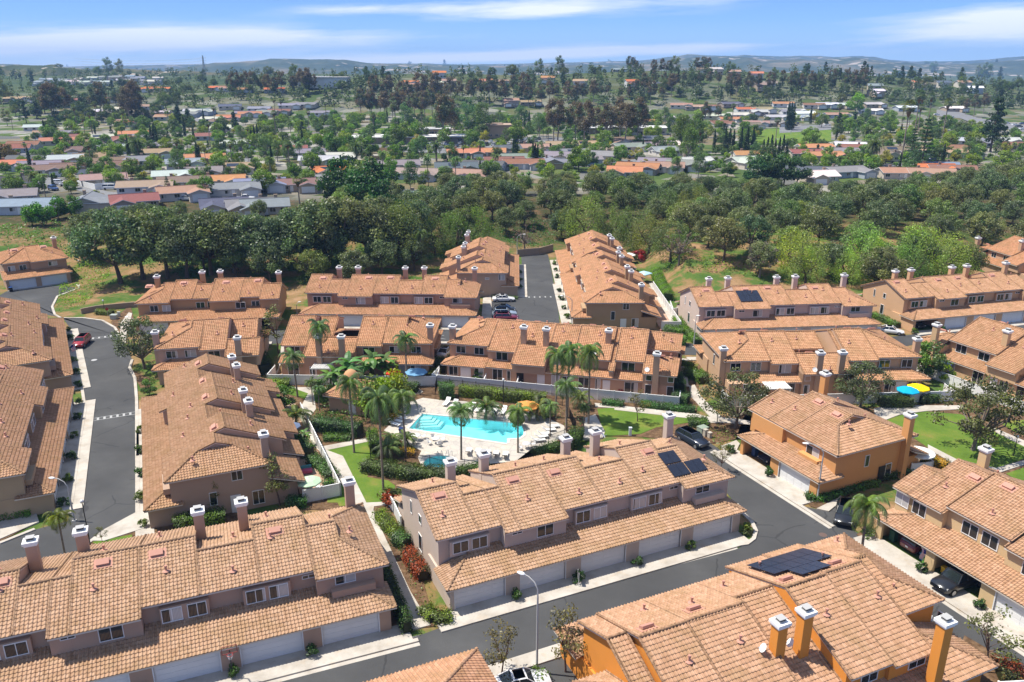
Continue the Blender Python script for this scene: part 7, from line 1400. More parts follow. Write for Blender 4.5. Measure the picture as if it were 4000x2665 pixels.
# landmark trees of the suburb (kind, base, top)
SUB = [('datepalm', (322, 372), 308), ('datepalm', (84, 442), 388), ('datepalm', (303, 405), 368), ('datepalm', (820, 378), 318), ('datepalm', (1003, 372), 318), ('datepalm', (1990, 340), 285), ('datepalm', (2003, 382), 310), ('cypress', (350, 335), 285), ('cypress', (357, 335), 283), ('cypress', (362, 338), 290), ('cypress', (455, 378), 325), ('cypress', (460, 378), 332), ('cypress', (578, 318), 290), ('cypress', (585, 318), 286), ('cypress', (592, 318), 284), ('cypress', (600, 320), 290), ('cypress', (820, 362), 330), ('cypress', (832, 365), 328),
       ('norfolk', (388, 455), 402), ('norfolk', (1155, 412), 385), ('pine', (540, 300), 255), ('pine', (410, 275), 240), ('pine', (412, 305), 245), ('pine', (435, 300), 248), ('round', (475, 455), 402), ('round', (240, 360), 330), ('round', (220, 330), 325), ('round', (150, 412), 385), ('round', (60, 400), 375), ('round', (45, 395), 380), ('round', (225, 355), 318), ('queenpalm', (335, 430), 390), ('queenpalm', (538, 322), 295), ('queenpalm', (558, 325), 298), ('queenpalm', (558, 358), 318), ('fanpalm', (535, 385), 325), ('fanpalm', (690, 485), 405), ('fanpalm', (350, 472), 440), ('fanpalm', (30, 300), 272), ('fanpalm', (633, 268), 230), ('fanpalm', (648, 270), 228), ('fanpalm', (750, 275), 238), ('fanpalm', (770, 270), 232), ('fanpalm', (495, 292), 248), ('fanpalm', (710, 300), 258), ('fanpalm', (668, 405), 330),
       ('fanpalm', (2068, 385), 245), ('fanpalm', (2098, 330), 218), ('fanpalm', (2130, 300), 222), ('fanpalm', (2165, 320), 225), ('fanpalm', (2110, 290), 215), ('fanpalm', (1938, 225), 182), ('norfolk', (2115, 395), 265), ('norfolk', (2090, 378), 290), ('pine', (2275, 350), 225), ('plane', (1565, 355), 262), ('plane', (1600, 350), 258), ('plane', (1580, 380), 290), ('pine', (1960, 300), 255), ('pine', (1925, 310), 260), ('plane', (1080, 312), 225), ('plane', (1110, 318), 232), ('plane', (1045, 305), 240), ('plane', (1240, 320), 262), ('plane', (1195, 305), 240), ('plane', (1150, 305), 250), ('plane', (1160, 310), 270), ('plane', (610, 378), 305), ('plane', (638, 372), 318), ('plane', (935, 305), 232), ('round', (930, 330), 278), ('round', (950, 328), 282), ('round', (905, 332), 285), ('round', (770, 360), 300), ('round', (800, 355), 308), ('round', (745, 345), 295), ('round', (850, 360), 312), ('round', (835, 350), 315), ('round', (1965, 262), 212), ('round', (1740, 315), 285), ('round', (1330, 395), 335), ('round', (2045, 305), 270),
       ('round', (10, 370), 325), ('round', (25, 372), 330), ('round', (275, 312), 290), ('queenpalm', (880, 410), 340), ('queenpalm', (1555, 408), 355), ('queenpalm', (985, 430), 350), ('round', (1190, 330), 275), ('round', (700, 440), 408), ('round', (850, 300), 285)]
for kx in range(3): SUB += [('cypress', (1665 + kx * 9, 355), 292 + kx * 3), ('cypress', (1700 + kx * 14, 355), 292), ('cypress', (1808 + kx * 6, 300 - kx), 235 + kx), ('cypress', (1225 + kx * 5, 378), 325 + kx * 4), ('cypress', (1180 + kx * 4, 362 + kx), 318 + kx * 3)]
for kx in range(7): SUB.append(('cypress', (1752 + kx * 9, 365), 320 - (kx % 3) * 5))
DC = {'norfolk': (.05, .10, .03)}
for k, b, tp in SUB:
    col = None
    if k == 'round': col = rnd.choice([(.13, .21, .03), (.09, .17, .03), (.16, .23, .035), (.075, .13, .035)])
    if k == 'plane' and b[0] > 1500: col = (.11, .16, .035)
    if b == (220, 330) or b == (10, 370) or b == (25, 372): col = (.20, .13, .035)
    if b in ((538, 322), (558, 325), (335, 430)): col = (.30, .25, .03)
    if b == (1965, 262): col = (.14, .27, .03)
    o = ptop(k, b, tp, col=col, group='trees of the suburb'); o['zone'] = 'suburb'
# eucalyptus: the tall brown belt behind the school and along the hill
EUC = [(x, 330 + rnd.uniform(-18, 8), 232 + rnd.uniform(-12, 18)) for x in range(1270, 1480, 17)] + [(x, 272 + rnd.uniform(-12, 12), 205 + rnd.uniform(-12, 15)) for x in range(830, 1010, 15)] + [(x, 215 + rnd.uniform(-8, 8), 172 + rnd.uniform(-12, 8)) for x in range(525, 730, 13)] + [(x, 235 + rnd.uniform(-15, 15), 180 + rnd.uniform(-18, 20)) for x in range(860, 1560, 20)] + [(x, 205 + rnd.uniform(-12, 20), 160 + rnd.uniform(-8, 12)) for x in range(1480, 2000, 24)] + [(1020, 330, 212), (1035, 325, 220), (690, 215, 155), (710, 216, 153), (700, 215, 160), (310, 285, 180), (318, 285, 190), (300, 290, 195), (230, 280, 185), (120, 285, 185), (135, 285, 190), (150, 280, 198), (2240, 270, 215), (2255, 262, 212), (2220, 265, 225), (1620, 290, 232), (1650, 280, 240), (1300, 165, 126), (1310, 168, 128), (1440, 165, 127), (1450, 165, 130), (1190, 170, 132), (1600, 170, 130), (1615, 170, 128), (1630, 170, 131), (1500, 175, 135), (1520, 175, 133), (1540, 178, 137), (1270, 170, 140), (1460, 168, 138)]
for x, b, tp in EUC:
    c = rnd.choice([(.13, .15, .07), (.17, .14, .08), (.19, .15, .085), (.11, .15, .07), (.10, .14, .06)])
    if b < 200: c = (.08, .11, .05)
    ptop('eucalyptus', (x + rnd.uniform(-6, 6), b), tp, col=c, group='eucalyptus trees behind the suburb')['zone'] = 'far'
# hill greenery and far trees
n_far = 0
def farfill(x0, x1, y0, y1, n, kinds, hpx):
    global n_far
    for _ in range(n):
        px, py = rnd.uniform(x0, x1), rnd.uniform(y0, y1); x, y = G(px, py)
        if any((x - a) ** 2 + (y - b) ** 2 < 80 for a, b in HB): continue
        k = rnd.choice(kinds); c = rnd.choice([(.08, .12, .04), (.10, .15, .045), (.13, .17, .05), (.06, .095, .035), (.15, .17, .05)]); h = rnd.uniform(*hpx) * y * (.9 if k != 'hillpine' else 1.2) / 1853.; sc = max(.5, h / HGT[k])
        if k == 'hillpine': c = (.05, .085, .035)
        o = plant(k, x, y, None, sc, c, group='trees on the far slopes'); o['zone'] = 'far'; n_far += 1
fieldP0 = [G(*D('t4', *p)) for p in [(-80, 105), (330, 110), (340, 195), (-60, 195)]]
HL = ['hill'] * 4 + ['hillpine']
# wooded slopes that read as one mass
bw_ = MB(); K = 1500; pxs, pys = nrs.uniform(-100, 2450, K), 152 + 100 * nrs.rand(K) ** 1.3
for px, py in zip(pxs, pys):
    x, y = G(px, py)
    if y > 4000 or y < 560 or any((x - a) ** 2 + (y - b) ** 2 < 110 for a, b in HB) or inside(fieldP0, x, y): continue
    s_ = rnd.uniform(2.2, 4.2) * (1.25 if y > 1200 else 1); z = H(x, y); cl = [(x + rnd.uniform(-.5, .5) * s_, y, z + s_ * 1.1, s_, s_ * 1.1), (x, y + .4, z + s_ * 2.2, s_ * .7, s_ * .9)]
    crown(bw_, cl, 26, 1.5 if y < 1200 else 2.2, shell=.5)
o = bw_.build('distant_woodland', M['leaf'], color=(.085, .115, .045)); o['kind'] = 'stuff'
farfill(0, 900, 172, 232, 85, HL, (14, 27)); farfill(1000, 2353, 175, 240, 120, HL, (15, 30)); farfill(2000, 2353, 160, 260, 40, HL, (15, 28)); farfill(0, 420, 232, 290, 45, HL, (24, 42)); farfill(860, 1500, 150, 185, 22, HL, (10, 18)); farfill(0, 700, 156, 172, 26, HL, (6, 12))
# yard trees between the homes
n_sub = 0
sub = [(-175, 275), (-100, 288), (-60, 295), (0, 315), (60, 335), (130, 335), (200, 365), (260, 400), (330, 560), (230, 640), (-100, 640), (-330, 640), (-290, 430)]
fieldP = [G(*D('t4', *p)) for p in [(-80, 105), (330, 110), (340, 195), (-60, 195)]]; roads_av = []
cnt = {}
sub1 = [(-190, 268), (-100, 275), (-60, 282), (0, 305), (60, 322), (130, 322), (200, 345), (260, 370), (280, 440), (-260, 440)]; sub2 = [(-262, 442), (282, 442), (330, 560), (300, 660), (-100, 650), (-350, 640)]
for x, y in scatter(sub1, 7.6, 4600, [(a, b, 3.6) for a, b in HB]) + scatter(sub2, 11.5, 2600, [(a, b, 4.5) for a, b in HB]):
    if inside(fieldP, x, y): continue
    k = rnd.choices(['round', 'shrub', 'queenpalm', 'pine', 'broad', 'plane', 'banana', 'cypress', 'fanpalm'], [30, 20, 9, 4, 30, 4, 3, 4, 2] if y < 440 else [30, 4, 6, 5, 40, 6, 0, 4, 5])[0]; cnt[k] = cnt.get(k, 0) + 1; c = {'round': rnd.choice([(.16, .25, .04), (.12, .21, .04), (.21, .29, .045), (.10, .16, .045), (.28, .27, .05)]), 'broad': rnd.choice([(.15, .24, .04), (.12, .20, .045), (.20, .28, .045), (.10, .15, .05)]), 'shrub': rnd.choice([(.10, .18, .03), (.15, .21, .03)])}.get(k)
    sc = rnd.uniform(.5, 1.05) if k != 'shrub' else rnd.uniform(1.4, 2.4)
    if k in ('plane', 'pine'): sc *= .7
    if y > 440 and k != 'shrub': sc *= 1.25
    o = plant(k, x, y, None, sc, c, group='yard plants between the bungalows'); o['zone'] = 'suburb'; n_sub += 1
print('XX', cnt, 'far', n_far, 'sub', n_sub, 'euc', len(EUC), 'houses', len(HOUSES))
# palms and cypresses on the hilltop skyline
for x, b, tp in [(1182, 165, 134), (1190, 165, 135), (1230, 165, 133), (1200, 165, 136), (1395, 165, 140), (1080, 165, 140), (1745, 172, 150), (1060, 168, 138), (1064, 168, 134)]: ptop('fanpalm', (x, b), tp, group='palms on the hilltop skyline')['zone'] = 'far'
for x, b, tp in [(1855, 175, 145), (1895, 172, 142), (1990, 178, 148), (2000, 178, 150), (2070, 185, 150), (2090, 185, 150), (2110, 190, 155), (1950, 180, 155)]: ptop('pine', (x, b), tp, group='dark conifers on the right skyline')['zone'] = 'far'
# ------------------------------------------------------------------ planting of the estate
QP = [((814, 1043), 842, 'tall palm at the start of the left lawn, trunk curved'), ((881, 1127), 868, 'tallest palm on the front lawn, brown skirt below its crown'), ((933, 1053), 880, 'palm at the left end of the pool deck, trunk brown above'), ((1060, 1061), 915, 'dark trunked palm before the middle of the pool'), ((1190, 1045), 920, 'slender palm at the right front corner of the pool'), ((1264, 1008), 915, 'palm among the loungers at the right pool end'), ((1301, 993), 860, 'tall palm right of the pool in front of two taller ones'), ((1352, 977), 770, 'rightmost of the three tall palms before the garden-front row'), ((1276, 961), 782, 'leftmost of the three tall palms before the garden-front row'), ((1304, 961), 770, 'middle one of the three tall palms before the garden-front row'), ((744, 877), 722, 'wide crowned palm before the row behind the pool house'), ((684, 913), 795, 'small palm at the left corner of the white fence'), ((935, 885), 755, 'palm in front of the sky blue umbrella'), ((1340, 989), 922, 'low palm by the lawn path right of the pool'), ((970, 621), 518, 'broad palm behind the four chimney row under the oaks')]
for b, tp, lb in QP: ptop('queenpalm', b, tp, label=lb, group='palms round the pool', cjit=.1)
ptop('queenpalm', (1969, 1345), 1118, label='palm on the right kerb with its fronds blown to the right', group=None, col=(.15, .20, .05)); ptop('queenpalm', (152, 1290), 1163, label='bushy yellow green palm behind the lower left chimneys', group=None, col=(.17, .20, .035))
NEAR = [('magnolia', (333, 848), 727, 'dark round double tree at the left street corner'), ('magnolia', (2235, 1036), 872, 'largest spreading tree on the right lawn'), ('magnolia', (1690, 985), 850, 'spreading tree left of the orange house roof'), ('magnolia', (1975, 938), 832, 'tree in front of the turquoise umbrella row'), ('round', (2125, 872), 785, 'dense tree between the two right garden-front rows'), ('young', (1465, 972), 893, 'small tree with its round shadow on the right lawn'), ('young', (1152, 1565), 1425, 'left one of two open reddish trees at the lower street'), ('young', (1300, 1545), 1385, 'right one of two open reddish trees beside the orange row'), ('young', (2265, 1550), 1390, 'open tree at the lower right kerb'), ('young', (1656, 1090), 1020, 'thin tree at the right end of the solar panel roof'), ('young', (497, 1190), 1105, 'left one of two bare limbed trees before the end wall'), ('young', (644, 1165), 1040, 'right one of two bare limbed trees before the end wall'), ('young', (236, 1250), 1208, 'tiny young tree by the black lamp post'), ('young', (640, 812), 700, 'tall open tree in the gap between the corner row and the next'), ('round', (345, 912), 870, 'glossy low tree between street and long garage roof')]
for k, b, tp, lb in NEAR:
    c = {'young': (.15, .155, .045), 'magnolia': (.095, .12, .05)}.get(k)
    if b[0] in (1152, 1300): c = (.17, .14, .05)
    ptop(k, b, tp, label=lb, col=c)
for b, tp, k, lb in [((800, 900), 815, 'banana', 'banana clump by the dome turret'), ((765, 905), 838, 'banana', 'banana clump left of the pool house'), ((860, 880), 803, 'banana', 'banana clump before the red umbrella'), ((890, 880), 810, 'banana', 'banana clump between red and blue umbrella'), ((720, 935), 865, 'queenpalm', 'slender dark palm left of the pool house'), ((735, 950), 880, 'queenpalm', 'second slender palm left of the pool house'), ((745, 920), 870, 'round', 'loose green tree left of the pool house'), ((870, 960), 855, 'round', 'bright feathery tree right of the pool house'), ((905, 945), 850, 'round', 'yellow green tree behind the pool hedge end'), ((655, 945), 883, 'round', 'glossy round tree beside the long garage roof row'), ((680, 985), 925, 'shortpalm', 'feathery low palm beside the slate blue umbrella'), ((890, 1055), 1000, 'shortpalm', 'low palm in the bed left of the pool deck'), ((900, 1030), 990, 'shortpalm', 'second low palm in the bed left of the pool deck'), ((940, 1030), 985, 'shortpalm', 'low palm by the left tables'), ((1115, 965), 905, 'shortpalm', 'bushy palm at the hedge left of the orange umbrella'), ((1330, 940), 890, 'shortpalm', 'bushy palm under the three tall palms'), ((1230, 960), 905, 'shortpalm', 'bushy palm right of the orange umbrella'), ((1098, 878), 850, 'round', 'round bush by the double white doors'), ((1432, 905), 882, 'redshrub', 'orange flowering bush by the dark patio door'), ((1468, 600), 570, 'redshrub', 'large red flowering shrub at the end of the dead-end rows'), ((700, 1030), 985, 'banana', 'leafy clump beside the left path'), ((2180, 850), 815, 'shortpalm', 'dark red cordyline by the deep blue umbrella'), ((2170, 880), 835, 'round', 'yellow green bush before the right edge patio'), ((905, 1165), 1115, 'orangeshrub', 'tall reddish shrub at the white gable fence'), ((1185, 985), 940, 'round', 'low green tree behind the right loungers'), ((1255, 965), 935, 'round', 'small green tree between the right palms'), ((1215, 560), 535, 'bare', 'bare tree above the dead-end wall')]:
    c = None
    if 'yellow green' in lb or 'bright feathery' in lb: c = (.21, .26, .03)
    if 'cordyline' in lb: c = (.14, .04, .035)
    if k == 'shortpalm' and c is None: c = (.13, .18, .055)
    ptop(k, b, tp, label=lb, col=c)
hedge('trimmed yellow green hedge behind the loungers', PP(5, [(1170, 950), (1330, 965), (1500, 985), (1660, 1000)]), 1.5, 1.7, (.145, .20, .025)); hedge('round dark hedge bush left of the lounger hedge', PP(5, [(1055, 962), (1135, 958)]), 2.2, 2.2, (.07, .14, .03)); hedge('long dark hedge before the front iron fence', PP(5, [(625, 1375), (760, 1400), (900, 1420), (1090, 1430)]), 2.2, 1.4, (.085, .12, .03)); hedge('hedge behind the gable of the pale row at the pool', PP(5, [(1110, 1420), (1200, 1405), (1330, 1385)]), 1.4, 1.2, (.075, .12, .03))
hedge('dark clipped hedge at the lower left row end', ME(fF, [(33.4, -1.0), (33.4, 2.2), (33.5, 8)]), .9, 1.5, (.05, .09, .022)); hedge('hedge between the lower left chimneys and the end wall', PP(1, [(1010, 690), (1130, 665), (1290, 640)]), 1.6, 1.4, (.10, .16, .025)); hedge('clipped dark hedge behind the tall lawn lamp', PP(6, [(1520, 1010), (1700, 1010)]), 2.0, 1.5, (.085, .12, .028)); hedge('dark hedge below the yellow umbrella', PP(6, [(1750, 990), (1850, 985)]), 1.6, 1.3, (.06, .10, .025)); hedge('flat clipped hedge beside the black parked car', PP(6, [(425, 1115), (530, 1120)]), 2.4, .9, (.085, .15, .03))
hedge('row of strap leaf plants along the white fence', PP(5, [(1990, 1000), (2110, 1012)]), 1.3, .8, (.06, .14, .03)); hedge('row of strap leaf plants below the garden-front corner', PP(6, [(150, 1010), (300, 1030), (460, 1045)]), 1.4, .8, (.06, .14, .03)); hedge('round clipped shrubs at the garden-front corner', PP(6, [(340, 985), (420, 1000)]), 2.2, 1.6, (.07, .13, .04)); hedge('tall dark hedge along the garden-front corner path', PP(6, [(350, 900), (375, 960)]), 1.6, 2.4, (.055, .10, .03)); hedge('long bright green hedge on the hillside path', PP(6, [(235, 255), (265, 330), (310, 405)]), 2.2, 1.8, (.14, .25, .03)); hedge('low green hedge along the pinkish gable', PP(6, [(355, 520), (400, 580), (480, 655)]), 1.6, 1.0, (.12, .22, .03)); hedge('clipped hedge at the peach gable', PP(6, [(1480, 495), (1560, 530), (1630, 560)]), 1.4, 1.0, (.10, .19, .03)); hedge('round green hedge behind the right end of the garden-front row', PP(6, [(290, 605), (390, 615)]), 2.6, 1.8, (.10, .18, .03)); hedge('clipped ball hedge at the red kerb', PP(6, [(350, 655), (405, 660)]), 2.2, 1.7, (.10, .19, .03)); hedge('green hedge at the left path corner', PP(6, [(410, 830), (470, 850), (515, 880)]), 2.2, 1.3, (.10, .17, .03)); hedge('small hedge at the garden street corner', PP(6, [(380, 775), (450, 790)]), 1.4, .8, (.10, .18, .03))
hedge('yellow flowering hedge beside the white umbrella', PP(6, [(1770, 1365), (1830, 1345), (1900, 1370)]), 1.5, 1.0, (.16, .20, .03), 'yflower'); hedge('low dark hedge along the shaded orange house wall', PP(3, [(1520, 405), (1620, 385), (1690, 375)]), 1.2, .9, (.06, .10, .025)); hedge('green hedge by the orange house door', PP(3, [(1430, 450), (1510, 435)]), .9, .7, (.10, .17, .03)); hedge('strap leaf bed along the orange house side', PP(3, [(1100, 515), (1200, 520), (1330, 475), (1420, 450)]), 1.3, .7, (.065, .15, .025)); hedge('reddish hedge on the pale gable path', PP(2, [(285, 850), (330, 920), (375, 985)]), 1.4, 1.3, (.12, .10, .03), 'orangetip'); hedge('yellow green hedge along the pale gable path', PP(2, [(120, 620), (170, 680), (235, 740)]), 1.5, 1.0, (.14, .19, .03)); hedge('dark green hedge in the middle of the gable path', PP(2, [(215, 760), (280, 790)]), 1.7, 1.2, (.075, .14, .04)); hedge('yellow green hedge at the garage corner of the pale row', PP(2, [(380, 1160), (440, 1215), (530, 1205)]), 1.5, .8, (.13, .17, .03)); hedge('hedge beside the glossy round tree', PP(5, [(70, 905), (190, 900)]), 1.8, 1.2, (.17, .24, .025)); hedge('green hedge behind the pool house fence', PP(5, [(560, 905), (740, 915), (930, 930)]), 1.6, 1.4, (.07, .12, .03)); hedge('dark hedge behind the left iron fence', PP(5, [(340, 1140), (470, 1160), (600, 1180)]), 2.4, 1.8, (.06, .12, .03)); hedge('low hedge in the bed before the left iron fence', PP(5, [(390, 1205), (540, 1200)]), 1.6, .7, (.10, .18, .03)); hedge('yellow flowering hedge left of the pool', PP(5, [(745, 1120), (800, 1075)]), 1.6, 1.0, (.16, .18, .02), 'yflower'); hedge('yellow flowering hedge behind the fence by the spa', PP(5, [(830, 1295), (905, 1290)]), 1.2, .8, (.16, .18, .02), 'yflower'); hedge('green hedge by the tall front palm', PP(5, [(665, 1190), (690, 1280)]), 1.3, 1.4, (.11, .18, .03)); hedge('hedge on the right fence curve of the pool', PP(5, [(1600, 1295), (1740, 1250)]), 1.4, .9, (.09, .15, .03)); hedge('dark hedge right of the pool fence', PP(5, [(1800, 1250), (1850, 1190)]), 1.6, 1.5, (.08, .13, .03)); hedge('strap leaf bed at the bottom left corner', PP(1, [(10, 625), (100, 605), (190, 600)]), 1.8, .8, (.11, .20, .025)); hedge('dark shrub hedge beside the mint umbrella fence', PP(1, [(1655, 560), (1760, 550)]), 1.6, 1.1, (.05, .12, .025)); hedge('low green hedge along the mint umbrella path', PP(1, [(1790, 300), (1850, 330), (1910, 400)]), 1.8, .9, (.08, .15, .04)); hedge('tall green planting along the left garden fence', PP(1, [(1640, 150), (1700, 210), (1780, 275)]), 1.8, 1.6, (.075, .14, .03)); hedge('round shrub at the mint umbrella fence corner', PP(1, [(1880, 460), (1905, 475)]), 1.3, 1.4, (.08, .16, .03)); hedge('yellow hedge between the two middle rows', PP(5, [(990, 860), (1035, 830)]), 1.6, 1.2, (.18, .21, .03)); hedge('low hedge at the left street bend', PP(4, [(560, 480), (650, 485)]), 1.6, .9, (.14, .18, .03)); hedge('shrub strip at the dead-end parking', PP(5, [(1355, 385), (1500, 395)]), .8, .5, (.09, .15, .03)); hedge('dark planting between the middle rows', PP(5, [(1035, 770), (1060, 820)]), 2.2, 1.4, (.05, .09, .025)); hedge('dark planting behind the short corner row', PP(5, [(20, 760), (60, 830)]), 2.4, 2.0, (.05, .09, .025)); hedge('green hedge at the bottom by the street light foot', PP(2, [(985, 1540), (1060, 1580)]), 1.6, .8, (.11, .17, .03)); hedge('flowering orange bed at the bottom right corner', PP(3, [(2200, 1540), (2330, 1560)]), 2.4, 1.4, (.13, .14, .03), 'orangetip')
# planter shrubs between the garage doors
PL = [(fE, 'pale row', [5.7, 12.2, 18.9, 25.4, 32.6]), (fF, 'lower left row', [5.7, 12.2, 18.9, 25.4]), (fN, 'long garage roof row', [5.7, 12.2, 18.9, 25.4, 31.5]), (fA1, 'near left edge row', [.2, 6.3, 12.9, 19.6, 26, 31.8]), (fA2, 'second left edge row', [.2, 6.3, 12.9, 19.6, 26, 31.8]), (fJ, 'orange house', [5.6, -1.3]), (fI, 'cream row', [-.8, 5.9, 12.1, 18.6]), (fM2, 'near dead-end row', [5.7, 12.2, 18.9, 25.4, 31.6]), (fM3, 'far dead-end row', [12.2, 18.9, 25.4]), (fM1, 'row left of the dead-end street', [6, 12.6, 19.2]), (fB2, 'four chimney row', [12.2, 25.4]), (fR3, 'peach row', [-.6, 5.7])]
ON = ['first', 'second', 'third', 'fourth', 'fifth', 'sixth']
for fr, nm, xs_ in PL:
    for i, x in enumerate(xs_):
        X, Y = fr.w(x, -.8); plant('shrub', X, Y, .1, rnd.uniform(.75, 1.05), (.05, .095, .022) if rnd.random() < .7 else (.10, .15, .03), 'dark shrub between garages of the %s, %s along it' % (nm, ON[i]), 'planter shrubs between garage doors')
# uncountable ground planting
cover('ground_cover', [G(*p) for p in [(205, 590), (140, 640), (128, 720), (190, 705), (240, 660), (260, 610)]], 9, .30, (.17, .28, .025), .35)
cover('ground_cover', [G(*p) for p in [(0, 520), (0, 570), (60, 575), (150, 600), (200, 590), (230, 540), (130, 510)]], 2.6, .55, (.10, .19, .03), .9)
cover('ground_cover', [G(*p) for p in [(240, 610), (420, 640), (690, 625), (1000, 600), (1010, 560), (800, 560), (400, 560)]], 3.2, .40, (.045, .12, .025), .5)
cover('ground_cover', [G(*p) for p in [(1030, 545), (1200, 575), (1290, 560), (1290, 500), (1040, 500)]], 4, .40, (.05, .15, .025), .6)
cover('ground_cover', [G(*p) for p in [(1480, 560), (1510, 600), (1560, 650), (1640, 630), (1700, 640), (1760, 640), (1740, 600), (1600, 590), (1540, 560)]], 4, .42, (.15, .23, .03), .8)
cover('ground_cover', [G(*p) for p in [(1750, 640), (2250, 620), (2250, 590), (1760, 600)]], 1.6, .42, (.06, .12, .03), .7)
cover('ground_cover', PP(5, [(300, 1080), (640, 1090), (700, 1010), (560, 950), (330, 950), (380, 1020)]), 26, .26, (.085, .15, .03), .9)
cover('ground_cover', PP(5, [(690, 1090), (850, 1000), (930, 960), (760, 930), (650, 1000)]), 18, .26, (.12, .18, .03), .8)
cover('ground_cover', PP(5, [(660, 1170), (740, 1160), (900, 1240), (940, 1290), (680, 1300)]), 16, .25, (.08, .13, .03), .6)
cover('ground_cover', PP(5, [(1660, 1010), (1880, 1040), (1880, 1190), (1790, 1190), (1770, 1110), (1660, 1060)]), 12, .25, (.08, .14, .03), .6)
cover('ground_cover', PP(6, [(440, 1100), (540, 1110), (640, 1125), (720, 1200), (600, 1245), (540, 1200), (420, 1130)]), 9, .24, (.11, .15, .03), .35)
cover('ground_cover', PP(6, [(1350, 960), (1500, 1000), (1490, 1060), (1360, 1020)]), 12, .26, (.06, .11, .03), .8)
cover('ground_cover', PP(2, [(90, 590), (200, 600), (420, 1000), (430, 1170), (330, 1080), (200, 850)]), 5, .22, (.10, .15, .03), .3)
cover('ground_cover', PP(6, [(1800, 840), (1940, 860), (2080, 920), (2354, 1000), (2354, 960), (2000, 800)]), 7, .3, (.08, .14, .03), 1.0)
cover('ground_cover', PP(6, [(460, 890), (540, 960), (700, 1060), (760, 1060), (760, 1000), (560, 930)]), 9, .3, (.12, .16, .08), .6)
# ------------------------------------------------------------------ air
hm = MB(); box(hm, -6500, 6500, -60, 9500, -14, 230); t = NT('haze_air'); t.t.links.new(t.n('VolumePrincipled', i={'Color': (.36, .60, 1.0), 'Density': .00011, 'Anisotropy': .0}).outputs[0], t.out.inputs['Volume'])
hz = hm.build('haze', t.m); hz['kind'] = 'stuff'
# ------------------------------------------------------------------ sun, sky
w = bpy.data.worlds.new('World'); scn.world = w; w.use_nodes = True; nt = w.node_tree; nt.nodes.clear()
EL, BB = R(63), R(9)
sdir = Vector((-math.cos(BB) * math.cos(EL), math.sin(BB) * math.cos(EL), math.sin(EL)))
sl = bpy.data.lights.new('sun', 'SUN'); so = bpy.data.objects.new('sun', sl); COL.objects.link(so)
sl.energy = 4.2; sl.angle = R(.53); sl.color = (1, .95, .86); so.rotation_euler = sdir.to_track_quat('Z', 'Y').to_euler(); so.location = (0, 0, 200)
def wn(t, **k):
    i = k.pop('i', {}); n = nt.nodes.new('ShaderNode' + t)
    for a, b in k.items(): setattr(n, a, b)
    for a, b in i.items():
        if isinstance(b, bpy.types.NodeSocket): nt.links.new(b, n.inputs[a])
        else: n.inputs[a].default_value = b
    return n
def wm_(op, a, b=0., c=None): return wn('Math', operation=op, i={0: a, 1: b} if c is None else {0: a, 1: b, 2: c}).outputs[0]
sky = wn('TexSky', sky_type='NISHITA', sun_disc=False, sun_elevation=EL, sun_rotation=math.atan2(sdir.x, sdir.y), altitude=100., air_density=1.0, dust_density=.25, ozone_density=1.2)
tc = wn('TexCoord').outputs['Generated']; sp = wn('SeparateXYZ', i={0: tc})
# wispy cirrus bands: direction -> (azimuth, elevation)
az = wm_('ARCTAN2', sp.outputs[0], sp.outputs[1]); el = wm_('ARCSINE', sp.outputs[2])
tilt = wm_('MULTIPLY_ADD', az, -.03, el)
v = wn('CombineXYZ', i={0: wm_('MULTIPLY', az, 3.2), 1: wm_('MULTIPLY', tilt, 34.), 2: 0.}).outputs[0]
warp = wn('TexNoise', i={'Vector': v, 'Scale': .9, 'Detail': 4.}).outputs[1]
v2 = wn('Mix', data_type='RGBA', i={0: .28, 6: v, 7: warp}).outputs[2]
n1 = wn('TexNoise', i={'Vector': v2, 'Scale': 1.7, 'Detail': 8., 'Roughness': .62}).outputs[0]
def band(a0, e0, wa, we, gain):
    a = wm_('DIVIDE', wm_('SUBTRACT', az, a0), wa); e = wm_('DIVIDE', wm_('SUBTRACT', tilt, e0), we)
    return wm_('MULTIPLY', wm_('EXPONENT', wm_('MULTIPLY', wm_('ADD', wm_('MULTIPLY', a, a), wm_('MULTIPLY', e, e)), -1.)), gain)
B = [(-.36, .037, .26, .011, .62), (-.50, .040, .25, .016, .45), (.04, .060, .17, .012, .60), (.26, .072, .20, .010, .42), (-.1, .011, .2, .006, .5), (.16, .013, .16, .008, .5), (.54, .030, .15, .018, .6), (.58, .012, .2, .012, .55), (-.17, .066, .09, .006, .4), (-.35, .012, .35, .012, .35)]
tot = None
for b in B:
    q = band(*b); tot = q if tot is None else wm_('ADD', tot, q)
cl = wm_('MULTIPLY', wn('MapRange', i={0: wm_('ADD', n1, wm_('MULTIPLY', tot, .55)), 1: .60, 2: .88}).outputs[0], wm_('MINIMUM', wm_('MULTIPLY', tot, 2.2), 1.))
cl = wm_('MINIMUM', cl, .92)
gr = wn('ValToRGB', i={0: wm_('MULTIPLY', el, 2.0)}); ce = gr.color_ramp.elements; ce.new(.10); ce.new(.3); ce.new(.55)
for k_, (p_, c_) in enumerate([(0, (3.0, 4.8, 7.0)), (.10, (1.2, 3.0, 6.6)), (.22, (.30, 1.35, 5.2)), (.5, (.25, 1.0, 4.2)), (1, (.3, 1.0, 3.4))]): ce[k_].position = p_; ce[k_].color = (*[q / 10 for q in c_], 1)
sk2 = wn('VectorMath', operation='SCALE', i={0: gr.outputs[0], 'Scale': 10.}).outputs[0]
gam = wn('Mix', data_type='RGBA', i={0: wm_('MINIMUM', wm_('MAXIMUM', wm_('MULTIPLY_ADD', el, -2.2, 1.45), 0.), .88), 6: wn('HueSaturation', i={'Saturation': .72, 'Value': 1.1, 'Color': sky.outputs[0]}).outputs[0], 7: sk2}).outputs[2]
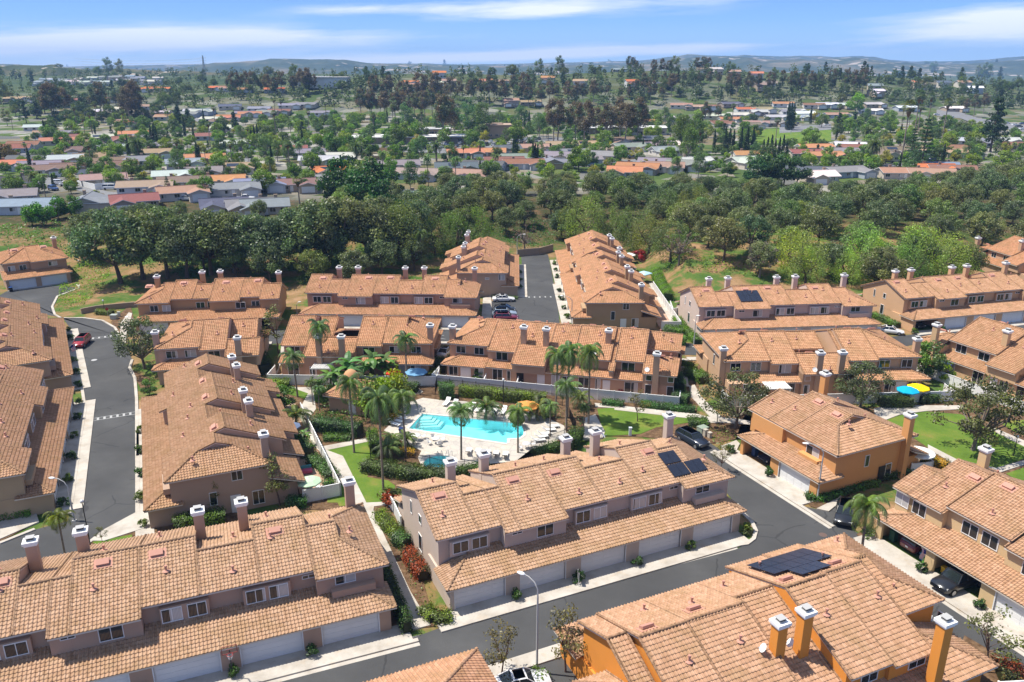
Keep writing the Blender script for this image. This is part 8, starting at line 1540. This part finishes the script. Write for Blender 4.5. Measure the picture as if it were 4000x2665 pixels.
mixc = wn('Mix', data_type='RGBA', i={0: cl, 6: gam, 7: (6.6, 6.8, 7.2, 1)}).outputs[2]
bg = wn('Background', i={0: mixc, 1: .105}); wo = wn('OutputWorld'); nt.links.new(bg.outputs[0], wo.inputs[0])
scn.view_settings.view_transform = 'Standard'; scn.view_settings.look = 'None'; scn.view_settings.gamma = 1; scn.view_settings.exposure = 0.75
scn.render.resolution_x = 1024; scn.render.resolution_y = 682
scn.cycles.max_bounces = 5; scn.cycles.diffuse_bounces = 3; scn.cycles.transparent_max_bounces = 6; scn.cycles.volume_bounces = 0
# ------------------------------------------------------------------ labels for the many: look first, then the nearest landmark
LMK = [('the two garage house at far left', 80, 600), ('the block wall on the green bank', 110, 492), ('the left street bend', 230, 715), ('the amber row', 480, 650), ('the four chimney row', 880, 640), ('the row left of the dead-end street', 1100, 560), ('the dead-end street', 1240, 580), ('the far dead-end row', 1360, 545), ('the bare dry hillside', 1620, 605), ('the pinkish row', 1790, 655), ('the peach row', 2130, 625), ('the farthest right row', 2310, 575),
       ('the white board corner fence', 205, 425), ('the big date palm at left', 322, 340), ('the date palm at the left edge', 84, 415), ('the dark glossy tree clump', 840, 425), ('the tiered pine at left', 388, 430), ('the yellow palms at left', 548, 308), ('the bright terracotta roof', 755, 388), ('the bushy fan palm by the wood', 690, 445), ('the long school building', 940, 312), ('the school car park', 1070, 335), ('the date palm by the car park', 1003, 345), ('the solar panel roofs', 1400, 325), ('the white school blocks', 1440, 295), ('the tall pine pair', 1580, 305), ('the cypress row', 1690, 320), ('the sports field', 1830, 315), ('the dark trees before the field', 1790, 385), ('the paired date palms', 1997, 335), ('the tall fan palms at right', 2115, 270), ('the dark spire conifer', 2275, 290), ('the right edge of the suburb', 2340, 330), ('the long tan roof at right', 2100, 388),
       ('the power pylon', 506, 150), ('the pale plateau homes', 300, 182), ('the distant white office block', 745, 186), ('the terracotta hilltop roof', 1150, 162), ('the bare left ridge', 60, 170), ('the red roofs on the left slope', 400, 228), ('the terracotta plateau roofs', 330, 205), ('the left eucalyptus screen', 640, 200), ('the hilltop palms', 1195, 145), ('the hilltop pine', 1610, 145), ('the brown eucalyptus belt', 1370, 270), ('the pale plane trees', 1100, 270), ('the white hill house', 1690, 200), ('the blue hill court', 2010, 200), ('the right far slope', 2250, 210), ('the left far homes', 120, 250), ('the middle far homes', 640, 262), ('the pointed roofs before the cypresses', 1800, 262), ('the far right car park', 2200, 290)]
NOUN = {'oak': 'oak', 'eucalyptus': 'eucalyptus', 'pepper': 'pepper tree', 'round': 'garden tree', 'pine': 'pine', 'cypress': 'slim cypress', 'norfolk': 'tiered pine', 'plane': 'tall airy tree', 'bare': 'bare grey tree', 'queenpalm': 'feather palm', 'datepalm': 'date palm', 'fanpalm': 'fan palm', 'banana': 'banana plant', 'shrub': 'bush', 'broad': 'broad tree', 'hill': 'tree', 'hillpine': 'conifer', 'young': 'young tree', 'magnolia': 'spreading tree', 'shortpalm': 'low palm'}
OR = ['nearest', 'second', 'third', 'fourth', 'fifth', 'sixth', 'seventh', 'eighth', 'ninth', 'tenth', 'eleventh', 'twelfth']
def where(px, py):
    n, lx, ly = min(LMK, key=lambda l: ((px - l[1]) * .8) ** 2 + ((py - l[2]) * 1.6) ** 2); dx, dy = px - lx, (py - ly) * 1.7
    d = ('left' if dx < 0 else 'right') + ' of' if abs(dx) > abs(dy) else 'behind' if dy < 0 else 'in front of'
    return n, d, dx * dx + dy * dy
def colourword(c):
    r, g, b = c[:3]
    if r > g * 1.02: return 'brownish'
    if r > g * .82: return 'yellow green' if g > .16 else 'olive'
    return 'bright green' if g > .19 else 'dark green' if g < .125 else 'mid green'
todo = {}
for o, kind, x, y, z in ALLT:
    if o.get('label'): continue
    c = next((ch.color for ch in o.children if ch.name.startswith(tuple('crown')) or 'crown' in ch.name), o.color); h = HGT.get(kind, 1.3) * o.scale[2]; px, py = PX(x, y, z + h / 2); n, d, q = where(px, py)
    sz = 'tall' if o.scale[2] > 1.08 else 'small' if o.scale[2] < .72 else 'medium'
    if kind in ('datepalm', 'fanpalm', 'queenpalm', 'cypress', 'norfolk', 'bare'): a = sz
    else: a = sz + ' ' + colourword(c)
    todo.setdefault((a + ' ' + NOUN.get(kind, kind), d, n), []).append((q, o))
for o, roof, x, y, sol, v, lb in HOUSES:
    px, py = PX(x, y, H(x, y) + 3); n, d, q = where(px, py); w_ = o.name.split('.')[0]
    todo.setdefault((RN[roof] + ' roofed ' + ('two storey house' if v == 3 else 'bungalow') + (' with solar panels' if sol else ''), d, n), []).append((q, o))
for o, cn, k, px, py, lb in FARCARS:
    n, d, q = where(px, py); todo.setdefault((cn + ' parked ' + ('van' if k == 'van' else 'pickup' if k == 'pickup' else 'car'), d, n), []).append((q, o))
for (a, d, n), L in todo.items():
    L.sort(key=lambda t: t[0])
    for i, (q, o) in enumerate(L):
        o['label'] = '%s %s %s' % (a, d, n) if len(L) == 1 else '%s %s %s, %s from it' % (a, d, n, OR[i] if i < 12 else '%dth' % (i + 1))

for o in bpy.data.objects:
    l = o.get('label')
    if l and len(l.split()) > 16: l = l.replace(', nearest from it', ', nearest one').replace(' from it', ''); o['label'] = ' '.join(l.replace('the two garage house at far left', 'the far left house').replace('the row left of the dead-end street', 'the short dead-end row').replace('the pointed roofs before the cypresses', 'the pointed roofs').replace('the dark trees before the field', 'the dark field trees').split()[:16])
